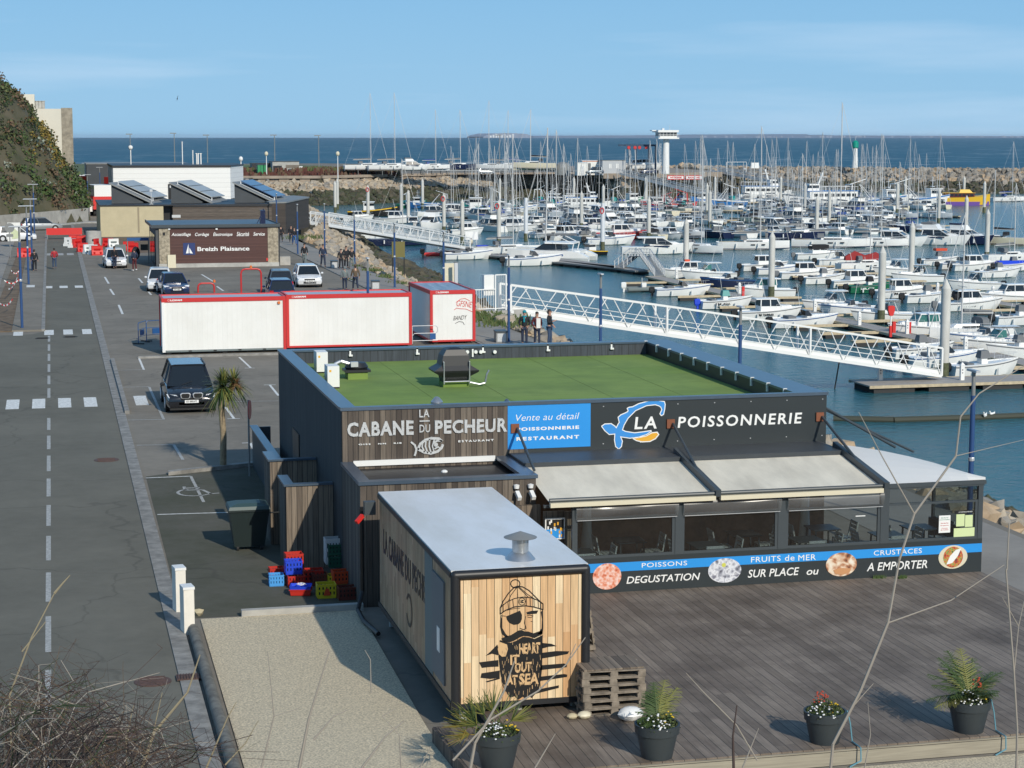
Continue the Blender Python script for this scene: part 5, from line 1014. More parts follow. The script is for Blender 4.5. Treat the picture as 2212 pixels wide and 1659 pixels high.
# far yard buildings
def bigbox(name, lb, cat, u0, v0, u1, v1, Y, d, m, parts=()):
 a_, b_ = hat(u0, v1, Y), hat(u1, v0, Y); t = thing(name, lb, cat, (a_.x, Y, 0)); w_ = b_.x-a_.x; z0, z1 = max(0, a_.z), b_.z
 Q(MB().box(0, 0, 0, w_, d, z1-.15), 'wall', m, t); Q(MB().box(-.15, -.15, z1-.15, w_+.15, d+.15, z1), 'roof', 'dark_metal' if m != 'white_panel' else 'alu', t)
 for (nm, fx0, fz0, fx1, fz1, mm) in parts: Q(MB().box(w_*fx0, -.08, z1*fz0, w_*fx1, 0, z1*fz1), nm, mm, t)
 return t
bigbox('yard_building', 'grey concrete block with a dark doorway at the edge of the boat yard', 'building', 589, 348, 646, 376, 515, 9, 'concrete', [('doorway', .02, 0, .35, .7, 'black'), ('fascia', .5, .55, 1, .75, 'shingle_panel'), ('gate', .62, 0, .74, .5, 'dark_metal')])
bigbox('shed_row', 'long dark low shed behind the white hall', 'building', 545, 352, 588, 374, 520, 6, 'black_metal', [('door', .2, 0, .5, .8, 'dark_metal')])
bigbox('skip_container', 'bright green waste container beside the grey yard building', 'container', 557, 355, 577, 373, 508, 3, mat('bright_green', (.02, .25, .09), .5) and 'bright_green', [('rib', .3, .1, .34, .9, 'green_hull'), ('rib', .6, .1, .64, .9, 'green_hull')])
bigbox('portable_office', 'long white portable office with a red roof edge in the boat yard', 'portable office', *C('c2', 1075, 335), *C('c2', 1318, 450), 512, 5, 'white_panel', [('red_trim', 0, .92, 1, 1.0, 'orange'), ('door', .3, 0, .42, .8, 'dark_metal')])
bigbox('portable_office', 'pale grey portable office with two small windows in the boat yard', 'portable office', *C('c2', 1325, 332), *C('c2', 1615, 470), 508, 5, mat('pale_grey', (.44, .46, .48), .6) and 'pale_grey', [('window', .28, .45, .32, .75, 'white_paint'), ('window', .34, .45, .38, .75, 'white_paint'), ('window', .58, .45, .62, .75, 'white_paint'), ('window', .64, .45, .68, .75, 'white_paint'), ('trim', 0, .93, 1, 1, 'white_paint')])
bigbox('small_cabin', 'small white cabin in front of the long portable office', 'cabin', *C('c2', 1015, 360), *C('c2', 1130, 445), 506, 3, 'white_panel', [('door', .4, 0, .7, .7, 'alu')])
p = hat(*C('c2', 830, 445), 515); t = thing('storage_tank', 'grey round topped storage tank in the boat yard', 'tank', (p.x, 515, 0)); Q(MB().lathe([(.001, 0), (2.1, 0), (2.1, 2.2), (1.7, 3.1), (.9, 3.5), (.001, 3.6)], 18), 'tank_body', 'zinc', t, True); Q(MB().box(-.1, -2.2, 0, .1, -2.05, 2.5), 'ladder', 'dark_metal', t)
# control tower
p = hat(*C('c2', 2112, 520), 500); t = thing('control_tower', 'white harbour control tower, a glazed cabin on a tall white column', 'tower', (p.x, 500, .5)); zc = hat(1432, 300, 500).z-.5; zt = hat(1432, 281, 500).z-.5
Q(MB().lathe([(.001, 0), (1.0, 0), (.85, zc), (.001, zc)], 14), 'column', 'white_paint', t, True); Q(MB().box(-2.9, -2.5, zc, 2.9, 2.5, zc+.35), 'balcony', 'white_paint', t); Q(MB().box(-2.4, -2.1, zc+.35, 2.4, 2.1, zc+.8), 'cabin_wall', 'white_paint', t); cg = Q(MB().box(-2.38, -2.08, zc+.8, 2.38, 2.08, zt-.6), 'glazing', 'dark_glass', t); mb = MB()
for i in range(6): mb.box(-2.42+i*.95, -2.12, zc+.8, -2.34+i*.95, -2.08, zt-.6)
Q(mb, 'mullion', 'white_paint', cg); Q(MB().box(-3.1, -2.7, zt-.6, 2.7, 2.7, zt).box(-4.3, -1, zt-.25, -3.1, 1, zt), 'roof', 'white_paint', t); Q(MB().cyl((1, 0, zt), (1, 0, zt+1.4), .05).box(-1.2, -.3, zt, -.6, .3, zt+.5), 'antenna', 'alu', t)
mb = MB()
for i in range(24): mb.bar((-2.9+i*.25, -2.48, zc+.35), (-2.9+i*.25, -2.48, zc+1.2), .03)
mb.bar((-2.9, -2.48, zc+1.2), (2.9, -2.48, zc+1.2), .06); Q(mb, 'railing', 'white_paint', t)
mb = MB();
for i in range(26): mb.bar((-1.9+.35*(i % 2), -.4, i*.42), (-1.55-.35*(i % 2), -.4, i*.42+.42), .05)
mb.bar((-1.95, -.4, 0), (-1.95, -.4, 11), .05).bar((-1.5, -.4, 0), (-1.5, -.4, 11), .05); Q(mb, 'ladder', 'white_paint', t)
# beacon
p = hat(*C('c4', 85, 490), 575); zt = hat(*C('c4', 90, 85), 575).z; t = thing('beacon', 'slim white harbour beacon with a green top on the breakwater', 'beacon', (p.x, 575, .6)); h = zt-.6
Q(MB().lathe([(.001, 0), (.95, 0), (.68, h-2.6), (.001, h-2.6)], 16), 'tower', 'white_paint', t, True); Q(MB().lathe([(.7, h-2.6), (1.0, h-2.3), (1.0, h-.7), (.5, h-.2), (.001, h)], 14), 'lantern', mat('beacon_green', (.0, .28, .2), .5) and 'beacon_green', t, True); Q(MB().cyl((0, 0, h-.1), (0, 0, h+1.2), .08), 'antenna', 'alu', t)
# travel lift
p0, p1 = hat(*C('c2', 1605, 150), 505), hat(*C('c2', 1995, 150), 505); t = thing('travel_lift', 'tall dark blue boat hoist frame with red wheels on top', 'boat hoist', (p0.x, 505, .4)); W_ = p1.x-p0.x; H_ = p0.z-.4
mb = MB()
for x in (W_*.35, W_*.98):
 for yy in (0, 6): mb.bar((x, yy, 0), (x, yy, H_), .45)
mb.bar((0, 0, H_), (W_, 0, H_), .5, .5).bar((0, 6, H_), (W_, 6, H_), .5, .5).bar((W_, 0, H_), (W_, 6, H_), .5); Q(mb, 'frame', mat('hoist_blue', (.015, .05, .10), .5) and 'hoist_blue', t)
for x in (W_*.1, W_*.3, W_*.44, W_*.66): Q(MB().lathe([(.001, -.25), (.45, -.25), (.45, .25), (.001, .25)], 12, (x, -.5, H_-.6), 'y'), 'pulley', 'red_paint', t)
for x in (W_*.12, W_*.31): Q(MB().path([V((x, -.3, H_-.9)), V((x+.2, -.3, H_-5)), V((x+1.2, -.3, H_-8.3))], .09), 'sling', 'white_paint', t)
for x in (W_*.35, W_*.98): Q(MB().lathe([(.001, -.3), (.7, -.3), (.7, .3), (.001, .3)], 12, (x, 0, .5), 'y'), 'wheel', 'rubber', t)
# signs on the pier
for k, (s, x0, x1, lb) in enumerate([('VITESSE', *[C('c3', x, 550)[0] for x in (-58, 152)], 'white speed limit board with a red frame on the pier, the left one'), ('MAXI 3 ND', *[C('c3', x, 550)[0] for x in (168, 380)], 'white speed limit board with a red frame on the pier, the right one')]):
 v0, v1 = C('c3', 0, 578)[1], C('c3', 0, 522)[1]
 a_, b_ = hat(x0, v0, 502), hat(x1, v1, 502); t = thing('speed_sign', lb, 'sign', (a_.x, 502, a_.z), group='speed boards on the pier'); w_, h_ = b_.x-a_.x, b_.z-a_.z
 Q(MB().box(0, 0, 0, w_, .1, h_), 'board', 'red_paint', t); Q(MB().box(.22, -.03, .22, w_-.22, 0, h_-.22), 'panel', 'letter_white', t); lt = MB(); write(lt, s, .7, w_-.7, h_*.3, h_*.7, -.031, bold=.05, depth=.03); Q(lt, 'lettering', 'red_paint', t); Q(MB().bar((w_*.2, .2, -3), (w_*.2, .2, h_), .2).bar((w_*.8, .2, -3), (w_*.8, .2, h_), .2), 'post', 'zinc', t)
# ramp from the far quay (dark) and the white walkway on the breakwater pier
def truss(name, lb, A, B, w, h0, h1, n, m, deck, cat='footbridge', r=.05, arch=0, sub=1):
 A, B = V(A), V(B); d = B-A; L_ = V((d.x, d.y, 0)).length; rz = math.atan2(d.y, d.x); t = thing(name, lb, cat, A, rz)
 zt_ = lambda k: d.z*k; top = lambda k: zt_(k)+h0+(h1-h0)*k+arch*math.sin(math.pi*k)
 Q(MB().bar((0, 0, .02), (L_, 0, d.z+.02), w-.16, .1), 'deck', deck, t)
 for s in (-1, 1):
  y = s*w/2; mb = MB(); mb.bar((0, y, 0), (L_, y, d.z), .12, .2).bar((0, y-s*.1, .24), (L_, y-s*.1, d.z+.24), .03, .26)
  for i in range(n): mb.bar((L_*i/n, y, top(i/n)), (L_*(i+1)/n, y, top((i+1)/n)), .13, .13)
  Q(mb, 'chord', m, t); mb = MB()
  for i in range(n):
   k0, k1, km = i/n, (i+1)/n, (i+.5)/n
   mb.bar((L_*k0+.02, y, zt_(k0)+.05), (L_*(km-.06/n*1.5), y, top(km)-.03), r); mb.bar((L_*(km+.06/n*1.5), y, top(km)-.03), (L_*k1-.02, y, zt_(k1)+.05), r)
  for k in ((0, 1) if sub == 1 else (0, 1/3, 2/3, 1)): mb.bar((L_*k, y, zt_(k)), (L_*k, y, top(k)), .14)
  Q(mb, 'web', m, t); mb = MB()
  for q_ in (.22, .4, .58): mb.bar((0, y-s*.06, zt_(0)+(top(0))*q_), (L_, y-s*.06, d.z+(top(1)-d.z)*q_), .035)
  Q(mb, 'handrail', m, t)
 return t
truss('footbridge', 'long white lattice footbridge sloping from the promenade to the near pontoon', (26.9, 114.5, -.1), (59.6, 122.6, -6.0), 1.45, 1.62, 1.95, 12, 'white_paint', 'alu', arch=.12, sub=3)
truss('footbridge', 'white lattice footbridge descending to the second pontoon behind the cabins', (*at(*C('c1', -350, 1060), 0).xy.to_tuple(), 0) if False else (31.4, 229, -.1), (59.1, 277.5, -6.0), 1.7, 1.6, 1.7, 12, 'white_paint', 'alu', arch=.1, sub=3)
truss('footbridge', 'farther white footbridge running beside the second one at the harbour building', (30.0, 235, -.1), (60.5, 300, -6.0), 1.6, 1.5, 1.6, 12, 'white_paint', 'alu', sub=3)
truss('access_ramp', 'grey ramp running down from the boat yard quay past the dark piles', (151.3, 505, .4), (170, 470, -6), 2, 1.2, 1.2, 12, 'alu', 'zinc', 'ramp')
truss('pier_walkway', 'long pale railed walkway on the pier towards the breakwater', (186, 528, .6), (205, 470, -5.5), 2.2, 1.3, 1.3, 16, 'alu', 'zinc', 'walkway')
t = thing('stair_gate', 'pale frame and notice at the head of the pier walkway', 'gate', (*hat(*C('c3', 680, 400), 522).xy.to_tuple(), .5)); Q(MB().bar((0, 0, 0), (0, 0, 2.8), .15).bar((6, 0, 0), (6, 0, 2.8), .15).bar((0, 0, 2.8), (6, 0, 2.8), .15), 'frame', 'alu', t); Q(MB().box(7.5, 0, 1.0, 9.8, .15, 2.6), 'notice', 'letter_white', t)
# gate at the head of the near footbridge
g0 = at(1008, 668, 0)
t = thing('gangway_gate', 'white barred gate and fence at the head of the near footbridge', 'gate', (26.2, 113.9, 0), R(10)); mb = MB()
for x in (-1.9, -.05, .65): mb.bar((x, 0, -.2), (x, 0, 2.15 if x > -.1 else 1.3), .08)
for i in range(12): mb.bar((-1.9+i*.155, 0, .1), (-1.9+i*.155, 0, 1.25), .025)
mb.bar((-1.9, 0, 1.28), (-.05, 0, 1.28), .06).bar((-1.9, 0, .1), (-.05, 0, .1), .05); Q(mb, 'fence', 'white_paint', t); mb = MB()
for i in range(6): mb.bar((0+i*.13, .02, .1), (0+i*.13, .02, 2.1), .025)
mb.bar((-.05, 0, 2.15), (.65, 0, 2.15), .07).bar((-.05, 0, .1), (.65, 0, .1), .05); mb.box(-.75, .1, .9, -.08, .5, 2.15); Q(mb, 'gate_leaf', 'white_paint', t); Q(MB().box(.7, -.3, -.5, 1.8, .9, 0).box(-2.2, -.4, -.8, .7, 1.2, -.02), 'abutment', 'concrete', t)
p = ca('c7', 1615, 610); t = thing('utility_cabinet', 'cream stacked utility cabinet beside the promenade lamp post', 'cabinet', p); Q(MB().box(-.4, -.3, 0, .4, .3, .8), 'lower_box', 'cream', t); Q(MB().box(-.36, -.28, .8, .32, .26, 1.6), 'upper_box', 'cream', t)
p = ca('c7', 1687, 622); t = thing('lifebuoy_post', 'slim pale metal post box right of the cream cabinet', 'post', p); Q(MB().box(-.12, -.1, 0, .12, .1, 1.7), 'post_box', 'alu', t); Q(MB().box(-.13, -.11, 1.7, .13, .11, 1.75), 'cap', 'dark_metal', t)
# ---------------------------------------------------------------- lamp posts
def lamp(x, y, h, lb, grp, head=True, first_=[None, None]):
 k = 0 if head else 1
 if first_[k] is not None: return dup(first_[k], (x, y, 0), 0, lb, grp, (1, 1, h/5.5))
 t = thing('street_lamp', lb, 'street lamp', (x, y, 0), group=grp); first_[k] = t; t.scale = (1, 1, h/5.5)
 Q(MB().cyl((0, 0, 0), (0, 0, 4.7), .075, .065, 10), 'pole', 'pole_blue', t, True); Q(MB().cyl((0, 0, 4.7), (0, 0, 5.5), .055, .05, 10), 'pole_top', 'zinc', t, True); Q(MB().lathe([(.078, 2.6), (.085, 2.62), (.085, 2.7), (.078, 2.72)], 10), 'collar', 'alu', t); Q(MB().box(-.13, -.13, 0, .13, .13, .03), 'base_plate', 'pole_blue', t)
 if head: Q(MB().box(-.55, -.11, 5.5, .12, .11, 5.56).box(-.5, -.15, 5.52, .5, .15, 5.57), 'lamp_head', 'alu', t)
 else: Q(MB().box(-.06, -.25, 5.45, .06, .3, 5.52), 'lamp_head', 'alu', t)
for u, v, lb in [(48, 712, 'blue lamp post left of the road, the nearest one'), (62, 617, 'blue lamp post left of the road, second from the viewer'), (70, 585, 'blue lamp post left of the road, third from the viewer'), (75, 517, 'blue lamp post by the parked silver car, fourth on the left')]:
 p = at(u, v); lamp(p.x, p.y, 5.6, lb, 'blue lamp posts along the road')
for u, v, lb in [(188, 378, 'blue lamp post at the corner of the retaining wall'), (215, 362, 'blue lamp post left of the tan building, near the red truck'), (183, 353, 'blue lamp post at the far end of the hill'), (596.7, 418, 'blue lamp post at the corner of the timber wing'), (641.7, 441, 'blue lamp post on the promenade left of the walking couple'), (700.3, 440, 'blue lamp post beside the rock slope, first right of the timber wing'), (765, 457, 'blue lamp post just right of the group of three walkers'), (851.6, 482, 'blue lamp post in front of the rock outcrop'), (958, 500, 'blue lamp post behind the graffiti cabin'), (1099, 550, 'blue lamp post beside the three people at the quay'), (1298, 591, 'blue lamp post in front of the near footbridge, middle'), (1600, 662, 'blue lamp post rising over the right roof edge'), (794, 557, 'blue lamp post in front of the middle site cabin'), (2104, 800, 'blue lamp post at the right behind the terrace canopy')]:
 p = at(u, v, 4.5 if u > 230 else 5.5)
 lamp(p.x, p.y, 4.5 if u > 230 else 5.5, lb, 'blue lamp posts along the promenade', head=u < 230 )
for u, v0, v1, lb in [(283, 290, 352, 'far thin lamp mast left of the white hall dome'), (378, 288, 352, 'far tall mast with flood lights above the white hall'), (449, 292, 352, 'far thin lamp mast above the middle of the white hall'), (594, 292, 345, 'far thin lamp mast above the grey yard building'), (689, 293, 350, 'far thin lamp mast at the left end of the boat yard'), (1079, 292, 368, 'far lamp mast behind the boats on stands')]:
 b_ = at(u, 372, .3); t_ = hat(u, v0, b_.y); t = thing('light_mast', lb, 'light mast', (b_.x, b_.y, 0), group='thin masts of the far yard'); Q(MB().cyl((0, 0, 0), (0, 0, t_.z), .16, .1, 6), 'mast', 'zinc', t); Q(MB().box(-1.2, -.2, t_.z-.1, .6, .2, t_.z+.15), 'lamp_head', 'zinc', t)
for u, v0, v1, lb in [(730, 332, 385, 'short white lamp on the sheet pile wall by the scrub'), (576, 332, 380, 'short white lamp left of the white van')]:
 b_ = at(u, v1, .3); t_ = hat(u, v0, b_.y); t = thing('yard_lamp', lb, 'lamp', (b_.x, b_.y, 0)); Q(MB().cyl((0, 0, 0), (0, 0, t_.z), .12, .1, 6), 'pole', 'white_paint', t); Q(MB().ell((0, 0, t_.z), .5, .5, .6), 'lamp_globe', 'cream', t)
# ---------------------------------------------------------------- small street things
def bench_box(k, x, y, lb):
 p = ca(k, x, y); t = thing('box_bench', lb, 'bench', p, R(-6), 'box seats along the promenade'); Q(MB().box(-.28, 0, .0, .28, .95, .52), 'block', 'zinc', t); Q(MB().box(-.3, -.02, .52, .3, .97, .6), 'top_slab', 'dark_metal', t); Q(MB().box(-.22, -.015, .06, .22, 0, .48), 'end_panel', 'letter_grey', t)
bench_box('c7', 425, 432, 'grey box seat on the promenade by the three walkers'); bench_box('c7', 855, 652, 'grey box seat behind the middle site cabin'); bench_box('c7', 2160, 1205, 'grey box seat right of the graffiti cabin')
p = ca('c7', 1092, 510); t = thing('signboard', 'greenish signboard on two dark posts above the rock outcrop', 'sign', p); Q(MB().box(-.5, 0, 1.4, .5, .06, 2.6), 'board', mat('board_olive', (.16, .14, .04), .7) and 'board_olive', t)
for x in (-.45, .45): Q(MB().bar((x, .09, 0), (x, .09, 2.6), .08), 'post', 'rubber', t)
p = at(581, 1000, 0); t = thing('round_sign', 'round road sign seen edge on, on a grey pole by the low wall', 'sign', (5.75, 59.3, 0), R(75)); Q(MB().cyl((0, 0, 0), (0, 0, 2.4), .03, n=8), 'pole', 'zinc', t); Q(MB().lathe([(.001, -.05), (.3, -.05), (.3, -.03), (.001, -.03)], 20, (0, 0, 2.1), 'y'), 'sign_disc', 'red_paint', t)
def bollard(x, y, lb):
 t = thing('white_post', lb, 'post', (x, y, 0), R(8), 'white concrete posts at the gravel corner'); mb = MB(); mb.prism([(-.1, -.17), (.12, -.19), (.13, .17), (-.11, .19)], 0, .98); Q(mb, 'shaft', 'cream_post', t); Q(MB().box(-.115, -.195, .975, .135, .185, 1.03), 'cap', 'white_paint', t)
mat('cream_post', (.78, .74, .66), .6, var=.06, vscale=4)
bollard(2.55, 40.5, 'white square post at the gravel corner, the nearer of two'); bollard(2.5, 42.4, 'white square post at the gravel corner, the farther of two')
t = thing('rubble_stone', 'small yellowish stone block beside the nearer white post', 'stone', at(430, 1330)); vs, fs = ROCKS[3]; Q(MB().add([(v.x*.14, v.y*.12, v.z*.12+.08) for v in vs], fs), 'stone_block', 'tan_render', t)
# wheelie bin
p = at(540, 1190); t = thing('waste_bin', 'big dark green four wheeled waste bin in the shade of the restaurant', 'bin', (p.x, p.y+.35, 0)); Q(MB().loft([[V((sx_*a, sy_*b, z)) for sx_, sy_ in ((-1, -1), (1, -1), (1, 1), (-1, 1))] for a, b, z in ((.38, .3, .1), (.5, .42, 1.02), (.53, .45, 1.03), (.53, .45, 1.08))]), 'body', mat('bin_green', (.012, .022, .022), .5) and 'bin_green', t); Q(MB().loft([[V((sx_*a, sy_*b, z)) for sx_, sy_ in ((-1, -1), (1, -1), (1, 1), (-1, 1))] for a, b, z in ((.53, .45, 1.08), (.5, .42, 1.16), (.3, .25, 1.22))]), 'lid', mat('bin_lid', (.04, .075, .075), .5) and 'bin_lid', t)
for a in (-.3, .3):
 for b in (-.25, .25): Q(MB().lathe([(.001, -.03), (.07, -.03), (.07, .03), (.001, .03)], 10, (a, b, .07), 'x'), 'wheel', 'rubber', t)
Q(MB().cyl((.5, -.5, 1.0), (.75, -.5, 1.0), .02), 'handle', 'rubber', t)
# crates
mat('cr_blue', (.015, .06, .62), .45); mat('cr_red', (.50, .025, .015), .45); mat('cr_light', (.07, .33, .75), .45); mat('cr_green', (.008, .085, .05), .5); mat('cr_yellow', (.62, .50, .02), .45); mat('cr_brown', (.14, .03, .02), .5); mat('cr_orange', (.62, .07, .02), .45); mat('cr_white', (.62, .60, .58), .6); mat('cr_dark', (.01, .03, .03), .6)
def crate(x, y, z, w, d, h, m, lb, rz=0, low=False, inner='cr_dark'):
 t = thing('crate', lb, 'crate', (x, y, z), rz, 'coloured crates against the timber screen'); e = .02; mb = MB()
 mb.box(-w/2, -d/2, 0, w/2, d/2, e)
 for s in (-1, 1):
  for (z0, z1) in ((e, h*.28), (h*.5, h*.64), (h*.84, h)): mb.box(-w/2, s*d/2-e/2, z0, w/2, s*d/2+e/2, z1).box(s*w/2-e/2, -d/2, z0, s*w/2+e/2, d/2, z1)
  n = 5
  for i in range(n+1):
   x_ = -w/2+w*i/n; mb.box(max(-w/2, x_-.025), s*d/2-e*.45, e, min(w/2, x_+.025), s*d/2+e*.45, h*.98); y_ = -d/2+d*i/n; mb.box(s*w/2-e*.45, max(-d/2, y_-.025), e, s*w/2+e*.45, min(d/2, y_+.025), h*.98)
 mb.box(-w/2-.012, -d/2-.012, h-.03, w/2+.012, -d/2+.012, h+.002).box(-w/2-.012, d/2-.012, h-.03, w/2+.012, d/2+.012, h+.002)
 Q(mb, 'shell', m, t); Q(MB().box(-w/2+.03, -d/2+.03, e, w/2-.03, d/2-.03, h*.8), 'contents', inner, t); return t
def cq(x, y, z=0): return ca('q', x, y, z)
cr_ = [('cr_light', 220, 1580, 0, .33, .3, .27, 'light blue crate, leftmost on the ground'), ('cr_red', 222, 1540, 0, .34, .3, .27, 'small red crate half hidden behind the light blue one'), ('cr_red', 335, 1585, 0, .38, .32, .27, 'dark red crate under the deep blue one'), ('cr_blue', 322, 1578, .28, .38, .32, .32, 'deep blue crate on top of the dark red one'), ('cr_red', 325, 1550, .3, .4, .32, .36, 'red crate just behind the deep blue crate'), ('cr_red', 440, 1560, 0, .45, .34, .3, 'broad red crate in the middle of the heap'), ('cr_brown', 478, 1575, 0, .36, .3, .27, 'brown bottle crate with blue bands in the middle of the heap'), ('cr_green', 580, 1530, .26, .4, .3, .27, 'dark green bottle crate, lower of two'), ('cr_green', 580, 1528, .54, .4, .3, .27, 'dark green bottle crate, top of its stack'), ('cr_white', 555, 1520, .3, .36, .3, .62, 'pale grey carton behind the green crates'), ('cr_yellow', 580, 1580, 0, .42, .3, .26, 'yellow crate almost hidden under the orange red one'), ('cr_orange', 608, 1590, .1, .42, .3, .3, 'orange red crate in front of the green ones'), ('cr_yellow', 516, 1652, 0, .42, .32, .33, 'bright yellow crate standing in front of the heap'), ('cr_brown', 640, 1662, 0, .42, .3, .3, 'dark brown bottle crate at the right end, in the shade')]
for m, x, y, z, w_, d_, h_, lb in cr_: p = cq(x, y, 0); crate(p.x, p.y+d_/2, z, w_, d_, h_, m, lb, R((x*7 % 9)-4))
mb = MB(); p = cq(516, 1652); mb.prismy([(p.x-.08, .08), (p.x+.09, .08), (p.x+.04, .24), (p.x-.03, .24)], p.y-.032, p.y-.022); o_ = mb.build('crate_mark', M['cr_orange']); o_.parent = [o for o in bpy.data.objects if o.get('label', '').startswith('bright yellow crate')][0]; o_.matrix_parent_inverse = o_.parent.matrix_world.inverted() if False else Matrix.Translation(-V(o_.parent.location))
p = cq(368, 1640); t = thing('fish_tray', 'red tray holding a blue tray and white cord on the ground', 'tray', (p.x, p.y+.2, 0), R(-12)); Q(MB().loft([[V((a_*q_, b_*q_, z)) for a_, b_ in ((-.26, -.2), (.26, -.2), (.26, .2), (-.26, .2))] for q_, z in ((.85, .02), (.92, .14), (1.0, .14), (1.0, .16))]), 'red_tray', 'cr_red', t); Q(MB().loft([[V((a_*q_, b_*q_, z)) for a_, b_ in ((-.25, -.19), (.25, -.19), (.25, .19), (-.25, .19))] for q_, z in ((.9, .15), (.98, .23), (1., .23), (.88, .2), (.84, .17))]), 'blue_tray', 'cr_blue', t); Q(MB().path([V((.12*math.cos(i*.8)*(1-.03*i), .08*math.sin(i*.8), .24+.012*(i % 3))) for i in range(18)], .008, 5), 'cord', 'letter_white', t)
# pallets by the kiosk
def pallet_mb(mb, z, L_=1.15, W_=.8):
 for i in range(6): mb.box(-L_/2, -W_/2+i*.142, z+.11, L_/2, -W_/2+i*.142+.1, z+.132)
 for i in range(3):
  y = -W_/2+i*(W_-.1)/2; mb.box(-L_/2, y, z, L_/2, y+.1, z+.02)
  for k in range(3): x = -L_/2+k*(L_-.14)/2; mb.box(x, y, z+.02, x+.14, y+.1, z+.09)
 for k in range(3): x = -L_/2+k*(L_-.12)/2; mb.box(x, -W_/2, z+.09, x+.12, W_/2, z+.11)
 return mb
mat('pallet_wood', (.25, .21, .165), .9, var=.4, vscale=5)
for i in range(6):
 t = Q(pallet_mb(MB(), 0), 'pallet', 'pallet_wood', None, label=f'grey wooden pallet by the kiosk, {["bottom", "second", "third", "fourth", "fifth", "topmost"][i]} of its stack', cat='pallet', group='stacked pallets'); p = at(1330, 1548, .3); t.location = (p.x+.02*(i % 2), p.y+.5, .3+i*.136); t.rotation_euler = (0, 0, R(2-i))
Q(MB().box(-.55, -.4, 0, .55, .4, .03), 'wooden_board', 'wood_grey', None, label='plywood sheet lying on the pallet stack', cat='board').location = (at(1330, 1548, .3).x, at(1330, 1548, .3).y+.52, .3+6*.136)
for i in range(2):
 t = Q(pallet_mb(MB(), 0), 'pallet', 'pallet_wood', None, label=['wooden pallet leaning upright against the kiosk side', 'second pallet leaning upright behind the first at the kiosk side'][i], cat='pallet', group='leaning pallets'); t.rotation_euler = (R(83), 0, R(88)); t.location = (9.95+i*.2, 36.3+i*.25, .72)
for i, (u, v, r, lb) in enumerate([(1262, 1552, .13, 'pale rounded stone under the kiosk corner, right one'), (1236, 1553, .1, 'brown rounded stone under the kiosk corner, left one'), (1362, 1556, .24, 'white flat float lying beside the pallets')]):
 p = at(u, v, .3); Q(MB().ell((0, 0, r*.5), r, r*.8, r*.55), 'stone' if i < 2 else 'white_float', ['cream', 'tan_render', 'white_paint'][i], None, True, label=lb, cat=['stone', 'stone', 'float'][i]).location = p
# ---------------------------------------------------------------- vegetation
def blade_fan(mb, c, L_, n, q, mats, droop=.5, wd=.03, up=(-.2, 1.3)):
 c = V(c)
 for _ in range(n):
  th = q.uniform(0, 6.28); el = q.uniform(*up); l = L_*q.uniform(.7, 1.1); d = V((math.cos(th)*math.cos(el), math.sin(th)*math.cos(el), math.sin(el))); s = d.cross(V((0, 0, 1))).normalized()*wd; mb.mat(q.choice(mats)); pts = []
  for k in range(5): f = k/4; pts.append((c+d*l*f+V((0, 0, -droop*l*f*f*.6)), s*(1-f*.85)))
  for k in range(4): (a, sa), (b, sb) = pts[k], pts[k+1]; mb.add([a-sa, a+sa, b+sb, b-sb], [(0, 1, 2, 3)])
q = random.Random(12); p = at(482, 1012); t = thing('cordyline', 'cabbage palm with a slim bare trunk and a spiky crown beside the parked black car', 'palm tree', p); hc = hat(492, 835, p.y).z
Q(MB().path([V((0, 0, 0)), V((.03, 0, hc*.4)), V((-.02, 0, hc*.8)), V((.05, 0, hc))], .11, 10, .085), 'trunk', 'palm_trunk', t, True); mb = MB(); blade_fan(mb, (.05, 0, hc), .92, 260, q, (0, 0, 0, 1), .6, .03, (-.9, 1.5)); blade_fan(mb, (.38, .05, hc+.08), .8, 150, q, (0, 1, 1), .5, .028, (-.9, 1.4)); blade_fan(mb, (.02, 0, hc-.12), .5, 14, q, (0, 2), 1.3, .02, (-1.2, .2)); blade_fan(mb, (.45, -.2, hc+.12), .36, 90, q, (2,), .5, .02, (-.5, 1.3))
Q(mb, 'crown', ['palm_a', 'palm_b', 'palm_dead'], t)
def flowers(mb, c, r, h, n, q, cols, dens=60):
 for _ in range(n):
  th, rr = q.uniform(0, 6.28), r*math.sqrt(q.random()); p_ = V((c[0]+rr*math.cos(th), c[1]+rr*math.sin(th), c[2]+h*(1-(rr/r)**2)*q.uniform(.6, 1.1))); mb.mat(q.choice(cols)); mb.ell(p_, .02, .02, .012, 6, 3)
def leafclump(mb, c, r, h, n, q, mats=(0, 1, 2)):
 for _ in range(n):
  th, rr = q.uniform(0, 6.28), r*math.sqrt(q.random()); p_ = V((c[0]+rr*math.cos(th), c[1]+rr*math.sin(th), c[2]+h*(1-(rr/r)**2)*q.random())); d = V((q.uniform(-1, 1), q.uniform(-1, 1), q.uniform(-.2, 1))).normalized()*.05; s = d.cross(V((q.uniform(-1, 1), q.uniform(-1, 1), q.uniform(-1, 1)))).normalized()*.012; mb.mat(q.choice(mats)); mb.add([p_-s, p_+s, p_+d+s*.3, p_+d-s*.3], [(0, 1, 2, 3)])
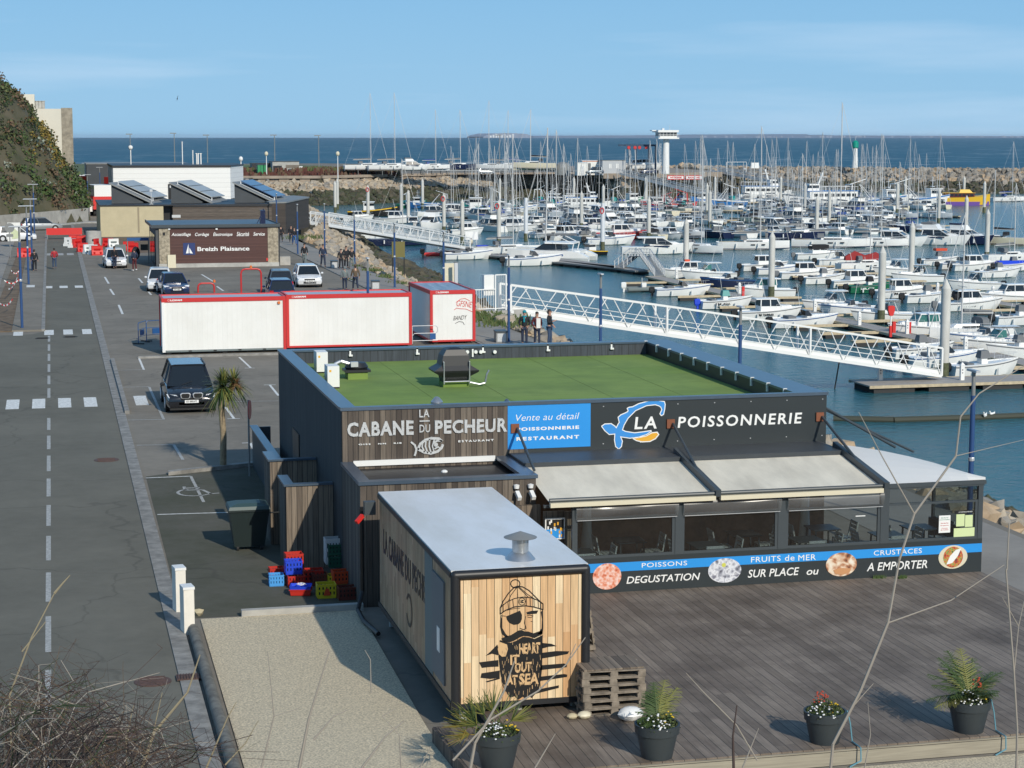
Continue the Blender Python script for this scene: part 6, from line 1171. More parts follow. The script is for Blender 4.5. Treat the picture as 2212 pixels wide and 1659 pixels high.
def frond(mb, c, th, L_, rise, q, m, droop=.8, dens=26):
 pts = []; d = V((math.cos(th), math.sin(th), 0))
 for k in range(dens): f = k/(dens-1); pts.append(V(c)+d*L_*f*(.55+.3*f)+V((0, 0, L_*(rise*f-droop*f*f*.6))))
 for k in range(dens-1):
  mb.mat(m); mb.bar(pts[k], pts[k+1], .01);
  if k < 3: continue
  ax = (pts[k+1]-pts[k]).normalized(); s = ax.cross(V((0, 0, 1))).normalized(); f = k/dens; ll = L_*.3*math.sin(math.pi*min(1, .15+f*.85))+.04
  for sg in (-1, 1): e = pts[k]+s*sg*ll*.8+ax*ll*.6+V((0, 0, -ll*q.uniform(.0, .35))); b = ax*.011; mb.add([pts[k]-b, pts[k]+b, e+b*.3, e-b*.3], [(0, 1, 2, 3)])
def pot(px_, py_, lb, palm, sc=1., fl=True, seed=0, rope=False):
 q = random.Random(seed); p = at(px_, py_, .3); t = thing('planter_pot', lb, 'plant pot', p, 0, 'big grey planter pots along the deck edge'); H_ = .56*sc
 Q(MB().lathe([(.001, 0), (.25*sc, 0), (.335*sc, H_*.72), (.36*sc, H_*.73), (.375*sc, H_), (.34*sc, H_), (.33*sc, H_*.9), (.001, H_*.9)], 26), 'pot', 'pot', t, True); mb = MB(); leafclump(mb, (0, 0, H_*.9), .36*sc, .24, 750, q); Q(mb, 'foliage', ['leaf_a', 'leaf_b', 'leaf_c'], t)
 mb = MB(); flowers(mb, (-.08, -.12, H_*.95), .27*sc, .22, 34, q, (0,)); flowers(mb, (.18, -.05, H_*.95), .18*sc, .22, 12, q, (1,));
 if seed in (3, 4): flowers(mb, (-.02 if seed == 3 else .2, .12, H_+.12), .14, .22, 30, q, (2,))
 Q(mb, 'flowers', ['flower_white', 'flower_yellow', 'flower_red'], t)
 if palm:
  mb = MB()
  for (th, l, rise, dr_) in palm+[(a+17, b*.92, c*.9, d+.1) for a, b, c, d in palm]: frond(mb, (0, 0, H_), R(th), l, rise, q, 0 if q.random() < .85 else 1, dr_)
  Q(mb, 'palm_fronds', ['palm_a', 'palm_b'], t)
 if rope: Q(MB().path([V((.36, -.1, H_)), V((.41, -.12, H_*.6)), V((.44, -.15, .02)), V((.44, -.51, .02)), V((.44, -.53, -.2)), V((.2, -.62, -.26))], .012, 5), 'mooring_cord', mat('blue_cord', (.12, .3, .38), .8) and 'blue_cord', t)
 return t
pot(2092, 1578, 'grey pot with a dark spiky palm and flowers, rightmost on the deck', [(150, .85, .75, .5), (170, .9, .35, .6), (100, .8, 1.05, .3), (60, .7, 1., .3), (30, .85, .65, .4), (10, .8, .8, .5), (250, .6, .8, .5), (190, .7, .7, .6), (320, .6, .7, .6), (130, .7, 1.1, .3), (80, .75, 1.1, .2), (350, .6, .5, .7)], 1., seed=4, rope=True)
pot(1781, 1602, 'grey pot of white daisies and red flowers without a palm', None, .98, seed=3, rope=True)
pot(1419, 1634, 'grey pot with small palm fronds and white daisies in front of the pallets', [(60, .7, 1., .3), (40, .75, .85, .4), (80, .6, 1.1, .3), (100, .5, 1., .5), (180, .45, .9, .7), (200, .5, .7, .8), (20, .5, .6, .6)], 1.02, seed=5)
pt = pot(1074, 1655, 'grey pot with a yellowing fan palm in front of the kiosk drawing', None, 1.05, seed=6)
q = random.Random(5); mb = MB()
for th, el, l, yl in [(170, .35, .62, 1), (150, .6, .6, 0), (195, .1, .6, 1), (120, .8, .55, 0), (60, .7, .5, 0), (20, .5, .5, 0), (210, .5, .55, 0), (90, 1.1, .5, 0)]:
 d = V((math.cos(R(th))*math.cos(el), math.sin(R(th))*math.cos(el)*.6, math.sin(el))); c = V((-.05, 0, .55))+d*l*.75; mb.mat(2 if yl else 0); mb.bar((-.05, 0, .5), c, .012)
 for _ in range(26): e = (d+V((q.uniform(-.75, .75), q.uniform(-.6, .6), q.uniform(-.55, .45)))).normalized()*q.uniform(.3, .46); s = e.cross(V((.3, 1, .2))).normalized()*.011; mb.mat(q.choice((0, 1)) if not yl else q.choice((1, 2))); mb.add([c-s, c+s, c+e+s*.2, c+e-s*.2], [(0, 1, 2, 3)])
Q(mb, 'fan_leaves', ['palm_a', 'palm_b', 'gorse'], pt)
# weeds by the promenade and terrace foot
q = random.Random(3); mb = MB()
for k, x, y, n, s in [('c7', 120, 120, 160, .9), ('c7', 830, 455, 120, .5), ('c7', 1000, 520, 120, .5), ('c7', 735, 410, 60, .4), ('c7', 590, 550, 60, .25), ('c7', 2080, 960, 260, .8), ('c7', 2180, 1010, 200, .8), ('c7', 1130, 585, 70, .4), ('c7', 1940, 910, 120, .5)]:
 p = ca(k, x, y)
 for _ in range(n): b = p+V((q.gauss(0, s), q.gauss(0, s*1.6), 0)); d = V((q.uniform(-.4, .4), q.uniform(-.4, .4), 1)).normalized()*q.uniform(.15, .4)*s; w_ = d.cross(V((q.uniform(-1, 1), 1, 0))).normalized()*.05; mb.mat(q.choice((0, 1))); mb.add([b-w_, b+w_, b+d+w_*.5, b+d-w_*.5], [(0, 1, 2, 3)])
for x in (1560, 1665):
 p = at(*((lambda a: (2000*.576+a*.4789, 1350*.576+985*.4789))(x)), .3)
 for _ in range(60): b = p+V((q.gauss(0, .07), q.gauss(0, .03), 0)); d = V((q.uniform(-.5, .5), q.uniform(-.5, .2), 1)).normalized()*.09; w_ = V((.012, 0, 0)); mb.mat(0); mb.add([b-w_, b+w_, b+d], [(0, 1, 2)])
Q(mb, 'weeds', ['leaf_a', 'leaf_b'], None, label='green weeds along the promenade edge and the terrace foot', cat='weeds', kind='stuff')
# dry stems close to the camera, rooted on the slope below
def stem(name, lb, Y, chains, m='twig', cat='dry stem'):
 t = None; mb = MB()
 for pts, r0, r1 in chains:
  p = [hat(u, v, Y) for u, v in pts]; mb.path(p, r0*1.15, 6, r1*1.15)
 u, v = chains[0][0][0]; p = hat(u, v, Y); mb.path([p, V((p.x, p.y, max(0, bankz(p.x, p.y))-.05))], chains[0][1], 6, chains[0][1]*1.3)
 return tag(mb.build(name, M[m], None, True), lb, cat)
u8 = lambda x, y: (1440+x*.3490, 1209.6+y*.3490); c7_ = lambda x, y: (720+.3403*x, 1094.4+.3403*y); c6_ = lambda x, y: (.3402*x, 1094.4+.3402*y)
stem('dry_stem', 'tall forked dry stem crossing in front of the terrace, the thickest one', 7.5, [([u8(1015, 1288), u8(1030, 1140), u8(1200, 810), u8(1370, 390), u8(1440, 0), (1975, 1110)], .0065, .0045), ([(1975, 1110), (2065, 985), (2075, 900), (2115, 850), (2212, 790)], .0045, .002), ([(1975, 1110), (1905, 985), (1855, 890)], .003, .0012), ([u8(1370, 390), u8(1760, 250), u8(2090, 30)], .003, .0015), ([(2065, 985), (2212, 950)], .0018, .0008), ([u8(1160, 900), u8(1230, 820), u8(1280, 765)], .0022, .0012)])
stem('dry_stem', 'dry stem at the right edge of the picture', 7.2, [([u8(2165, 1288), u8(2170, 1050), u8(2150, 700), u8(2100, 60), (2175, 1230), (2180, 1130)], .005, .003), ([u8(2150, 700), u8(2178, 410), (2212, 1300)], .003, .0015), ([u8(2178, 410), (2165, 1290)], .002, .001)])
stem('dry_stem', 'knobbly dark red shoot below the middle of the deck', 6.5, [([u8(415, 1288), u8(410, 1090), u8(435, 900)], .005, .002)], 'twig_dark')
stem('dry_stem', 'thin dry stem with side twigs below the middle of the deck', 6.8, [([u8(470, 1288), u8(570, 1040)], .003, .001), ([u8(560, 1240), u8(430, 1020), u8(230, 820), u8(120, 700)], .003, .001), ([u8(1225, 1288), u8(1262, 1080), u8(1245, 880)], .0025, .001)])
stem('dry_stem', 'dry stem crossing the kiosk drawing from the pot', 6.6, [([c7_(870, 1659), c7_(900, 1500), c7_(1080, 1180), c7_(1150, 980)], .006, .002), ([c7_(760, 1610), c7_(1000, 1350), c7_(1300, 1170), c7_(1480, 1000), c7_(1600, 830)], .004, .0015), ([c7_(1480, 1000), c7_(1540, 870)], .0015, .001)])
stem('dry_stem', 'pair of dry stems over the gravel left of the kiosk', 6.4, [([c6_(1900, 1659), c6_(1960, 1350), c6_(2090, 920)], .0055, .002), ([c6_(1660, 1659), c6_(1740, 1330), c6_(1700, 920)], .003, .001), ([c6_(1990, 1480), c6_(2120, 1330), c6_(2212, 1290)], .0035, .001), ([c6_(1740, 1330), c6_(1900, 1280)], .0015, .0008)])
stem('dry_stem', 'thin stems before the shaded gravel by the kiosk', 6.4, [([c7_(180, 1659), c7_(330, 1460), c7_(450, 1360)], .004, .0015), ([c7_(430, 1659), c7_(420, 1450), c7_(310, 1330), c7_(400, 1280)], .002, .0008), ([c7_(240, 1180), c7_(235, 970), c7_(200, 910)], .0018, .0008), ([c7_(1280, 1659), c7_(1410, 1440)], .003, .001), ([c7_(550, 1659), c7_(620, 1520)], .002, .001)])
stem('dry_stem', 'long curved straw coloured stem over the gutter', 6, [([c6_(900, 1659), c6_(980, 1430), c6_(1190, 1180), c6_(1270, 940)], .0055, .0018), ([c6_(1310, 1659), c6_(1440, 1350), c6_(1500, 1240)], .003, .001), ([c6_(970, 1450), c6_(1030, 1180)], .002, .001), ([c6_(1430, 1640), c6_(1560, 1500), c6_(1640, 1360)], .0025, .0008), ([c6_(910, 1659), c6_(1060, 1600), c6_(1130, 1540)], .002, .0008), ([c6_(805, 1659), c6_(800, 1480), c6_(848, 1262)], .0025, .001)], 'straw')
stem('dry_stem', 'tall grass stem with a seed head at the lower left', 5.5, [([c6_(60, 1200), c6_(200, 830), c6_(340, 560), c6_(400, 480)], .0025, .001), ([c6_(345, 550), c6_(395, 490), c6_(445, 435)], .0035, .001), ([c6_(140, 920), c6_(290, 730)], .002, .001)], 'straw')
mat('bramble_dark', (.045, .032, .028), .85)
def bramble(name, lb, n, ms, rx, ry, hmax, seed):
 q = random.Random(seed); mb = MB()
 for _ in range(n):
  u0 = -60+q.random()**1.5*rx; v0 = 1720; Y = q.uniform(4.6, 6.6); a = hat(u0, v0+q.uniform(0, 80), Y); lim = 1659-hmax*max(.12, (1-max(0, u0)/rx))*q.uniform(.2, 1)
  b = hat(u0+q.uniform(-60, 230), lim, Y+q.uniform(-.5, .5)); m1 = a.lerp(b, .5)+V((q.uniform(-.1, .1), 0, q.uniform(.0, .14))); c = b+V((q.uniform(-.12, .25), q.uniform(-.1, .1), q.uniform(-.22, .06)))
  mb.mat(q.randrange(len(ms))); r = q.uniform(.0009, .0024); pts = [a, a.lerp(m1, .5)+V((q.uniform(-.04, .04), 0, .03)), m1, m1.lerp(b, .5)+V((q.uniform(-.03, .03), 0, .02)), b, c]; mb.path(pts, r, 4, r*.4)
  for _ in range(q.randrange(2, 6)): k = q.randrange(1, 5); e = pts[k]+V((q.uniform(-.14, .14), q.uniform(-.06, .06), q.uniform(-.08, .14))); mb.path([pts[k], e, e+V((q.uniform(-.07, .07), 0, q.uniform(-.08, .05)))], r*.5, 3, r*.25)
 return Q(mb, name, ms, None, label=lb, cat='brambles', kind='stuff')
bramble('bramble_thicket', 'tangle of bare brown bramble stems and straw in the lower left corner', 250, ['twig_dark', 'bramble_dark', 'twig_dark', 'bramble_dark', 'twig_dark', 'scrub_brown', 'leaf_c', 'twig'], 320, 0, 215, 1)

# ---------------------------------------------------------------- cars (front looks to -y)
def car(name, lb, x, y, rz, paint, L=4.3, W=1.78, H=1.48, kind='hatch', plate=None, z=0, grp='parked cars'):
 t = thing(name, lb, 'car', (x, y, z), rz, grp); h = W/2; f = -L/2; r = L/2
 suv = kind == 'suv'; bz = .95 if suv else .88; hz_ = bz-.02
 st = [(f, .34, .56, .80), (f+.06, .24, .66, .92), (f+.28, .22, hz_-.16, .985), (f+.75, .22, hz_-.05, 1.0), (f+L*.27, .22, hz_+.03, 1.0), (0, .22, bz+.02, 1.), (r-L*.16, .22, bz+.05, .985), (r-.2, .24, bz+.02, .95), (r-.03, .3, bz-.08, .9), (r, .36, .6, .84)]
 rings = []
 for yy, z0, z1, k in st: hw = h*k; rings.append([V((-hw*.93, yy, z0)), V((-hw, yy, z0+.14)), V((-hw, yy, z0+(z1-z0)*.6)), V((-hw*.93, yy, z1-.03)), V((-hw*.6, yy, z1+.02)), V((0, yy, z1+.035)), V((hw*.6, yy, z1+.02)), V((hw*.93, yy, z1-.03)), V((hw, yy, z0+(z1-z0)*.6)), V((hw, yy, z0+.14)), V((hw*.93, yy, z0))])
 mb = MB().loft(rings); mb.f = [list(reversed(q_)) for q_ in mb.f]; Q(mb, 'body', paint, t, True)
 wf = f+L*.22; wr = f+L*.40; rb = r-L*(.05 if kind != 'sedan' else .16); rr = r-L*(.13 if kind != 'sedan' else .28)
 b0, tp = bz-.0, H-.02
 def ringg(y0, z, w_): return w_
 gl = MB(); base = [(-h*.88, wf), (h*.88, wf), (h*.9, rb), (-h*.9, rb)]; top = [(-h*.66, wr), (h*.66, wr), (h*.68, rr), (-h*.68, rr)]
 gl.add([(a, b, b0) for a, b in base]+[(a, b, tp) for a, b in top], [(0, 1, 5, 4), (1, 2, 6, 5), (2, 3, 7, 6), (3, 0, 4, 7)]); Q(gl, 'glazing', 'dark_glass', t)
 mb = MB()
 ml = MB().loft([[V((a*k, b*1., tp+dz)) for a, b in ((-h*.68, wr-.03), (h*.68, wr-.03), (h*.69, (wr+rr)/2), (h*.69, rr+.05), (-h*.69, rr+.05), (-h*.69, (wr+rr)/2))] for k, dz in ((1, -.02), (1, .02), (.8, .045))]); Q(ml, 'roof', paint, t, True)
 for a in range(4): p_, q_ = V((*base[a], b0-.02)), V((*top[a], tp)); Q(MB().bar(p_, q_, .07, .07), 'roof_pillar', paint, t)
 for s in (-1, 1):
  p_, q_ = V((s*h*.895, (wf+rb)/2-.05, b0)), V((s*h*.675, (wr+rr)/2-.05, tp)); mb = MB(); mb.bar(p_, q_, .06, .03); Q(mb, 'door_pillar', paint, t)
  if kind != 'sedan': Q(MB().add([(s*h*.895, rb-.02, b0), (s*h*.9, rb-.42, b0), (s*h*.69, rr-.22, tp), (s*h*.685, rr+.02, tp)], [(0, 1, 2, 3)]), 'rear_quarter', paint, t)
 for s in (-1, 1):
  for yy in (f+L*.19, r-L*.195):
   wr_ = .34 if suv else .31; w_ = Q(MB().lathe([(.001, -.1), (wr_*.8, -.11), (wr_, -.07), (wr_, .07), (wr_*.8, .11), (.001, .1)], 18, (0, 0, 0), 'x'), 'wheel', 'rubber', t, True); w_.location = (s*(h-.1), yy, wr_)
   mb = MB(); mb.lathe([(.001, .0), (wr_*.62, .0), (wr_*.66, .03), (.001, .02)], 14, (s*.1 if s > 0 else -.13, 0, 0), 'x'); o_ = mb.build('rim', M['alu'], w_)
   Q(MB().lathe([(wr_+.0, -.02), (wr_+.06, -.02), (wr_+.06, .02), (wr_, .02)], 18, (s*(h-.012), yy, wr_+.01), 'x'), 'wheel_arch', 'rubber', t)
 for s in (-1, 1):
  Q(MB().loft([[V((s*a, b, z_)) for a, b, z_ in q_] for q_ in (((h*.5, f+.045, .60), (h*.86, f+.1, .62), (h*.93, f+.32, .72), (h*.6, f+.12, .72)), ((h*.5, f+.02, .6), (h*.9, f+.07, .62), (h*.985, f+.34, .74), (h*.6, f+.08, .73)))]), 'headlight', 'lamp_clear', t)
  Q(MB().box(s*h*.62 if s > 0 else -h*.9, r-.06, .68, s*h*.9 if s > 0 else -h*.62, r+.01, .9), 'tail_light', 'tail_red', t)
  Q(MB().ell((s*(h+.07), wf+.22, b0+.07), .1, .07, .075, 8, 5), 'wing_mirror', paint if paint != 'car_black' else 'black_metal', t)
  Q(MB().box(s*h*.998-.01, -.1, bz-.14, s*h*.998+.012, .08, bz-.11), 'door_handle', paint, t)
 Q(MB().box(-h*.5, f-.0, .30, h*.5, f+.05, .44).box(-h*.42, f-.004, .52, h*.42, f+.06, .62), 'grille', 'black', t)
 if plate:
  pl = Q(MB().box(-.26, f-.03, .42, .26, f-.005, .53), 'number_plate', 'letter_white', t); lt = MB(); write(lt, plate, -.2, .2, .44, .51, f-.031, bold=.03, depth=.003); Q(lt, 'plate_lettering', 'black', pl)
 Q(MB().box(-.26, r+.005, .62, .26, r+.02, .72), 'number_plate', 'letter_white', t); Q(MB().box(-h*.86, f+.1, .14, h*.86, r-.1, .3), 'underbody', 'rubber', t)
 Q(MB().bar((-.3, wf-.02, b0+.05), (.1, wf+.06, b0+.16), .02), 'wiper', 'black', t)
 return t
p = at(417, 893); bmw = car('parked_car', 'black off-road estate car parked nose to the road beside the cordyline', 4.98, p.y+2.25, 0, 'car_black', 4.65, 1.9, 1.67, 'suv', 'ET-095-FT')
for s in (-1, 1):
 kg = Q(MB().loft([[V((s*.235+a*k, -4.65/2-.07+d_, .70+b*k)) for a, b in ((-.2, .06), (-.14, .11), (.14, .11), (.2, .06), (.17, -.08), (.1, -.11), (-.1, -.11), (-.17, -.08))] for k, d_ in ((1, .1), (1, 0), (.9, -.01))]), 'kidney_grille', 'alu', bmw); Q(MB().prismy([(s*.235+a*.82, .70+b*.8) for a, b in ((-.2, .06), (-.14, .11), (.14, .11), (.2, .06), (.17, -.08), (.1, -.11), (-.1, -.11), (-.17, -.08))], -4.65/2-.09, -4.65/2-.06), 'grille_slats', 'black', kg)
Q(MB().lathe([(.001, 0), (.045, 0), (.045, .01), (.001, .01)], 12, (0, -2.1, .95)), 'badge', 'alu', bmw)
for s in (-1, 1): Q(MB().bar((s*.66, -.75, 1.7), (s*.66, 1.6, 1.7), .03), 'roof_rail', 'black_metal', bmw)
car('parked_car', 'white hatchback facing the viewer, two people standing beside its bonnet', 4.85, 159.2, R(2), 'car_white', 4.1, 1.72, 1.47, plate='AB 417')
car('parked_car', 'white hatchback half hidden behind the navy one', 7.1, 134.6, R(-3), 'car_white', 4.1, 1.72, 1.47)
car('parked_car', 'dark navy saloon partly hidden behind the first site cabin', 7.75, 130.6, R(4), 'car_navy', 4.4, 1.75, 1.43, 'sedan', 'DP 682')
car('parked_car', 'grey green people carrier with red tail lights beside the white hatchback', 14.9, 130.2, R(176), 'car_greyblue', 4.3, 1.75, 1.58)
car('parked_car', 'dark blue car mostly hidden behind the middle site cabin', 14.0, 122.6, R(178), 'car_navy', 4.1, 1.72, 1.52)
car('parked_car', 'white hatchback with a wide grille parked facing the viewer beside the promenade', 17.5, 136.0, R(-2), 'car_white', 4.25, 1.8, 1.46, plate='FB 308 KG')
car('parked_car', 'silver estate car at the retaining wall seen from the side', *at(88, 499).xy, R(104), 'car_silver', 4.6, 1.8, 1.5)
car('parked_car', 'black hatchback behind the silver estate car at the retaining wall', at(45, 490).x-1, at(45, 490).y, R(100), 'car_black', 4.3, 1.78, 1.5)
car('parked_car', 'white car behind the map board at the left edge', at(32, 521).x, at(32, 521).y, R(98), 'car_white', 4.2, 1.78, 1.5)
p = hat(645, 376, 520); vn = car('delivery_van', 'white delivery van parked in the boat yard by the grey building', p.x, 520, R(90), 'car_white', 5.2, 2.0, 2.2, grp='vehicles in the boat yard'); Q(MB().box(-.95, -.9, .9, .95, 2.58, 2.35), 'cargo_box', 'car_white', vn); vn.scale = (1, 1.12, 1.1)
p = hat(*C('c2', 1228, 450), 503); car('parked_car', 'dark van shaped car in front of the portable offices', p.x, 503, R(-90), 'car_greyblue', 4.8, 1.9, 1.9, grp='vehicles in the boat yard', z=.5)
p = hat(*C('c1', 2060, 480), 506); car('parked_car', 'pale blue car parked under the boats on stands', p.x, 506, R(90), 'car_silver', 4.4, 1.8, 1.5, grp='vehicles in the boat yard', z=.5)
p = hat(*C('c2', 1865, 465), 505); car('parked_car', 'small blue car below the boat hoist', p.x, 503, R(-90), 'car_navy', 4.2, 1.8, 1.5, grp='vehicles in the boat yard', z=.5)
p = hat(675, 374, 515); car('parked_car', 'pale car half hidden in the scrub by the white van', p.x, 524, R(90), 'car_silver', 4.2, 1.8, 1.5, grp='vehicles in the boat yard', z=.1)
q = random.Random(19)
for i in range(9): x_ = hat(166+i*5.5, 385-i*.2+ (i % 3)*5, 345-i*7).x; car('parked_car', f'far parked car between hillside and hall, {["first", "second", "third", "fourth", "fifth", "sixth", "seventh", "eighth", "ninth"][i]} counted from the far end', x_, 345-i*7, R(q.choice((80, 95, 100))), q.choice(['car_white', 'car_silver', 'car_black', 'car_greyblue']), 4.2, 1.75, 1.45, grp='cars along the far road')
t = thing('red_truck', 'red and white truck parked behind the tan building', 'truck', (hat(*C('c8', 1250, 800), 262).x, 262, 0), R(8)); Q(MB().box(-1.6, 0, .9, 1.6, 6, 2.6), 'lower_box', 'red_plastic', t); Q(MB().box(-1.45, 0, 2.6, 1.5, 6, 4.1).box(-2.3, .6, .6, -1.6, 5, 2.2), 'cab', 'white_paint', t); Q(MB().box(.5, -.05, 1.6, .85, 0, 2.1), 'emblem', 'black', t)
for yy in (1, 4.6): Q(MB().lathe([(.001, -1.5), (.5, -1.5), (.5, 1.5), (.001, 1.5)], 14, (0, yy, .5), 'x'), 'wheel', 'rubber', t)
p0, p1 = hat(*C('c8', 880, 530), 345), hat(*C('c8', 1055, 560), 330); t = thing('red_trailer', 'long red trailer beyond the hillside', 'trailer', (p0.x, 340, 0), R(-65)); L_ = 15; Q(MB().box(0, 0, p1.z-.5, L_, 2.2, p1.z+.6), 'bed', 'red_plastic', t); Q(MB().box(1, .2, .5, 3, 2, p1.z-.5).box(10, .2, .5, 12, 2, p1.z-.5), 'undercarriage', 'rubber', t)
for i in range(3): p = hat(*C('c8', 900+i*45, 470+i*6), 380); t = Q(MB().prism([(-1.5, -1.5), (1.5, -1.5), (1.5, 1.5), (-1.5, 1.5)], 0, 2.2).loft([[V((a*k, b*k, z_)) for a, b in ((-1.7, -1.7), (1.7, -1.7), (1.7, 1.7), (-1.7, 1.7))] for k, z_ in ((1, 2.2), (.1, 3.2))]), 'market_tent', 'canvas_white', None, label=['white tent beyond the red trailer, leftmost', 'white tent beyond the red trailer, middle', 'white tent beyond the red trailer, right'][i], cat='tent', group='white tents'); t.location = (p.x, 380, 0)
# water filled barriers, map board etc.
def wbar(x, y, rz, m, lb, first_={}):
 if m in first_: return dup(first_[m], (x, y, 0), rz, lb)
 t = thing('plastic_barrier', lb, 'barrier', (x, y, 0), rz, 'red and white plastic road barriers'); mb = MB()
 mb.loft([[V((a, b*k, z_)) for a, b in ((-.5, -1), (.5, -1), (.5, 1), (-.5, 1))] for k, z_ in ((.24, 0), (.24, .12), (.1, .45), (.1, .8), (.12, .85))]); Q(mb, 'shell', m, t); Q(MB().box(-.36, -.25, .1, -.2, .25, .3).box(.2, -.25, .1, .36, .25, .3).box(-.28, -.17, .45, .28, .17, .6), 'slot', 'cloth_grey' if m != 'red_plastic' else 'tail_red', t); first_[m] = t; return t
ORD = ['first', 'second', 'third', 'fourth', 'fifth', 'sixth', 'seventh', 'eighth', 'ninth', 'tenth', 'eleventh', 'twelfth', 'thirteenth', 'fourteenth', 'fifteenth', 'sixteenth', 'seventeenth', 'eighteenth', 'nineteenth', 'twentieth', 'twenty-first', 'twenty-second', 'twenty-third', 'twenty-fourth', 'twenty-fifth', 'twenty-sixth', 'twenty-seventh', 'twenty-eighth', 'twenty-ninth', 'thirtieth']
bl = [(440, 1110, 60, 1), (470, 1120, 60, 1), (500, 1120, 40, 0), (535, 1150, 20, 0), (575, 1160, 30, 1), (605, 1165, 50, 1), (630, 1170, 10, 0), (150, 1185, 5, 0), (175, 1186, 5, 0), (700, 1115, -30, 0), (735, 1120, 20, 1), (835, 1140, -10, 0), (862, 1148, -20, 0), (625, 1120, 70, 0), (480, 1095, 10, 0), (530, 1098, 5, 0)]
for i, (x, y, rz, w_) in enumerate(bl): p = ca('r', x, y); wbar(p.x, p.y, R(rz), 'white_paint' if w_ else 'red_plastic', f'{"white" if w_ else "red"} plastic road barrier, {ORD[sorted(bl).index(bl[i])]} from the left in the chain beside the shop' if i not in (7, 8) else f'red plastic barrier at the left kerb behind the lamp posts, {["left", "right"][i-7]} one')
p0, p1 = ca('r', 302, 1068), ca('r', 528, 1068); t = thing('banner_barrier', 'long red banner barrier across the road before the silver car', 'barrier', p0); Q(MB().box(0, 0, .45, (p1-p0).length, .08, 1.15), 'banner', 'red_plastic', t)
for x in (0.1, (p1-p0).length-.1): Q(MB().bar((x, 0, 0), (x, 0, .5), .06), 'foot', 'zinc', t)
p = ca('r', 608, 1103); t = thing('concrete_block', 'round grey concrete tank with a hole by the barriers', 'concrete tank', p); Q(MB().lathe([(.001, 0), (.75, 0), (.75, 1.35), (.6, 1.35), (.6, 1.2), (.001, 1.2)], 20), 'tank', 'concrete', t, True); Q(MB().lathe([(.001, -.02), (.13, -.02), (.13, 0), (.001, 0)], 12, (-.05, -.74, .5), 'y'), 'hole', 'black', t)
p0, p1 = hat(*C('r', 50, 1080), 190), hat(*C('r', 130, 958), 190); t = thing('map_board', 'white notice board with a pale green map behind the lamp posts', 'sign', (p0.x, 190, 0)); Q(MB().box(0, 0, p0.z, p1.x-p0.x, .1, p1.z), 'board', 'white_panel', t); bw, bh = p1.x-p0.x, p1.z-p0.z; Q(MB().prismy([(bw*x_, p0.z+bh*z_) for x_, z_ in ((.35, .12), (.8, .15), (.85, .5), (.5, .7), (.35, .9), (.1, .92), (.25, .5))], -.02, 0), 'map', mat('map_green', (.55, .6, .38), .8) and 'map_green', t)
for x in (.2, p1.x-p0.x-.2): Q(MB().bar((x, .12, 0), (x, .12, p1.z), .1), 'post', 'zinc', t)
p = ca('r', 68, 1185); t = thing('round_sign', 'round road sign seen from behind at the left kerb', 'sign', p); Q(MB().cyl((0, 0, 0), (0, 0, 3.0), .04, n=6), 'pole', 'zinc', t); Q(MB().lathe([(.001, -.05), (.42, -.05), (.42, -.03), (.001, -.03)], 20, (0, 0, 2.6), 'y'), 'sign_disc', 'zinc', t); Q(MB().box(-.3, -.05, 1.8, .3, -.03, 2.05), 'sub_sign', 'zinc', t)
for k, (x0, y0, x1, y1, z) in enumerate([(0, 1570, 85, 1540, .8), (30, 1410, 130, 1400, .8), (75, 1340, 130, 1335, .8), (60, 1470, 120, 1370, .8)]):
 a_, b_ = ca('r', x0, y0), ca('r', x1, y1); mb = MB(); mb2 = MB(); n = 8
 for i in range(n): pa, pb = a_.lerp(b_, i/n)+V((0, 0, z-.25*math.sin(math.pi*i/n))), a_.lerp(b_, (i+1)/n)+V((0, 0, z-.25*math.sin(math.pi*(i+1)/n))); (mb if i % 2 else mb2).bar(pa, pb, .02, .08)
 t = thing('barrier_tape', f'red and white warning tape sagging over the bare verge, {["nearest", "second", "third", "crossing"][k]} one', 'tape', (0, 0, 0), group='warning tapes'); Q(mb, 'red_band', 'red_plastic', t); Q(mb2, 'white_band', 'letter_white', t)
# red tubular hoops with amber lamps behind the cabins
def hoop(u0, u1, v0, vb, lb, lamp_u):
 p = at((u0+u1)/2, vb, 0); w_ = (u1-u0)/4150*p.y*.98/2; zt_ = hat((u0+u1)/2, v0, p.y).z; t = thing('red_hoop', lb, 'hoop barrier', p, 0, 'red tubular hoops'); r = w_*.4
 Q(MB().path([V((-w_, 0, 0)), V((-w_, 0, zt_-r)), V((-w_+r*.3, 0, zt_-r*.3)), V((-w_+r, 0, zt_)), V((w_-r, 0, zt_)), V((w_-r*.3, 0, zt_-r*.3)), V((w_, 0, zt_-r)), V((w_, 0, 0))], .06, 8), 'frame', 'red_paint', t, True); q_ = hat(lamp_u, v0, p.y).x-p.x; Q(MB().lathe([(.001, 0), (.09, 0), (.08, .16), (.001, .2)], 10, (q_, 0, zt_+.05)), 'amber_lamp', 'orange', t)
hoop(428, 463, 612, 632, 'low red tubular hoop with an amber lamp behind the first site cabin', 463); hoop(521, 565, 581, 634, 'tall red tubular hoop behind the first site cabin', 542)
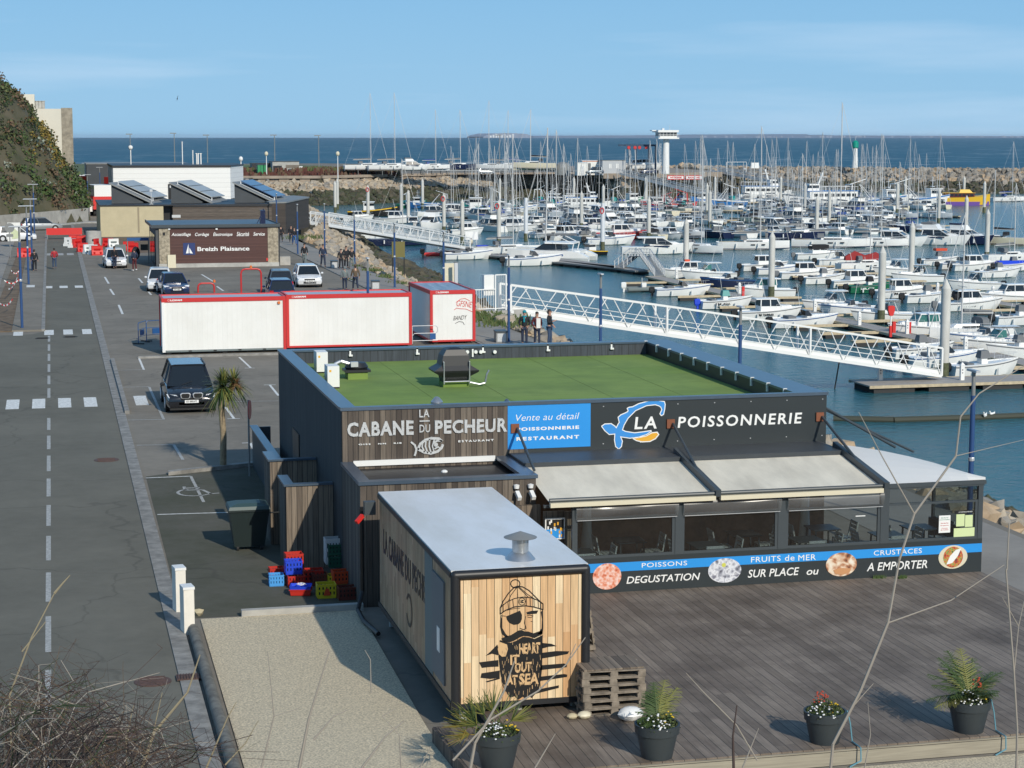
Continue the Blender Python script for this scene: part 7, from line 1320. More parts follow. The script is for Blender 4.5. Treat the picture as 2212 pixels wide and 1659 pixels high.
# ---------------------------------------------------------------- people
def skinmesh(nodes, edges, root=0, sub=1):
 me = bpy.data.meshes.new('s'); me.from_pydata([n[0] for n in nodes], edges, []); o = bpy.data.objects.new('s', me); COL.objects.link(o)
 md = o.modifiers.new('k', 'SKIN');
 for i, n in enumerate(nodes): v = me.skin_vertices[0].data[i]; v.radius = (n[1], n[2] if len(n) > 2 else n[1]); v.use_root = i == root
 md.use_smooth_shade = True; s = o.modifiers.new('u', 'SUBSURF'); s.levels = s.render_levels = sub
 dg = bpy.context.evaluated_depsgraph_get(); r = bpy.data.meshes.new_from_object(o.evaluated_get(dg)); bpy.data.objects.remove(o); return r
def person_meshes(pose):
 """facing -y; returns body, jacket, trousers, shoes, hair"""
 st, arm = pose['stride'], pose['arms']
 hip = .93; J = {'pel': V((0, 0, hip)), 'wst': V((0, .0, 1.1)), 'chs': V((0, .01, 1.32)), 'nck': V((0, .0, 1.48)), 'jaw': V((0, -.015, 1.55)), 'hd': V((0, -.01, 1.64)), 'top': V((0, .0, 1.71))}
 nodes = [(J['pel'], .12, .1), (J['wst'], .115, .09), (J['chs'], .13, .1), (J['nck'], .055), (J['jaw'], .068, .075), (J['hd'], .08, .092), (J['top'], .055, .06)]; ed = [(0, 1), (1, 2), (2, 3), (3, 4), (4, 5), (5, 6)]
 jk = [(V((0, 0, .86)), .15, .125), (V((0, 0, 1.1)), .145, .12), (V((0, .01, 1.32)), .155, .125), (V((0, .01, 1.45)), .075, .07)]; je = [(0, 1), (1, 2), (2, 3)]
 tr = [(V((0, 0, .93)), .13, .11)]; te = []
 shoes = MB()
 for s in (-1, 1):
  f = st*s; hp = V((s*.09, 0, .88)); kn = V((s*.1, -f*.5-.02-abs(st)*.08, .49)); an = V((s*.1, -f*1. if f > 0 else -f*1.1, .08+(0 if f >= 0 else .05)))
  b = len(nodes); nodes += [(hp, .085), (kn, .052), (an, .038), (an+V((s*.01, -.13, -.045)), .03)]; ed += [(0, b), (b, b+1), (b+1, b+2), (b+2, b+3)]
  b2 = len(tr); tr += [(hp, .1), (kn, .07), (an+V((0, 0, .04)), .06)]; te += [(0, b2), (b2, b2+1), (b2+1, b2+2)]
  a_, c_ = an+V((s*.005, .06, -.05)), an+V((s*.01, -.17, -.055)); shoes.loft([[p_+V((math.cos(k*1.047)*w_, 0, .045+math.sin(k*1.047)*h_)) for k in range(6)] for p_, w_, h_ in ((a_, .035, .035), (a_.lerp(c_, .3), .045, .05), (a_.lerp(c_, .7), .048, .035), (c_, .03, .022))])
  sh_ = V((s*.175, .01, 1.41)); el, wr_ = arm[0 if s < 0 else 1]; el = V((s*el[0], el[1], el[2])); wr_ = V((s*wr_[0], wr_[1], wr_[2]))
  b = len(nodes); nodes += [(sh_, .055), (el, .042), (wr_, .03)]; ed += [(2, b), (b, b+1), (b+1, b+2)]
  b2 = len(jk); jk += [(sh_, .075), (el, .062), (wr_+(el-wr_)*.12, .05)]; je += [(2, b2), (b2, b2+1), (b2+1, b2+2)]
  d = (wr_-el).normalized(); sd_ = d.cross(V((0, 1, 0)) if abs(d.y) < .8 else V((1, 0, 0))).normalized(); pl = wr_+d*.075; k0 = len(nodes); nodes.append((pl, .036, .02)); ed.append((b+2, k0)); fw = V((0, -1, 0)) if abs(d.y) < .8 else V((0, 0, 1))
  for k in range(4):
   o_ = fw*(.027*(1.5-k)/1.5); l_ = (.07, .08, .075, .06)[k]; k1 = len(nodes); nodes += [(pl+o_+d*.03, .0095), (pl+o_+d*(.03+l_*.5)+sd_*.008, .0085), (pl+o_+d*(.03+l_*.9)+sd_*.022, .007)]; ed += [(k0, k1), (k1, k1+1), (k1+1, k1+2)]
  k1 = len(nodes); nodes += [(pl+fw*.035-d*.02, .011), (pl+fw*.055+d*.025, .009)]; ed += [(k0, k1), (k1, k1+1)]
 body = skinmesh(nodes, ed);
 fm = MB(); fm.ell((0, -.105, 1.625), .013, .022, .022, 6, 4);
 for s in (-1, 1): fm.ell((s*.082, .0, 1.63), .012, .02, .03, 6, 4)
 import bmesh
 bm = bmesh.new(); bm.from_mesh(body); t_ = bpy.data.meshes.new('f'); t_.from_pydata(fm.v, [], fm.f); bm.from_mesh(t_); bm.to_mesh(body); bm.free()
 hair = MB(); hair.ell((0, .015, 1.665), .09, .1, .085, 12, 8); hair.ell((0, .06, 1.60), .07, .05, .08, 10, 6)
 ey = MB()
 for s in (-1, 1): ey.ell((s*.032, -.092, 1.64), .011, .008, .007, 6, 4)
 ey.box(-.024, -.098, 1.573, .024, -.088, 1.58)
 return dict(body=body, jacket=skinmesh(jk, je), trousers=skinmesh(tr, te), shoes=shoes, hair=hair, face=ey)
dn = ((.24, .03, 1.14), (.26, -.05, .9)); POSES = {
'stand': person_meshes(dict(stride=.02, arms=(dn, dn))), 'walk': person_meshes(dict(stride=.26, arms=(((.24, .12, 1.16), (.25, .08, .92)), ((.24, -.05, 1.15), (.25, -.2, .95))))),
'pockets': person_meshes(dict(stride=.06, arms=(((.27, .06, 1.14), (.17, -.1, .98)), ((.27, .06, 1.14), (.17, -.1, .98))))), 'talk': person_meshes(dict(stride=.03, arms=(((.26, .0, 1.14), (.1, -.2, 1.2)), ((.27, .03, 1.14), (.17, -.12, .99)))))}
def person(x, y, rz, pose, lb, jacket='cloth_black', trousers='denim', hat_=None, shoes='black', h=1.0, extra=None, hair='hair_dark'):
 d = POSES[pose]; t = thing('person', lb, 'person', (x, y, .012), rz); t.scale = (h, h, h)
 for nm, mm in (('body', 'skin'), ('jacket', jacket), ('trousers', trousers)):
  me = d[nm].copy(); me.materials.clear(); me.materials.append(M[mm]); o = bpy.data.objects.new(nm, me); COL.objects.link(o); o.parent = t
  for p_ in me.polygons: p_.use_smooth = True
 Q(d['shoes'], 'shoes', shoes, t, True); Q(d['hair'], 'hair', hair, t, True); Q(d['face'], 'face_features', 'black', t)
 if hat_: Q(MB().ell((0, .01, 1.70), .1, .11, .09, 12, 8), 'bobble_hat' , hat_, t, True)
 if extra == 'scarf': Q(MB().lathe([(.08, 1.43), (.12, 1.45), (.11, 1.51), (.07, 1.52)], 12).box(-.05, -.17, 1.2, .03, -.13, 1.46), 'scarf', 'cloth_teal', t, True)
 if extra == 'vest': Q(MB().box(-.1, -.16, .92, .12, -.12, 1.42), 'shirt_front', 'cloth_white', t)
 if extra == 'bag': Q(MB().box(-.32, -.12, .55, -.24, .14, .85), 'bag', 'cloth_black', t)
 return t
def pp(u, v): p = at(u, v); return p.x, p.y
person(*pp(75, 588), R(170), 'stand', 'person in a long black coat standing by the left lamp posts', 'cloth_black', 'cloth_black', h=1.02)
person(*pp(118, 582), R(190), 'pockets', 'person in a bright red jacket and jeans crossing the road', 'cloth_red', 'denim', h=.98)
person(*pp(248, 581), R(150), 'stand', 'person in dark clothes in front of the white hatchback', 'cloth_black', 'cloth_navy', h=1.05)
person(*pp(291, 586), R(210), 'pockets', 'person in a navy jacket and wine red trousers beside the white hatchback', 'cloth_navy', 'cloth_wine', shoes='letter_white', h=1.02)
person(*pp(607, 524), R(180), 'walk', 'person in black walking at the corner of the timber wing, leftmost', 'cloth_black', 'cloth_black')
person(*pp(629, 525), R(0), 'walk', 'person in black walking beside another at the timber wing', 'cloth_black', 'cloth_navy')
person(*pp(636, 530), R(10), 'walk', 'person in bright blue trousers by the timber wing', 'cloth_black', 'blue_paint')
person(*pp(658, 574), R(-10), 'walk', 'man in a dark jacket and grey trousers walking on the pavement right of the shop', 'cloth_black', 'cloth_grey', h=1.04)
person(*pp(698, 578), R(5), 'walk', 'man in a long navy coat behind the lamp post on the promenade', 'cloth_navy', 'cloth_navy', h=1.08)
person(*pp(737, 583), R(0), 'walk', 'left walker of the group of three, shorter, in black', 'cloth_black', 'cloth_black', h=.96)
person(*pp(748, 580), R(0), 'pockets', 'middle walker of the group of three with long dark hair and a bag', 'cloth_black', 'cloth_black', extra='bag', h=1.03)
person(*pp(760, 583), R(15), 'walk', 'right walker of the group of three in pale grey trousers', 'cloth_black', 'cloth_grey', h=1.02)
person(*pp(745, 629), R(175), 'stand', 'elderly person in a grey green jacket walking away, left of a couple', 'cloth_grey', 'cloth_navy', h=.97, hair='cloth_grey')
person(*pp(768, 629), R(185), 'walk', 'person in a brown hooded coat walking away, right of a couple', 'cloth_brown', 'cloth_navy', hat_='cloth_brown', h=1.04)
person(*at(1133, 748).xy, R(-15), 'pockets', 'woman with a turquoise hat and scarf by the quay lamp post', 'cloth_black', 'cloth_navy', hat_='cloth_teal', extra='scarf', h=1.02)
person(*at(1160, 748).xy, R(10), 'pockets', 'person in a wine red jacket with a white front between two friends', 'cloth_wine', 'cloth_navy', extra='vest', h=1.0)
person(*at(1187, 749).xy, R(60), 'talk', 'man in a black jacket talking with one hand raised at the quay', 'cloth_black', 'denim', h=1.08)

# ---------------------------------------------------------------- pontoons
def pontoon(name, lb, A, B, w, edge='timber', floats=True, h=.42):
 A, B = V((A[0], A[1], 0)), V((B[0], B[1], 0)); d = B-A; L_ = d.length; t = thing(name, lb, 'pontoon', (A.x, A.y, ZW), math.atan2(d.y, d.x));
 Q(MB().box(0, -w/2, h, L_, w/2, h+.1), 'deck', 'ponton_deck', t); Q(MB().box(-.05, -w/2-.1, h-.08, L_+.05, -w/2-.002, h+.12).box(-.05, w/2+.002, h-.08, L_+.05, w/2+.1, h+.12).box(L_+.051, -w/2-.1, h-.08, L_+.13, w/2+.1, h+.12), 'fender_edge', edge, t)
 mb = MB(); n = max(1, int(L_/4))
 for i in range(n): mb.box(L_*(i+.08)/n, -w/2+.05, -.2, L_*(i+.82)/n, w/2-.05, h-.09)
 Q(mb, 'float', 'ponton_float', t); return t
def finger(x0, y, x1, w=.55, first_={}):
 L_ = abs(x1-x0); key = round(L_)
 d = 0 if x1 > x0 else math.pi
 mb = None
 if key in first_: return dup(first_[key], (x0, y, ZW), d, FL)
 t = thing('finger_pontoon', FL, 'pontoon', (x0, y, ZW), d, 'wooden edged finger pontoons'); first_[key] = t
 Q(MB().box(0, -w/2, .36, L_, w/2, .44), 'deck', 'ponton_deck', t); Q(MB().box(-.02, -w/2-.1, .32, L_, -w/2-.002, .5).box(-.02, w/2+.002, .32, L_, w/2+.1, .5).box(L_+.001, -w/2-.1, .32, L_+.12, w/2+.1, .5), 'fender_edge', 'timber', t); Q(MB().box(L_*.62, -w/2-.15, -.15, L_*.98, w/2+.15, .31), 'float', 'ponton_float', t); return t
W1X, W2X = 70.6, 93.6
pontoon('walkway_pontoon', 'long main walkway of the near pontoon with boats on both sides', (W1X, 121.5), (W1X, 222), 1.9)
pontoon('walkway_pontoon', 'second long walkway to the right with boats on both sides', (W2X, 150), (W2X, 236), 1.9)
pontoon('head_pontoon', 'timber edged pontoon at the foot of the near footbridge', (53.6, 121.7), (90, 121.7), 3.4)
pontoon('link_pontoon', 'dark grey link pontoon running diagonally from the white catamaran', (58.5, 276), (71.2, 238), 2.2, 'zinc')
pontoon('link_pontoon', 'grey pontoon under the arched bridge', (66.5, 262), (72.5, 232), 2.4, 'zinc')
pontoon('head_pontoon', 'pontoon at the foot of the second footbridge', (57, 279), (66, 281), 4)
nth = ORD
y = 128.; i = 0
while y < 220:
 FL = f'finger pontoon on the left of the near walkway, {nth[min(i, 29)]} from the viewer'; finger(W1X-.95, y, W1X-.95-5.2)
 FL = f'finger pontoon on the right of the near walkway, {nth[min(i, 29)]} from the viewer'; finger(W1X+.95, y+3, W1X+.95+5.2); y += 6.6; i += 1
y = 158.; i = 0
while y < 234:
 FL = f'finger pontoon on the left of the second walkway, {nth[i]} from the viewer'; finger(W2X-.95, y, W2X-.95-5.2)
 FL = f'finger pontoon on the right of the second walkway, {nth[i]} from the viewer'; finger(W2X+.95, y+3, W2X+.95+5.2); y += 6.8; i += 1
# small arched bridge
A_, B_, C_ = ca('c5', 60, 320, ZP), ca('c5', 250, 110, ZP+2.3), ca('c5', 480, 370, ZP)
A_ = V((69.6, 232, ZP)); t = thing('arched_bridge', 'small hump backed aluminium bridge between two pontoons', 'footbridge', (0, 0, 0));
a1, a2, a3 = ca('c5', 60, 290, ZP+.1), ca('c5', 200, 165, ZP+.1), ca('c5', 480, 375, ZP)
top1 = hat(*C('c5', 215, 165), a1.y+4); top2 = hat(*C('c5', 330, 170), a1.y-1)
Q(MB().bar(a1, top1, 1.3, .1).bar(top1, top2, 1.3, .1).bar(top2, a3, 1.3, .1), 'deck', 'zinc', t); mb = MB()
for (p_, q_) in ((a1, top1), (top1, top2), (top2, a3)):
 dd = (q_-p_); s_ = V((-dd.y, dd.x, 0)).normalized()*.62; n = max(2, int(dd.length/1.1))
 for sg in (-1, 1):
  for i in range(n+1): b_ = p_.lerp(q_, i/n)+s_*sg; mb.bar(b_, b_+V((0, 0, .95)), .1)
  mb.bar(p_+s_*sg+V((0, 0, .95)), q_+s_*sg+V((0, 0, .95)), .06).bar(p_+s_*sg+V((0, 0, .5)), q_+s_*sg+V((0, 0, .5)), .04)
Q(mb, 'railing', 'alu', t)
# ---------------------------------------------------------------- piles
mat('pile_white', (.66, .69, .72), .6, var=.06, vscale=2)
def pile(p, lb, m='pile_conc', r=.34, first_={}):
 if m in first_: return dup(first_[m], (p.x, p.y, ZW), 0, lb)
 t = thing('mooring_pile', lb, 'mooring pile', (p.x, p.y, ZW), 0, 'tall concrete mooring piles'); first_[m] = t; H_ = .5-ZW
 Q(MB().cyl((0, 0, 1.3), (0, 0, H_-.7), r, n=16), 'shaft', m, t, True); Q(MB().cyl((0, 0, -1), (0, 0, 1.3), r*1.004, n=16), 'wet_foot', 'pile_wet', t, True)
 Q(MB().lathe([(r, H_-.7), (.02, H_)], 16) if m == 'pile_conc' else MB().lathe([(r*.9, H_-.7), (r*.9, H_-.1), (.001, H_-.08)], 16), 'cone_cap', m, t, True); return t
PL = {'c1': [(215, 565), (185, 590), (595, 640), (1010, 620), (1097, 700), (1275, 560), (1540, 740), (1770, 812), (2137, 645)], 'c2': [(48, 550), (35, 830), (970, 540), (1065, 715), (1337, 630), (1865, 535), (1905, 790)], 'c3': [(180, 1055), (440, 615), (475, 700), (540, 530), (1358, 530), (1250, 1210), (1660, 615), (1810, 775), (1965, 700)], 'c4': [(620, 605), (720, 525), (805, 1095), (435, 1395), (1140, 675), (1480, 770), (1450, 530), (1705, 590), (1745, 940)], 'c6': [(1410, 400)]}
allp = []
for k, pts in PL.items():
 for x, y in pts: u, v = C(k, x, y); allp.append((u, v, at(u, v, .5)))
allp.sort(key=lambda a: a[2].y)
for i, (u, v, p) in enumerate(allp):
 desc = 'thick' if p.y < 250 else ('mid-distance' if p.y < 380 else 'far')
 pile(p, f'{desc} grey concrete mooring pile with a pointed cap, {nth[i] if i < 30 else str(i+1)+"th"} nearest the viewer')
for i, (k, x, y) in enumerate([('c2', 372, 795), ('c2', 1330, 860), ('c3', 905, 430), ('c3', 1622, 425), ('c4', 135, 425), ('c4', 800, 425), ('c4', 1625, 435)]):
 p = ca(k, x, y, .5); t = pile(p, ['smooth white steel pile by the white catamaran', 'smooth white steel pile with a red round mark by the arched bridge', 'pale flat topped pile before the breakwater walkway', 'pale flat topped pile left of the beacon', 'pale flat topped pile right of the beacon', 'flat topped pile with a rusty head before the breakwater', 'flat topped pile behind the yellow boat'][i], 'pile_white')
for k, x, y, Y in (('c1', 590, 700, 399.9), ('c2', 1318, 962, 283.9), ('c2', 12, 905, 298.6), ('c1', 1528, 815, 339.4)):
 c_ = hat(*C(k, x, y), Y-.4); mb = MB()
 for a in range(14): mb.bar((c_.x+.3*math.cos(a*.449), c_.y, c_.z+.42*math.sin(a*.449)), (c_.x+.3*math.cos((a+1)*.449), c_.y, c_.z+.42*math.sin((a+1)*.449)), .13, .13)
 tgt = min([o for o in bpy.data.objects if o.get('category') == 'mooring pile'], key=lambda o: (o.location.x-c_.x)**2+(o.location.y-c_.y)**2); mb.v = [(v_[0]-tgt.location.x, v_[1]-tgt.location.y, v_[2]-tgt.location.z) for v_ in mb.v]; Q(mb, 'red_mark', 'red_paint', tgt)
# ---------------------------------------------------------------- boats: bow to +x, origin on the waterline
def hull(mb, L_, B_, fb, fs, fine=.55, n=12, transom=.85, rake=.12, z0=-.25, plumb=False):
 rings = []
 for i in range(n+1):
  t_ = i/n; x = -L_/2+L_*t_
  bw = B_/2*(transom+(1-transom)*math.sin(min(1, t_/.4)*math.pi/2)) if t_ < .4 else B_/2*max(.015, (1-((t_-.4)/.6)**(1.6+fine))); sh_ = fs+(fb-fs)*t_**1.8; xr = x+L_*rake*max(0, t_-.75)*0
  kx = x-(0 if plumb else L_*rake*max(0, (t_-.7)/.3)**1.5); cz = .06+.35*max(0, t_-.55)
  rings.append([V((kx, 0, z0)), V((kx+(x-kx)*.3, bw*.8, cz)), V((kx+(x-kx)*.75, bw*.95, sh_*.6)), V((x, bw, sh_)), V((x, bw*.86, sh_+.03)), V((x, bw*.8, sh_-.05)), V((x, 0, sh_-.02)), V((x, -bw*.8, sh_-.05)), V((x, -bw*.86, sh_+.03)), V((x, -bw, sh_)), V((kx+(x-kx)*.75, -bw*.95, sh_*.6)), V((kx+(x-kx)*.3, -bw*.8, cz))])
 mb.loft(rings); mb.f = [list(reversed(f)) for f in mb.f[:]]; return mb
def box_t(mb, x0, x1, w0, z0, z1, w1=None, sx0=0, sx1=0, wb=None):
 w1 = w0 if w1 is None else w1; b = [(x0, -w0), (x1, -w0 if wb is None else -wb), (x1, w0 if wb is None else wb), (x0, w0)]; t_ = [(x0+sx0, -w1), (x1+sx1, -w1 if wb is None else -wb*.85), (x1+sx1, w1 if wb is None else wb*.85), (x0+sx0, w1)]
 return mb.add([(x, y, z0) for x, y in b]+[(x, y, z1) for x, y in t_], [(3, 2, 1, 0), (4, 5, 6, 7), (0, 1, 5, 4), (1, 2, 6, 5), (2, 3, 7, 6), (3, 0, 4, 7)])
def rail(mb, L_, B_, z, x0=.05, r=.018):
 for s in (-1, 1):
  pts = [V((L_*(x0+(.47-x0)*k/5), s*B_/2*.92*(1-(max(0, (x0+(.47-x0)*k/5)+.1)/.6)**2.3), z+.03*k)) for k in range(6)]
  for k in range(5): mb.bar(pts[k]+V((0, 0, .42)), pts[k+1]+V((0, 0, .42)), r); mb.bar(pts[k], pts[k]+V((0, 0, .42)), r)
 return mb
def outboard(t, L_, m='black', z=.55, y=0): Q(MB().loft([[V((-L_/2-.3+a*k, y+b*k, z_)) for a, b in ((-.3, -.16), (-.34, 0), (-.3, .16), (.26, .2), (.26, -.2))] for k, z_ in ((.7, z-.2), (1, z), (1, z+.4), (.6, z+.5))]).box(-L_/2-.38, y-.08, -.35, -L_/2-.14, y+.08, z-.2), 'outboard_motor', m, t)
def strake(mb, L_, B_, fs, df, tr=.85, w_=.07, dz=-.1, fine=.55):
 f_ = lambda x: (B_/2*(tr+(1-tr)*math.sin(min(1, (x/L_+.5)/.4)*1.5708)) if x/L_+.5 < .4 else B_/2*max(.015, 1-((x/L_+.1)/.6)**(1.6+fine))); g_ = lambda x: fs+df*(x/L_+.5)**1.8
 for s in (-1, 1):
  for k in range(10): x0 = -L_*.5+L_*k/10; x1 = x0+L_/10; mb.bar((x0, s*(f_(x0)+.0), g_(x0)+dz), (x1, s*(f_(x1)+.0), g_(x1)+dz), .05, w_)
 return mb
def cabinboat(v=0, top='gelcoat', hullm='gelcoat', gl='dark_glass', motor='black', L_=6.4, B_=2.4):
 t = thing('motor_boat', 'x', 'motor boat'); Q(hull(MB(), L_, B_, 1.25, .85), 'hull', hullm, t, True)
 if v == 0:     # pilothouse
  Q(box_t(MB(), -L_*.18, L_*.13, .84, .85, 1.35, .82), 'cabin', top, t); g_ = Q(box_t(MB(), -L_*.18, L_*.13, .82, 1.35, 1.98, .7, .05, -.38), 'window', gl, t); mb = MB()
  for a, b in ((-.18, -.175), (-.03, -.035), (.13, .07)):
   for s in (-1, 1): mb.bar((L_*a, s*.825, 1.35), (L_*b+.03, s*.705, 1.99), .08)
  Q(mb, 'window_post', top, g_); Q(box_t(MB(), -L_*.25, L_*.09, .82, 1.98, 2.07, .76), 'roof', top, t); Q(box_t(MB(), L_*.12, L_*.36, .74, 1.0, 1.38, .5, 0, -.25, .3), 'foredeck', top, t)
 elif v == 1:   # open with T-top / curved hardtop
  Q(box_t(MB(), -L_*.02, L_*.36, .8, .95, 1.3, .6, .1, -.3, .25), 'foredeck', top, t); Q(box_t(MB(), -L_*.04, L_*.09, .7, 1.28, 1.85, .6, .02, -.35), 'windscreen', gl, t); mb = MB()
  for s in (-1, 1):
   Q(MB().bar((-L_*.2, s*.7, .9), (-L_*.12, s*.68, 2.05), .06), 'top_strut', 'alu', t); Q(MB().bar((L_*.1, s*.7, 1.3), (-L_*.0, s*.68, 2.05), .06), 'top_strut', 'alu', t); Q(MB().loft([[V((x, y_*k, z_)) for x, y_ in ((-L_*.22, -.8), (L_*.06, -.8), (L_*.12, 0), (L_*.06, .8), (-L_*.22, .8))] for k, z_ in ((.95, 2.02), (1, 2.08), (.8, 2.14))]), 'hardtop', top, t)
 elif v == 2:   # cuddy with windscreen
  Q(box_t(MB(), -L_*.02, L_*.38, .82, .9, 1.22, .55, .05, -.3, .25), 'foredeck', top, t); Q(box_t(MB(), -L_*.05, L_*.06, .78, 1.15, 1.6, .62, .05, -.4), 'windscreen', gl, t); Q(box_t(MB(), -L_*.3, -L_*.18, .7, .8, 1.1), 'bench', 'canvas_grey', t)
 elif v == 3:   # open with canopy or console
  Q(box_t(MB(), -L_*.08, L_*.02, .4, .7, 1.4, .35, 0, -.1), 'console', top, t); Q(box_t(MB(), -L_*.1, L_*.05, .42, 1.3, 1.85, .3, .1, -.12), 'canopy', gl, t); Q(box_t(MB(), -L_*.32, -L_*.22, .7, .75, 1.0), 'bench', 'canvas_grey', t)
 Q(strake(MB(), L_, B_, .85, .4), 'rubbing_strake', 'canvas_grey' if v != 2 else 'blue_paint', t)
 Q(rail(MB(), L_, B_, 1.1), 'rail', 'alu', t); Q(MB().box(-L_*.48, -B_*.38, .78, L_*.2, B_*.38, .8), 'cockpit_floor', 'deck_grey', t)
 mb = MB()
 for k in (-.25, .1): mb.cyl((L_*k, -B_/2-.09, .15), (L_*k, -B_/2-.09, .65), .09, n=7)
 Q(mb, 'fender', 'white_paint', t); Q(MB().cyl((-L_*.05, .3, 1.9 if v < 2 else 1.2), (-L_*.12, .35, 4.0), .018, n=5), 'aerial', 'white_paint', t)
 if motor: outboard(t, L_, motor)
 return t
def yacht(hm='gelcoat', cover='canvas_grey', L_=11, B_=3.5, mh=15, sprit=False):
 t = thing('sailing_yacht', 'x', 'sailing yacht'); Q(hull(MB(), L_, B_, 1.35, 1.15, .5, transom=.8, rake=.04, plumb=True), 'hull', hm, t, True)
 if hm == 'gelcoat': Q(MB().box(-L_*.05, -B_*.49-.02, .72, L_*.01, -B_*.49+.1, .88).box(L_*.1, -B_*.46-.02, .74, L_*.15, -B_*.46+.1, .9), 'hull_window', 'dark_glass', t)
 cr_ = Q(box_t(MB(), -L_*.14, L_*.28, B_*.32, 1.1, 1.55, B_*.24, .1, -.7, B_*.16), 'coachroof', 'gelcoat', t); Q(MB().box(-L_*.1, -B_*.31, 1.28, L_*.12, B_*.31, 1.42), 'cabin_window', 'dark_glass', cr_)
 Q(MB().box(-L_*.46, -B_*.3, 1.12, -L_*.15, B_*.3, 1.2), 'cockpit', 'timber' if mh > 14 else 'deck_grey', t); Q(MB().loft([[V((x, y_*k, z_)) for x, y_ in ((-L_*.18, -1.1), (-L_*.1, -1.05), (-L_*.1, 1.05), (-L_*.18, 1.1))] for k, z_ in ((1, 1.5), (.9, 1.95), (.6, 2.1))]), 'sprayhood', cover, t)
 Q(strake(MB(), L_, B_, .18, .05, .8, .1, 0, .5), 'boot_stripe', 'navy', t)
 m_ = Q(MB().cyl((L_*.1, 0, 1.4), (L_*.09, 0, 1.4+mh), .085, .06, 7), 'mast', 'mast', t); mb = MB()
 for k in (.35, .66): mb.bar((L_*.1, -.85*(1.2-k*.6), 1.4+mh*k), (L_*.1, .85*(1.2-k*.6), 1.4+mh*k), .04)
 mb.cyl((L_*.1, 0, 1.4+mh), (L_*.1-.3, 0, 1.55+mh), .02, n=4); Q(mb, 'spreader', 'mast', m_); mb = MB(); tp = V((L_*.095, 0, 1.3+mh)); mb.bar(tp, (L_*.49, 0, 1.4), .05).bar(tp, (-L_*.48, 0, 1.2), .022)
 for s in (-1, 1): mb.bar(tp, (L_*.1, s*.85*(1.2-.66*.6), 1.4+mh*.66), .016).bar((L_*.1, s*.85*(1.2-.66*.6), 1.4+mh*.66), (L_*.07, s*B_*.46, 1.3), .018)
 Q(mb, 'rigging', 'mast', m_); Q(MB().cyl((L_*.09, 0, 2.5), (-L_*.3, 0, 2.4), .07, n=6), 'boom', 'mast', t); Q(MB().cyl((L_*.08, 0, 2.68), (-L_*.28, 0, 2.55), .17, .1, 7), 'sail_cover', cover, t)
 Q(rail(rail(MB(), L_, B_, 1.2, -.2), L_, B_, 1.2, .2), 'rail', 'alu', t); mb = MB()
 for k in (-.25, .05): mb.cyl((L_*k, -B_/2-.1, .4), (L_*k, -B_/2-.1, 1.0), .11, n=7)
 Q(mb, 'fender', 'white_paint', t); return t
def cruiser(fly=False, hm='gelcoat', L_=11, B_=3.6):
 t = thing('motor_cruiser', 'x', 'motor cruiser'); Q(hull(MB(), L_, B_, 1.75, 1.1, .3, rake=.12), 'hull', hm, t, True); Q(MB().box(-L_*.5, -B_*.42, 1.02, L_*.1, B_*.42, 1.12), 'deck', 'gelcoat', t)
 Q(box_t(MB(), -L_*.12, L_*.36, B_*.42, 1.3, 1.85, B_*.3, 0, -1.2, B_*.2), 'foredeck', 'gelcoat', t); s_ = Q(box_t(MB(), -L_*.2, L_*.2, B_*.4, 1.6, 2.45, B_*.33, .15, -1.5), 'saloon_glass', 'dark_glass', t); mb = MB()
 for x, dx in ((-.2, .15), (-.02, -.1), (.2, -1.5)):
  for s in (-1, 1): Q(MB().bar((L_*x, s*B_*.402, 1.6), (L_*x+dx, s*B_*.335, 2.46), .12), 'window_pillar', 'gelcoat', s_)
 Q(MB().loft([[V((x, y_*k, z_)) for x, y_ in ((-L_*.28, -1.35), (L_*.06, -1.3), (L_*.11, 0), (L_*.06, 1.3), (-L_*.28, 1.35))] for k, z_ in ((.98, 2.42), (1, 2.52), (.85, 2.62))]), 'hardtop', 'gelcoat', t)
 Q(MB().box(-L_*.2, -B_*.5+.02, 1.15, L_*.15, -B_*.5+.06, 1.35), 'side_stripe', 'navy', t)
 if fly: f_ = Q(box_t(MB(), -L_*.2, L_*.04, 1.15, 2.6, 3.25, 1.1, -.1, -.5), 'flybridge', 'gelcoat', t); Q(box_t(MB(), -L_*.22, -L_*.05, 1.1, 3.3, 3.6, 1.1), 'fly_canvas', 'navy' if hm == 'navy' else 'canvas_grey', f_)
 Q(rail(MB(), L_, B_, 1.55, 0), 'rail', 'alu', t); mb = MB()
 for k in (-.3, 0, .25): mb.cyl((L_*k, -B_/2-.12, .4), (L_*k, -B_/2-.12, 1.1), .13, n=7)
 Q(mb, 'fender', 'white_paint', t); return t
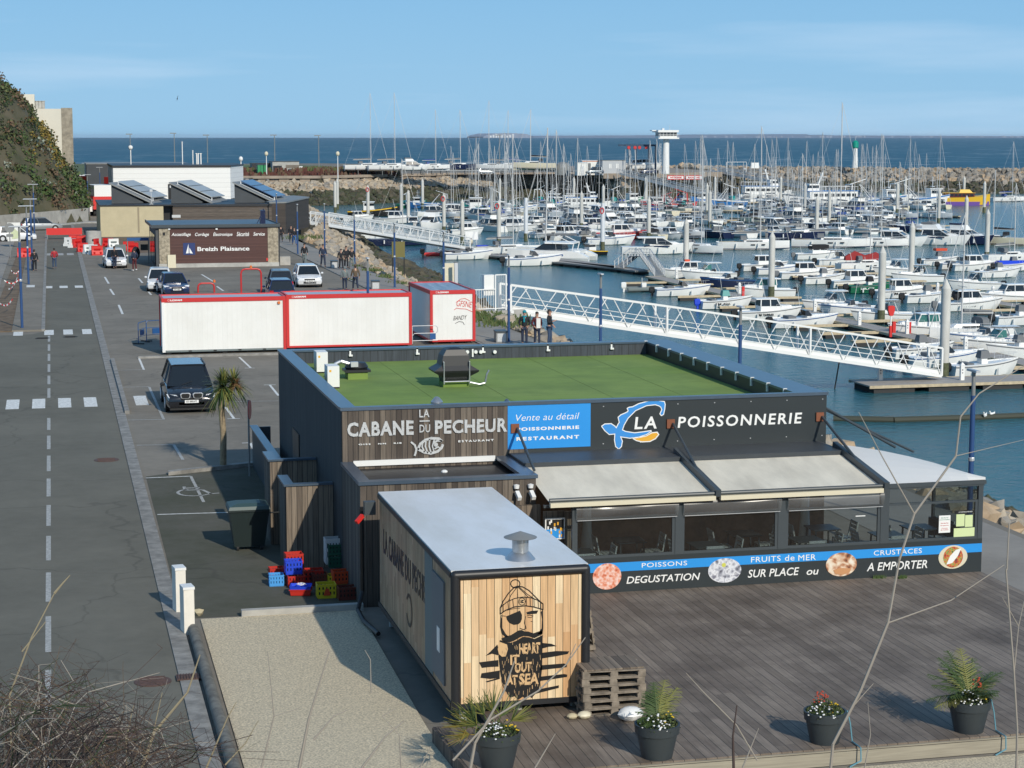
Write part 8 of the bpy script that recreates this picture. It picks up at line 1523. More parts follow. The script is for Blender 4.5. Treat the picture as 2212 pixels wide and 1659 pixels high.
def trawler(hm='green_hull', top='white_paint', L_=11, B_=3.8, house=.18, gantry=True, deckm='deck_grey', stripe='white_paint', gm='white_paint'):
 t = thing('fishing_boat', 'x', 'fishing boat'); Q(hull(MB(), L_, B_, 2.3, 1.15, .2, rake=.08), 'hull', hm, t, True); Q(MB().box(-L_*.47, -B_*.38, 1.0, L_*.3, B_*.38, 1.06), 'deck', deckm, t)
 mb = MB()
 for s in (-1, 1):
  for k in range(8): x0 = -L_*.5+L_*.9*k/8; x1 = x0+L_*.9/8; f_ = lambda x: (B_/2*(.85+.15*math.sin(min(1, (x/L_+.5)/.4)*1.5708)) if x/L_+.5 < .4 else B_/2*(1-((x/L_+.1)/.6)**1.8)); g_ = lambda x: 1.15+1.15*(x/L_+.5)**1.8; mb.bar((x0, s*(f_(x0)+.02), g_(x0)-.12), (x1, s*(f_(x1)+.02), g_(x1)-.12), .06, .22)
 Q(mb, 'rubbing_strake', stripe, t); x = L_*house; Q(box_t(MB(), x-1.1, x+1.2, 1.15, 1.1, 3.1, 1.05, 0, -.1), 'wheelhouse', top, t); g_ = Q(MB().box(x-.9, -1.15, 2.3, x+1.16, 1.15, 2.85), 'window', 'dark_glass', t); Q(box_t(MB(), x-1.35, x+1.3, 1.3, 3.1, 3.2, 1.25), 'roof', top, t)
 Q(MB().cyl((x-.3, 0, 3.2), (x-.3, 0, 5.4), .07, n=6).bar((x-.8, 0, 4.6), (x+.2, 0, 4.6), .06).box(x-.6, -.5, 3.5, x-.1, .5, 3.62), 'mast', 'alu', t)
 if gantry: mb = MB(); [mb.bar((-L_*.36, s*B_*.36, 1.1), (-L_*.34, s*B_*.3, 4.1), .14).bar((-L_*.2, s*.3, 4.1), (-L_*.02, s*.9, 1.2), .08) for s in (-1, 1)]; mb.bar((-L_*.34, -B_*.33, 4.1), (-L_*.34, B_*.33, 4.1), .14).bar((-L_*.34, 0, 4.1), (-L_*.12, 0, 5.1), .12); Q(mb, 'gantry', gm, t); Q(MB().lathe([(.001, -.7), (.55, -.7), (.55, .7), (.001, .7)], 12, (-L_*.28, 0, 1.75), 'y'), 'net_drum', 'teal', t)
 mb = MB()
 for i in range(7): mb.box(-L_*.2+i*.4, -1.2+.3*(i % 3), 1.06, -L_*.2+i*.4+.36, -.8+.3*(i % 3), 1.4+.2*(i % 2))
 Q(mb, 'fish_box', ['cr_orange', 'cr_blue', 'white_paint'][len(hm) % 3], t); return t
def dinghy(m='cloth_grey', motor='white_paint', L_=4.2):
 t = thing('inflatable_boat', 'x', 'inflatable boat'); mb = MB(); mb.path([V((-L_/2, -.7, .3)), V((L_*.2, -.7, .32)), V((L_*.42, -.35, .42)), V((L_*.5, 0, .5)), V((L_*.42, .35, .42)), V((L_*.2, .7, .32)), V((-L_/2, .7, .3))], .24, 10); Q(mb, 'tube', m, t, True); Q(MB().box(-L_/2, -.55, .1, L_*.35, .55, .2), 'floor', 'deck_grey', t); Q(MB().box(-.3, -.25, .2, .2, .25, 1.0).bar((-.35, -.3, .8), (-.35, -.3, 1.6), .04), 'console', 'gelcoat', t); outboard(t, L_, motor, .6); return t
K = {}
K['pilot'] = cabinboat(0); K['pilot_b'] = cabinboat(0, motor='canvas_grey', L_=7.2, B_=2.6); K['pilot_g'] = cabinboat(0, gl='green_glass', L_=6.6); K['ttop'] = cabinboat(1); K['ttop_g'] = cabinboat(1, gl='green_glass', L_=6.8); K['cuddy'] = cabinboat(2); K['cuddy_blue'] = cabinboat(2, hullm='navy', motor=None); K['open'] = cabinboat(3, gl='canvas_grey', L_=5.4, B_=2.1); K['open_g'] = cabinboat(3, gl='teal', motor='cr_blue', L_=5.6, B_=2.1); K['open_d'] = cabinboat(3, gl='cloth_black', hullm='green_hull', L_=5.2, B_=2.)
K['yacht'] = yacht(mh=17); K['yacht_tall'] = yacht(L_=12, B_=3.8, mh=20); K['yacht_blue'] = yacht(cover='canvas_blue', L_=9.5, B_=3.1, mh=14.5); K['yacht_navy'] = yacht('navy', 'canvas_grey', 10, 3.3, 13); K['yacht_small'] = yacht(cover='canvas_grey', L_=7.4, B_=2.6, mh=9.5); K['yacht_cream'] = yacht('cream', 'cloth_black', 8.6, 2.9, 10.5)
K['cruiser'] = cruiser(); K['cruiser_navy'] = cruiser(True, 'navy'); K['fly'] = cruiser(True)
K['trawler_green'] = trawler('green_hull'); K['trawler_red'] = trawler('red_paint', L_=13, B_=4.4, gm='red_paint'); K['trawler_blue'] = trawler('mid_blue', L_=14, B_=4.6, house=.25); K['trawler_teal'] = trawler('teal', L_=9, B_=3.2); K['trawler_black'] = trawler('black', 'white_paint', L_=12, B_=4, house=-.12, gantry=False, stripe='yellow'); K['trawler_white'] = trawler('white_paint', L_=15, B_=4.8, house=.2, stripe='mid_blue')
K['rib'] = dinghy(); K['rib_red'] = dinghy('red_plastic', 'black')
# big special boats
def ferry(hm='white_paint', lab='x', roof='mid_blue', L_=19, B_=5.2):
 t = thing('passenger_boat', lab, 'passenger boat'); Q(hull(MB(), L_, B_, 3.0, 1.9, .2, rake=.09), 'hull', hm, t, True); Q(MB().box(-L_*.42, -B_*.44, 1.8, L_*.2, B_*.44, 3.9), 'saloon', 'white_paint', t); mb = MB()
 for i in range(8): mb.box(-L_*.4+i*1.35, -B_*.44-.02, 2.7, -L_*.4+i*1.35+1., B_*.44+.02, 3.4)
 Q(mb, 'window', 'dark_glass', t); Q(MB().box(-L_*.44, -B_*.46, 3.9, L_*.22, B_*.46, 4.05), 'upper_deck', roof, t); w_ = Q(box_t(MB(), L_*.06, L_*.22, 1.6, 4.05, 5.6, 1.4, 0, -.6), 'wheelhouse', 'white_paint', t); Q(box_t(MB(), L_*.07, L_*.215, 1.62, 4.7, 5.3, 1.5, 0, -.3), 'window', 'dark_glass', w_)
 mb = MB(); [mb.bar((-L_*.42+i*1.0, s*B_*.45, 4.05), (-L_*.42+i*1.0, s*B_*.45, 5.0), .06) for i in range(10) for s in (-1, 1)]; [mb.bar((-L_*.42, s*B_*.45, 5.0), (L_*.06, s*B_*.45, 5.0), .07) for s in (-1, 1)]; Q(mb, 'railing', 'white_paint', t); Q(MB().bar((L_*.05, 0, 5.5), (-L_*.01, 0, 8.2), .35, .35).bar((-L_*.06, 0, 7.2), (L_*.06, 0, 7.2), .15), 'mast', 'white_paint', t); return t
K['ferry'] = ferry(); K['ferry_small'] = ferry(L_=14, B_=4.2)
def tri():
 t = thing('passenger_boat', 'x', 'passenger boat'); L_ = 17
 m_ = MB().loft([[V((x, y_, z_)) for (y_, z_) in ((-2.6*k, .2), (-2.9*k, 2.4+sh_), (0, 2.7+sh_), (2.9*k, 2.4+sh_), (2.6*k, .2))] for x, k, sh_ in ((-L_/2, .9, 0), (0, 1, .1), (L_*.3, .9, .4), (L_*.5, .15, .9))]); m_.f = [list(reversed(f)) for f in m_.f]; Q(m_, 'hull', 'yellow', t)
 Q(MB().loft([[V((x, y_*k, z_)) for (y_, z_) in ((-2.75, .0), (-2.95, 1.2), (2.95, 1.2), (2.75, .0))] for x, k in ((-L_/2, .9), (-1, 1), (L_*.25, .93), (L_*.48, .25))]), 'purple_band', 'purple', t); Q(MB().box(-L_*.36, -2.2, 2.5, L_*.18, 2.2, 3.9), 'saloon', 'cloth_wine', t); mb = MB()
 for i in range(7): mb.box(-L_*.34+i*1.25, -2.23, 2.9, -L_*.34+i*1.25+.9, 2.23, 3.6)
 Q(mb, 'window', 'dark_glass', t); Q(box_t(MB(), -L_*.1, L_*.16, 1.6, 3.9, 5.0, 1.2, .5, -1.0), 'wheelhouse', 'yellow', t); Q(MB().box(-L_*.42, -2.4, 3.9, L_*.2, 2.4, 4.0), 'roof_deck', 'yellow', t); Q(MB().bar((-1, 0, 4.9), (-1.4, 0, 7.5), .15).bar((-2, 0, 6.5), (-.4, 0, 6.5), .08), 'mast', 'alu', t); return t
K['tri'] = tri()
def cat():
 t = thing('catamaran', 'x', 'catamaran'); L_ = 13
 for s in (-1, 1): Q(MB().loft([[V((x, s*2.9+w_*a, z_)) for a, z_ in ((-.5, -.2), (-1, .6), (-1, 1.7+e), (1, 1.7+e), (1, .6), (.5, -.2))] for x, w_, e in ((-L_/2, .7, -.9), (-L_*.42, .8, -.4), (-L_*.3, .85, 0), (0, .85, 0), (L_*.3, .6, .1), (L_/2, .08, .25))]), 'hull', 'gelcoat', t); Q(MB().box(-L_*.2, s*2.9-.87, .9, L_*.12, s*2.9+.87, 1.15), 'hull_stripe', 'blue_paint', t)
 Q(MB().box(-L_*.38, -2.3, 1.1, L_*.2, 2.3, 1.7), 'bridge_deck', 'gelcoat', t); g_ = Q(box_t(MB(), -L_*.16, L_*.2, 2.2, 1.7, 2.7, 1.7, .1, -1.6), 'saloon_glass', 'dark_glass', t); Q(MB().loft([[V((x, y_*k, z_)) for x, y_ in ((-L_*.3, -2.3), (L_*.06, -1.9), (L_*.11, 0), (L_*.06, 1.9), (-L_*.3, 2.3))] for k, z_ in ((1, 2.7), (.95, 2.9), (.6, 3.0))]), 'hardtop', 'gelcoat', t)
 mb = MB(); [mb.bar((-L_*.28, s*2.0, 1.7), (-L_*.3, s*2.0, 2.8), .12).bar((-L_*.3, s*2.1, 2.7), (-L_*.1, s*2.1, 3.9), .1) for s in (-1, 1)]; mb.bar((-L_*.1, -2.1, 3.9), (-L_*.1, 2.1, 3.9), .1); Q(mb, 'arch', 'gelcoat', t); m_ = Q(MB().cyl((L_*.08, 0, 2.8), (L_*.06, 0, 20.6), .14, .09, 8), 'mast', 'mast', t); Q(MB().bar((L_*.06, 0, 20), (L_*.48, 0, 1.8), .06).bar((L_*.06, 0, 18), (-L_*.1, 2.9, 1.7), .03).bar((L_*.06, 0, 18), (-L_*.1, -2.9, 1.7), .03), 'rigging', 'mast', m_); Q(MB().cyl((L_*.07, 0, 4.0), (-L_*.3, 0, 4.1), .2, n=8), 'sail_cover', 'canvas_grey', t); return t
K['catamaran'] = cat()
USED = set()
def boat(k, u, v, rz, lb, s=1., grp=None, z=ZW):
 p = at(u, v, z) if not isinstance(u, V) else u
 if k not in USED: o = K[k]; USED.add(k); o.location = p; o.rotation_euler = (0, 0, rz); o.scale = (s, s, s); o['label'] = lb; o['group'] = grp or 'boats moored in the marina'; return o
 return dup(K[k], p, rz, lb, grp or 'boats moored in the marina', (s, s, s))
def reg(o, s, m='black'):
 mb = MB(); write(mb, s, -1.6, 0, .45, .68, -1.19, bold=.02, depth=.02); o2 = Q(mb, 'registration', m, o); return o
D, U_ = R(0), R(180)
L1 = [('c5', 320, 535, 'rib', D, 'grey inflatable with a white outboard, far end of the near walkway'), ('c5', 720, 578, 'cuddy', D, 'white open boat with a big black outboard left of the near walkway'), ('c5', 1170, 710, 'open_g', D, 'white open boat with a blue outboard and green canopy'),
('c5', 1620, 825, 'pilot', D, 'white boat with registration and small wheelhouse behind the footbridge'), ('c5', 1990, 905, 'cuddy', D, 'white cuddy boat with a grey outboard close to the footbridge'),
('c5', 760, 395, 'pilot', U_, 'white pilothouse boat with a red box on its roof, right of the near walkway'), ('c5', 980, 412, 'ttop_g', U_, 'white hardtop boat with green windows flying a small flag'), ('c5', 1170, 488, 'cuddy_blue', U_, 'white boat with a navy underside by the near walkway'), ('c5', 1560, 592, 'pilot_g', U_, 'rounded white boat with a green windscreen and stern outboard'),
('c6', 220, 742, 'ttop', U_, 'white hardtop boat with dark windows in mid marina'), ('c6', 400, 785, 'cuddy', U_, 'low white boat between two hardtops on the near walkway'), ('c6', 750, 855, 'ttop', U_, 'white hardtop fishing boat with registration behind the red lifebuoy post'), ('c6', 1160, 1000, 'pilot_g', U_, 'white boat with a pale green glass wheelhouse behind the big pile'), ('c6', 1640, 1055, 'yacht_small', U_, 'long white motor sailer with dark side windows and a tall thin mast'), ('c6', 1790, 1105, 'cuddy', U_, 'small white boat tucked beside the motor sailer'), ('c6', 1960, 1165, 'ttop_g', U_, 'white sport boat with a curved hardtop at the right'), ('c6', 2140, 1225, 'open', U_, 'low white boat at the right picture edge'),
('c6', 1400, 1310, 'cuddy', D, 'white boat lying behind the foot of the near footbridge'), ('c6', 1800, 1405, 'open', D, 'white open boat with a grey sun cover right of the big pile'),
('c5', 1570, 320, 'pilot', D, 'white pilothouse boat with twin outboards left of the second walkway'), ('c5', 1720, 355, 'cuddy', D, 'white cabin boat with a black outboard beside the twin outboard one'), ('c5', 2010, 402, 'pilot_b', D, 'large white pilothouse boat with fenders on the second walkway'), ('c6', 140, 455, 'open', D, 'small white boat with a silver outboard'), ('c6', 480, 492, 'pilot', D, 'white pilothouse boat with a bright window, centre right'), ('c6', 620, 548, 'open_d', D, 'small dark green open boat with white letters'), ('c6', 950, 600, 'pilot', D, 'white wheelhouse boat with registration right of the tall pile'), ('c6', 1220, 650, 'open', D, 'white open boat with an orange float on its outboard'), ('c6', 1650, 730, 'pilot_b', D, 'white pilothouse boat lettered VAA with a round black cover'),
('c6', 90, 200, 'pilot_b', D, 'boat with a dark grey cabin top behind the white one'), ('c6', 290, 262, 'ttop', D, 'white boat with a rounded hardtop behind the red sail cover'), ('c6', 560, 328, 'yacht_small', D, 'small sailing boat with a dark red sail cover'), ('c6', 890, 372, 'ttop', U_, 'white boat with a white sun roof left of the tall pile'), ('c6', 1090, 440, 'ttop', U_, 'white boat with a dark windowed hardtop beside the tall pile'), ('c6', 1700, 520, 'ttop', U_, 'white boat with an oval sun roof behind the nearest pile'), ('c6', 2060, 660, 'pilot_b', U_, 'white boat with a three pane wooden wheelhouse at the right'),
('c6', 1340, 265, 'open', D, 'white hull with a red rescue boat on top'), ('c6', 1560, 300, 'cuddy', D, 'white boat with a high arch over the cockpit'), ('c6', 1700, 318, 'pilot', D, 'white pilothouse boat beside the arch boat'), ('c6', 1960, 388, 'open', D, 'white open boat with two black outboards'), ('c6', 2060, 235, 'yacht_small', D, 'small white day sailer with a pale mast at the right'), ('c6', 2110, 320, 'open', D, 'white boat under a bright blue cover'), ('c6', 2185, 880, 'open', D, 'boat with a greenish outboard cut by the right picture edge'), ('c6', 1160, 1225, 'open', D, 'white boat showing between footbridge and big pile')]
KEYS = {}
for k, x, y, ty, rz, lb in L1:
 u, v = C(k, x, y); o = boat(ty, u, v, rz+R(rnd.uniform(-3, 3)), lb, 1.0); KEYS[lb] = o
reg(KEYS['white open boat with a blue outboard and green canopy'], 'SM 426'); reg(KEYS['white boat with registration and small wheelhouse behind the footbridge'], 'SM 769843'); reg(KEYS['white pilothouse boat lettered VAA with a round black cover'], 'VAA 173'); reg(KEYS['small dark green open boat with white letters'], 'L.R.CZ', 'letter_white'); reg(KEYS['white wheelhouse boat with registration right of the tall pile'], 'SM 728'); reg(KEYS['large white pilothouse boat with fenders on the second walkway'], 'PL 866')
o = KEYS['white pilothouse boat lettered VAA with a round black cover']; Q(MB().ell((-1.5, 0, 1.6), .55, .5, .55), 'round_cover', 'cloth_black', o, True); o = KEYS['white pilothouse boat with a red box on its roof, right of the near walkway']; Q(MB().box(-.3, -.3, 2.03, .3, .3, 2.3), 'roof_box', 'cr_orange', o); o = KEYS['white boat under a bright blue cover']; Q(MB().loft([[V((x, y_*w_, z_)) for y_, z_ in ((-1, .9), (-.5, 1.35), (.5, 1.35), (1, .9))] for x, w_ in ((-2.4, .9), (0, 1.), (1.8, .5))]), 'blue_cover', 'cr_blue', o); o = KEYS['boat with a dark grey cabin top behind the white one']; Q(MB().box(-1.4, -.85, 1.5, 1.1, .85, 2.1), 'cabin_cover', 'cloth_black', o)
o = KEYS['white hull with a red rescue boat on top']; Q(MB().box(-.8, -.5, 2.0, .8, .5, 2.35), 'rescue_boat', 'cr_orange', o)
o = KEYS['small sailing boat with a dark red sail cover']; Q(MB().loft([[V((x, y_, z_)) for y_, z_ in ((-.35, 1.5), (-.2, h_), (.2, h_), (.35, 1.5))] for x, h_ in ((-2.8, 2.0), (-1.5, 2.7), (0, 2.1), (1.5, 2.5), (2.8, 1.7))]), 'red_cover', 'canvas_red', o)
H3 = math.atan2(-.93, .36)
L2 = [('c1', 960, 1395, 'yacht_navy', D, 'pale grey yacht hull under the second footbridge', .95), ('c1', 640, 1312, 'open', D, 'white boat at the rocks under the second footbridge', 1.1), ('c1', 1850, 1568, 'cuddy', D, 'white speed boat moored beside the red inflatable', 1.1), ('c1', 1500, 1535, 'rib_red', D, 'bright red inflatable boat below the second footbridge', 1.1), ('c1', 2030, 1190, 'yacht_blue', R(150), 'white sailing yacht showing its stern before the pontoon shed', 1), ('c1', 1370, 1200, 'fly', R(-120), 'white flybridge cruiser seen from astern behind the footbridge', 1.), ('c1', 690, 1030, 'trawler_black', R(-12), 'black and cream fishing boat with a white cabin and yellow roof', 1.), ('c1', 1370, 935, 'trawler_blue', R(160), 'blue hulled fishing boat with a crane before the rocks', .85), ('c1', 2040, 1000, 'trawler_teal', R(170), 'turquoise and white fishing boat before the rocks', 1.15), ('c1', 1700, 1020, 'cruiser', R(-20), 'motor cruiser under a grey canopy', .95), ('c1', 960, 1120, 'pilot_b', R(-30), 'blue and white cabin boat behind the footbridge', 1.2), ('c1', 1160, 1185, 'pilot', R(-100), 'white wheelhouse boat between two piles', 1.1), ('c1', 1420, 1030, 'cruiser', R(20), 'white cruiser behind the flybridge boat', .9), ('c1', 1160, 925, 'trawler_green', R(30), 'fishing boat with yellow derricks and a green net drum', .8), ('c1', 1830, 1260, 'pilot', R(10), 'small white boat beside the second basin pontoon', 1), ('c1', 480, 1090, 'pilot', D, 'white cabin boat seen through the footbridge lattice', 1.), ('c1', 1900, 960, 'yacht_navy', R(40), 'dark hulled boat with a grey hood and orange lifebuoy', 1),
('c2', 470, 1645, 'cuddy', D, 'white cuddy boat with a folded grey cover before the catamaran', 1.25), ('c2', 700, 1580, 'catamaran', R(152), 'big white sailing catamaran showing its sterns', .9), ('c2', 130, 1505, 'yacht', D, 'white hull with blue windows left of the catamaran', .95), ('c2', 1120, 1520, 'trawler_black', R(200), 'cream wooden boat with a dark wheelhouse beside the catamaran', .55), ('c2', 2010, 1500, 'cruiser', R(-12), 'large white express cruiser behind the arched bridge', .98), ('c2', 1570, 1318, 'pilot_b', R(-5), 'bright red launch with a white cabin', 1.25), ('c2', 1560, 1090, 'cruiser', R(175), 'cream cabin cruiser with square windows', .75), ('c2', 1600, 905, 'trawler_green', R(10), 'green and white fishing boat before the dark quay', 1.), ('c2', 1130, 965, 'ferry_small', R(-15), 'white and green passenger boat before the rocks', .8), ('c2', 820, 935, 'trawler_teal', R(0), 'turquoise fishing boat right of the green one', 1.), ('c2', 650, 905, 'trawler_green', R(-60), 'green and white trawler with a white gantry', 1.), ('c2', 2140, 960, 'trawler_red', R(165), 'big red and white trawler by the pier', 1.), ('c2', 250, 1225, 'pilot_b', R(-40), 'white wheelhouse boat between the two left piles', 1.2), ('c2', 870, 1330, 'pilot', R(30), 'white open backed cabin boat', 1.2), ('c2', 1080, 1300, 'cruiser', R(-30), 'white cruiser with a red lifebuoy', .8), ('c2', 680, 1290, 'yacht', R(8), 'white yacht hull behind the catamaran', 1.), ('c2', 1430, 1385, 'cuddy', R(0), 'low white boat beside the red launch', 1.3), ('c2', 1850, 1190, 'fly', R(-20), 'white cruiser with dark oval windows behind the express cruiser', .85), ('c2', 1230, 1190, 'cruiser', R(10), 'grey topped cruiser left of the marked white pile', .8), ('c2', 330, 960, 'trawler_white', R(20), 'white fishing boat behind the white pile', .6), ('c2', 80, 1100, 'yacht_blue', R(20), 'sailing yacht with blue covers behind the left piles', .9), ('c2', 560, 1130, 'yacht_small', R(160), 'small yacht with a grey cover behind the catamaran', 1),
('c3', 300, 1490, 'yacht', R(-150+90), 'white yacht showing its wide open stern with registration', .95), ('c3', 1010, 1445, 'yacht', R(-14), 'white yacht with two hull windows lying side on', 1.02), ('c3', 1990, 1420, 'yacht_tall', R(-22), 'white yacht with a row of small portholes', 1.05), ('c4', 330, 1410, 'yacht', R(-30), 'white yacht bow beside the motor cruisers', .95), ('c4', 590, 1400, 'cruiser', R(-40), 'white motor cruiser with a round roof, left of three cruisers', .95), ('c4', 1110, 1385, 'fly', R(-42), 'white cruiser with a dark hull band, middle of three', 1.), ('c4', 1450, 1380, 'cruiser_navy', R(-55), 'navy hulled flybridge cruiser, right of three', .95), ('c4', 1870, 1385, 'yacht_cream', R(140), 'cream sailing boat showing its stern', 1.), ('c3', 1540, 1320, 'yacht_navy', R(-10), 'dark blue hulled sailing yacht behind the finger pontoon', 1.),
('c3', 560, 905, 'trawler_blue', R(190), 'blue and white trawler beside the pier', 1.1), ('c3', 1160, 850, 'ferry_small', R(-5), 'white passenger boat with a bright blue awning', 1.05), ('c3', 1860, 930, 'ferry', R(180), 'large white passenger ferry with angled masts', 1.05), ('c4', 330, 915, 'trawler_white', R(0), 'white and blue deep sea trawler, left of two', 1.35), ('c4', 880, 900, 'trawler_white', R(0), 'white and blue deep sea trawler, right of two', 1.35), ('c4', 1430, 895, 'tri', R(-12), 'bright yellow and purple excursion boat', .8), ('c3', 60, 945, 'trawler_red', R(0), 'red and white fishing boat before the speed limit boards', .8), ('c4', 2000, 850, 'yacht_blue', R(-5), 'pale boat with a dark hood before the breakwater', 1.)]
for k, x, y, ty, rz, lb, s in L2:
 u, v = C(k, x, y); boat(ty, u, v, rz, lb, s)
o = [o for o in bpy.data.objects if o.get('label') == 'bright red launch with a white cabin'][0]
for c in kids(o):
 if c.name.startswith('hull'): c.data = c.data.copy(); c.data.materials[0] = M['red_paint']
# far basin: rows of boats on their pontoons
q = random.Random(20); RD = V((.955, .297, 0)); RN = V((-.297, .955, 0))
rows = [('front', V((80, 312, 0)), 90, 8), ('second', V((74, 352, 0)), 118, 7.4), ('third', V((82, 398, 0)), 135, 7.4), ('fourth', V((92, 444, 0)), 150, 8.2)]
kinds = [('yacht', 'white yacht with a grey cover'), ('yacht_blue', 'white yacht with a blue cover'), ('cruiser', 'white motor cruiser'), ('yacht_navy', 'dark hulled yacht'), ('yacht_small', 'small yacht with a grey cover'), ('pilot', 'small white cabin boat'), ('cruiser', 'broad white motor cruiser'), ('ttop', 'white hardtop boat'), ('fly', 'white flybridge cruiser'), ('pilot_b', 'white wheelhouse boat'), ('yacht_cream', 'cream yacht with a black cover'), ('yacht', 'white yacht with a tall mast'), ('ttop', 'white boat with a sun roof')]
taken = [o.location.copy() for o in bpy.data.objects if o.get('group') == 'boats moored in the marina' and o.location.y > 255]
def inview(p):
 d = V((p.x*math.sin(YAW)+p.y*math.cos(YAW), p.x*math.cos(YAW)-p.y*math.sin(YAW))); return abs(d.y/d.x) < 1106/4150+.012
for rn, o0, LL, sp_ in rows:
 a, b = o0, o0+RD*LL; pontoon('walkway_pontoon', f'{rn} walkway of the far basin between its boats', (a.x, a.y), (b.x, b.y), 2.0)
 for side in (-1, 1):
  x = 3.; i = 0; sname = 'near side' if side < 0 else 'far side'
  while x < LL-2:
   ty, ds = q.choice(kinds); p = o0+RD*x+RN*side*(6.2+q.uniform(-.3, .6)); p.z = ZW
   clash = any((p-t_).xy.length < 4.5 for t_ in taken)
   if q.random() < .9 and inview(p) and not clash:
    h_ = math.atan2(RN.y, RN.x)+(math.pi if (side > 0) ^ (q.random() < .2) else 0)
    boat(ty, p, 0, h_+R(q.uniform(-2, 2)), f'{ds}, {nth[min(i, 29)]} from left, {sname} of {rn} far row', q.uniform(.8, 1.0), 'boats in the far basin'); i += 1
   x += sp_*.5*q.uniform(.95, 1.15)+.5
 m = 0; x = 8.
 while x < LL:
  p = o0+RD*x
  if inview(p):
   for side in (-1, 1):
    e = p+RN*side*9; t = dup([o for o in bpy.data.objects if o.name.startswith('finger_pontoon') and o.parent is None][0], (p.x+RN.x*side, p.y+RN.y*side, ZW), math.atan2(RN.y*side, RN.x*side), f'finger pontoon on the {"near" if side < 0 else "far"} side of the {rn} far walkway, {nth[m]} from left', scale=(1.6, 1, 1))
   m += 1
  x += sp_*2.1
# second walkway gap fillers between the listed boats: none needed
# boats on stands in the yard
for i, (k, x, yb, ty, rz, lb, s, Y) in enumerate([('c1', 580, 430, 'yacht', D, 'white yacht on stands, leftmost in the boat yard', 1.1, 512), ('c1', 880, 470, 'yacht', D, 'grey white yacht with hull windows on stands, second from the left', 1.1, 508), ('c1', 1150, 475, 'fly', D, 'white motor boat with a frame on stands between the yachts', .9, 508), ('c1', 1400, 460, 'yacht_blue', D, 'white yacht on stands left of the dark blue one', 1.0, 510), ('c1', 1700, 455, 'yacht_navy', D, 'dark blue yacht on stands', 1.1, 512), ('c1', 2150, 440, 'yacht', R(160), 'white yacht with a black hood on stands', 1., 512), ('c2', 190, 425, 'yacht_blue', R(180), 'white yacht on stands right of the hooded one', 1., 520), ('c2', 480, 455, 'yacht_cream', R(170), 'brown and white wooden boat on stands', 1.35, 514), ('c2', 1870, 430, 'pilot_b', R(5), 'small white boat on stands under the boat hoist', 1.3, 510), ('c2', 1720, 430, 'pilot', R(175), 'grey cabin boat on stands beside the boat hoist', 1.2, 512)]):
 u, v = C(k, x, yb); p = hat(u, v, Y); p.z = 1.7; boat(ty, p, 0, rz, lb, s, 'boats on stands in the yard')
 t = thing('boat_stand', 'steel cradle under the ' + lb.replace(' on stands', ''), 'cradle', (p.x, Y, .4), 0, 'boat cradles'); t['label'] = ' '.join(t['label'].split()[:16]); mb = MB()
 for a in (-2.5, 0, 2.5):
  for b in (-1.3, 1.3): mb.bar((a, b*1.2, 0), (a, b, 1.7), .14)
  mb.bar((a, -1.5, .1), (a, 1.5, .1), .14)
 Q(mb, 'stand_frame', 'dark_metal', t)
t = Q(MB().bar((0, 0, 0), (22, 1, 0), .1).bar((0, 0, .0), (0, 0, -1), .1).bar((22, 1, 0), (22, 1, -1), .1), 'long_rail', 'alu', None, label='long pale rail lying along the yard wall below the yachts', cat='rail'); p = hat(*C('c1', 1340, 462), 497); t.location = (p.x, 497.5, p.z)
# ---------------------------------------------------------------- pontoon furniture
def ped(x, y, lb, first_=[None]):
 if first_[0]: return dup(first_[0], (x, y, ZP), 0, lb)
 t = thing('service_post', lb, 'service post', (x, y, ZP), 0, 'white service posts on the pontoons'); first_[0] = t; Q(MB().box(-.14, -.12, 0, .14, .12, 1.05).loft([[V((a*k, b*k, z_)) for a, b in ((-.17, -.15), (.17, -.15), (.17, .15), (-.17, .15))] for k, z_ in ((1, 1.05), (.2, 1.25))]), 'casing', 'white_paint', t); Q(MB().box(-.05, -.13, .7, .02, -.12, .78).box(-.05, -.13, .5, .02, -.12, .58), 'socket', 'navy', t); return t
for i, (k, x, y) in enumerate([('c5', 655, 400), ('c5', 1308, 560), ('c5', 2090, 745), ('c6', 505, 885), ('c6', 1000, 975), ('c6', 1605, 1160), ('c6', 720, 1460), ('c6', 1568, 1455), ('c6', 1315, 560), ('c6', 1890, 600)]):
 p = ca(k, x, y, ZP); ped(p.x, p.y, f'white service post with sockets, {nth[i]} of the row along the near pontoons')
def lifepost(k, x, y, h, lb, full):
 p = ca(k, x, y, ZP); t = thing('rescue_post', lb, 'rescue post', p)
 if full: Q(MB().bar((0, 0, 0), (0, 0, h), .09), 'pole', 'letter_white', t); Q(MB().loft([[V((a*k_, b, z_)) for a, b in ((-.3, -.12), (.3, -.12), (.3, .12), (-.3, .12))] for k_, z_ in ((.5, h-.75), (1, h-.3), (1, h), (.6, h+.1))]), 'lifebuoy_case', 'red_plastic', t); Q(MB().box(-.12, -.1, .0, .1, .1, .95), 'lower_post', 'red_plastic', t)
 Q(MB().box(.15 if full else -.14, -.12, .35 if full else 0, .42 if full else .14, .12, 1.3 if full else 1.0), 'hose_box', 'red_plastic', t)
lifepost('c6', 828, 1005, 2.55, 'red lifebuoy case on a red and white post in mid pontoon', True); lifepost('c5', 1345, 580, 1, 'small red fire hose box on the near walkway', False); lifepost('c6', 1020, 970, 1, 'small red hose box beside a white service post', False)
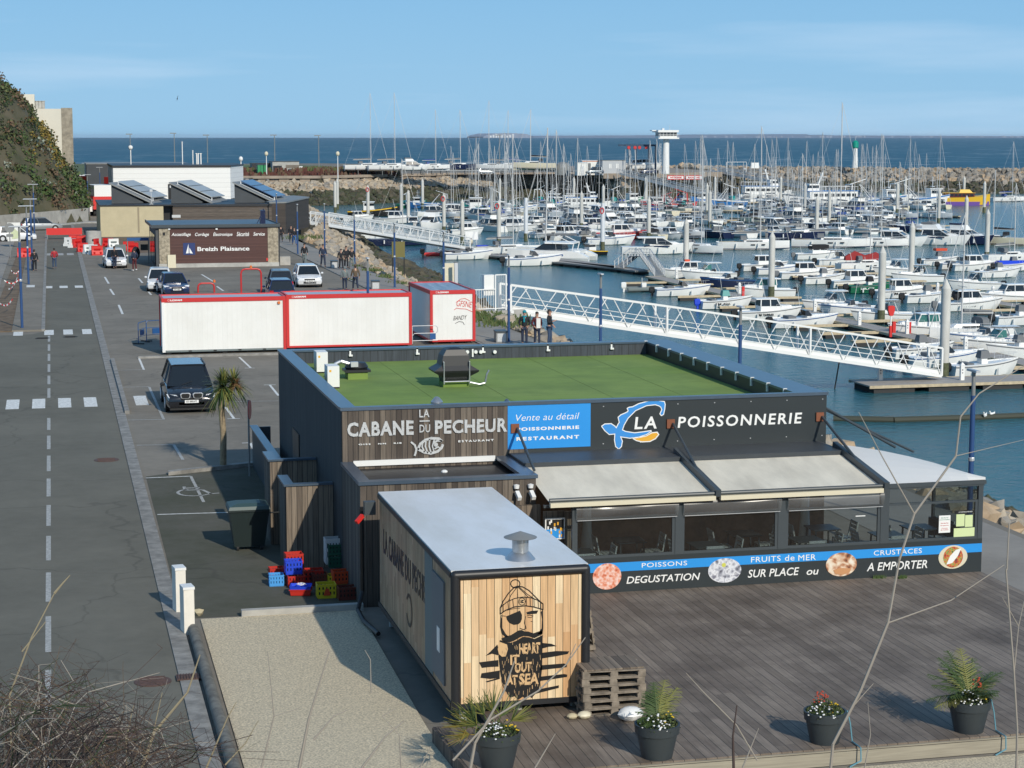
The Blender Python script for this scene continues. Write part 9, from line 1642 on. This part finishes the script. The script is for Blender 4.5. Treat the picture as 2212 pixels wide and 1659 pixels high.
p = ca('c1', 1890, 1440, ZP); t = thing('info_board', 'white information board at the foot of the second footbridge', 'sign', p); Q(MB().box(-1.0, 0, 1.4, 1.0, .1, 2.6), 'board', 'letter_white', t); Q(MB().box(-.8, 0, 0, -.7, .1, 1.4).box(.7, 0, 0, .8, .1, 1.4), 'post', 'alu', t); mb = MB(); [mb.box(-1.1, -.1, .2+i*.3, -.5, 0, .25+i*.3) for i in range(4)]; Q(mb, 'rescue_ladder', 'alu', t)
p = ca('c1', 2020, 1450, ZP); t = thing('hand_cart', 'blue hand cart with yellow wheels on the pontoon', 'cart', p); Q(MB().box(-.9, -.4, .35, .8, .4, .7), 'tub', 'cr_blue', t); [Q(MB().lathe([(.001, -.05), (.25, -.05), (.25, .05), (.001, .05)], 12, (a, -.45, .25), 'y'), 'wheel', 'yellow', t) for a in (-.3, .3)]
person(p.x-1.5, p.y+1, R(180), 'stand', 'person in a pale top beside the blue hand cart on the pontoon', 'cream', 'cloth_grey').location.z = ZP
t = thing('mast_stub', 'dark mooring rod standing in the water under the footbridge', 'rod', at(1803, 840, ZW)); Q(MB().cyl((0, 0, 0), (.3, 0, 1.9), .05, n=6), 'rod', 'rubber', t)
for i in range(2): p = ca('c6', -0, 0);
for i, (u, v) in enumerate([(2143, 896), (2128, 898)]):
 p = at(u, v, ZW+.25); t = thing('seagull', ['seagull resting on the boom, right one', 'seagull resting on the boom, left one'][i], 'bird', p, R(200+i*20)); Q(MB().loft([[V((x, y_*w_, z_+b)) for y_, b in ((-1, 0), (-.7, .1), (0, .14), (.7, .1), (1, 0), (0, -.08))] for x, w_, z_ in ((-.25, .01, .06), (-.1, .08, 0), (.05, .09, 0), (.15, .05, .05), (.2, .035, .12))]).ell((.2, 0, .22), .05, .04, .045), 'body', 'letter_white', t, True); Q(MB().bar((.24, 0, .21), (.3, 0, .2), .012), 'beak', 'yellow', t)
mb = MB(); mb.path([at(1800, 905, ZW+.1), at(1930, 908, ZW+.1), at(2100, 903, ZW+.1), at(2230, 898, ZW+.1)], .22, 8); tag(mb.build('floating_boom', mat('boom', (.05, .055, .04), .8), smooth=True), 'dark floating boom with weed crossing the water behind the terrace', 'boom')
mb = MB(); mb.path([hat(1760+i*8, 725+18*math.sin(i/6*3.14)+i*2.2+8, 125) for i in range(7)], .03, 5); tag(mb.build('hanging_cable', M['rubber']), 'black cable sagging below the near footbridge', 'cable')
p = hat(383, 213, 240); t = thing('flying_gull', 'small dark bird flying high over the sea', 'bird', p); t.scale = (.6, .6, .6); Q(MB().add([(0, 0, 0), (.12, 0, .3), (.25, 0, .75), (.05, 0, .4), (-.08, 0, .0), (-.1, .05, -.5), (.05, 0, -.1)], [(0, 1, 2, 3), (0, 3, 4), (4, 5, 6, 0)]).ell((0, 0, 0), .12, .25, .12), 'body', 'rubber', t)
# ---------------------------------------------------------------- sea air
hm = bpy.data.materials.new('haze'); hm.use_nodes = True; t = hm.node_tree
for n in list(t.nodes): t.nodes.remove(n)
o = t.nodes.new('ShaderNodeOutputMaterial'); v = t.nodes.new('ShaderNodeVolumePrincipled'); v.inputs['Color'].default_value = (.80, .88, 1, 1); v.inputs['Density'].default_value = 2.2e-5; v.inputs['Anisotropy'].default_value = .2; t.links.new(v.outputs[0], o.inputs['Volume'])
tag(MB().box(-31000, -3100, -9.5, 31000, 31000, 34).build('haze', hm), 'faint sea haze over the harbour', 'haze', kind='stuff')
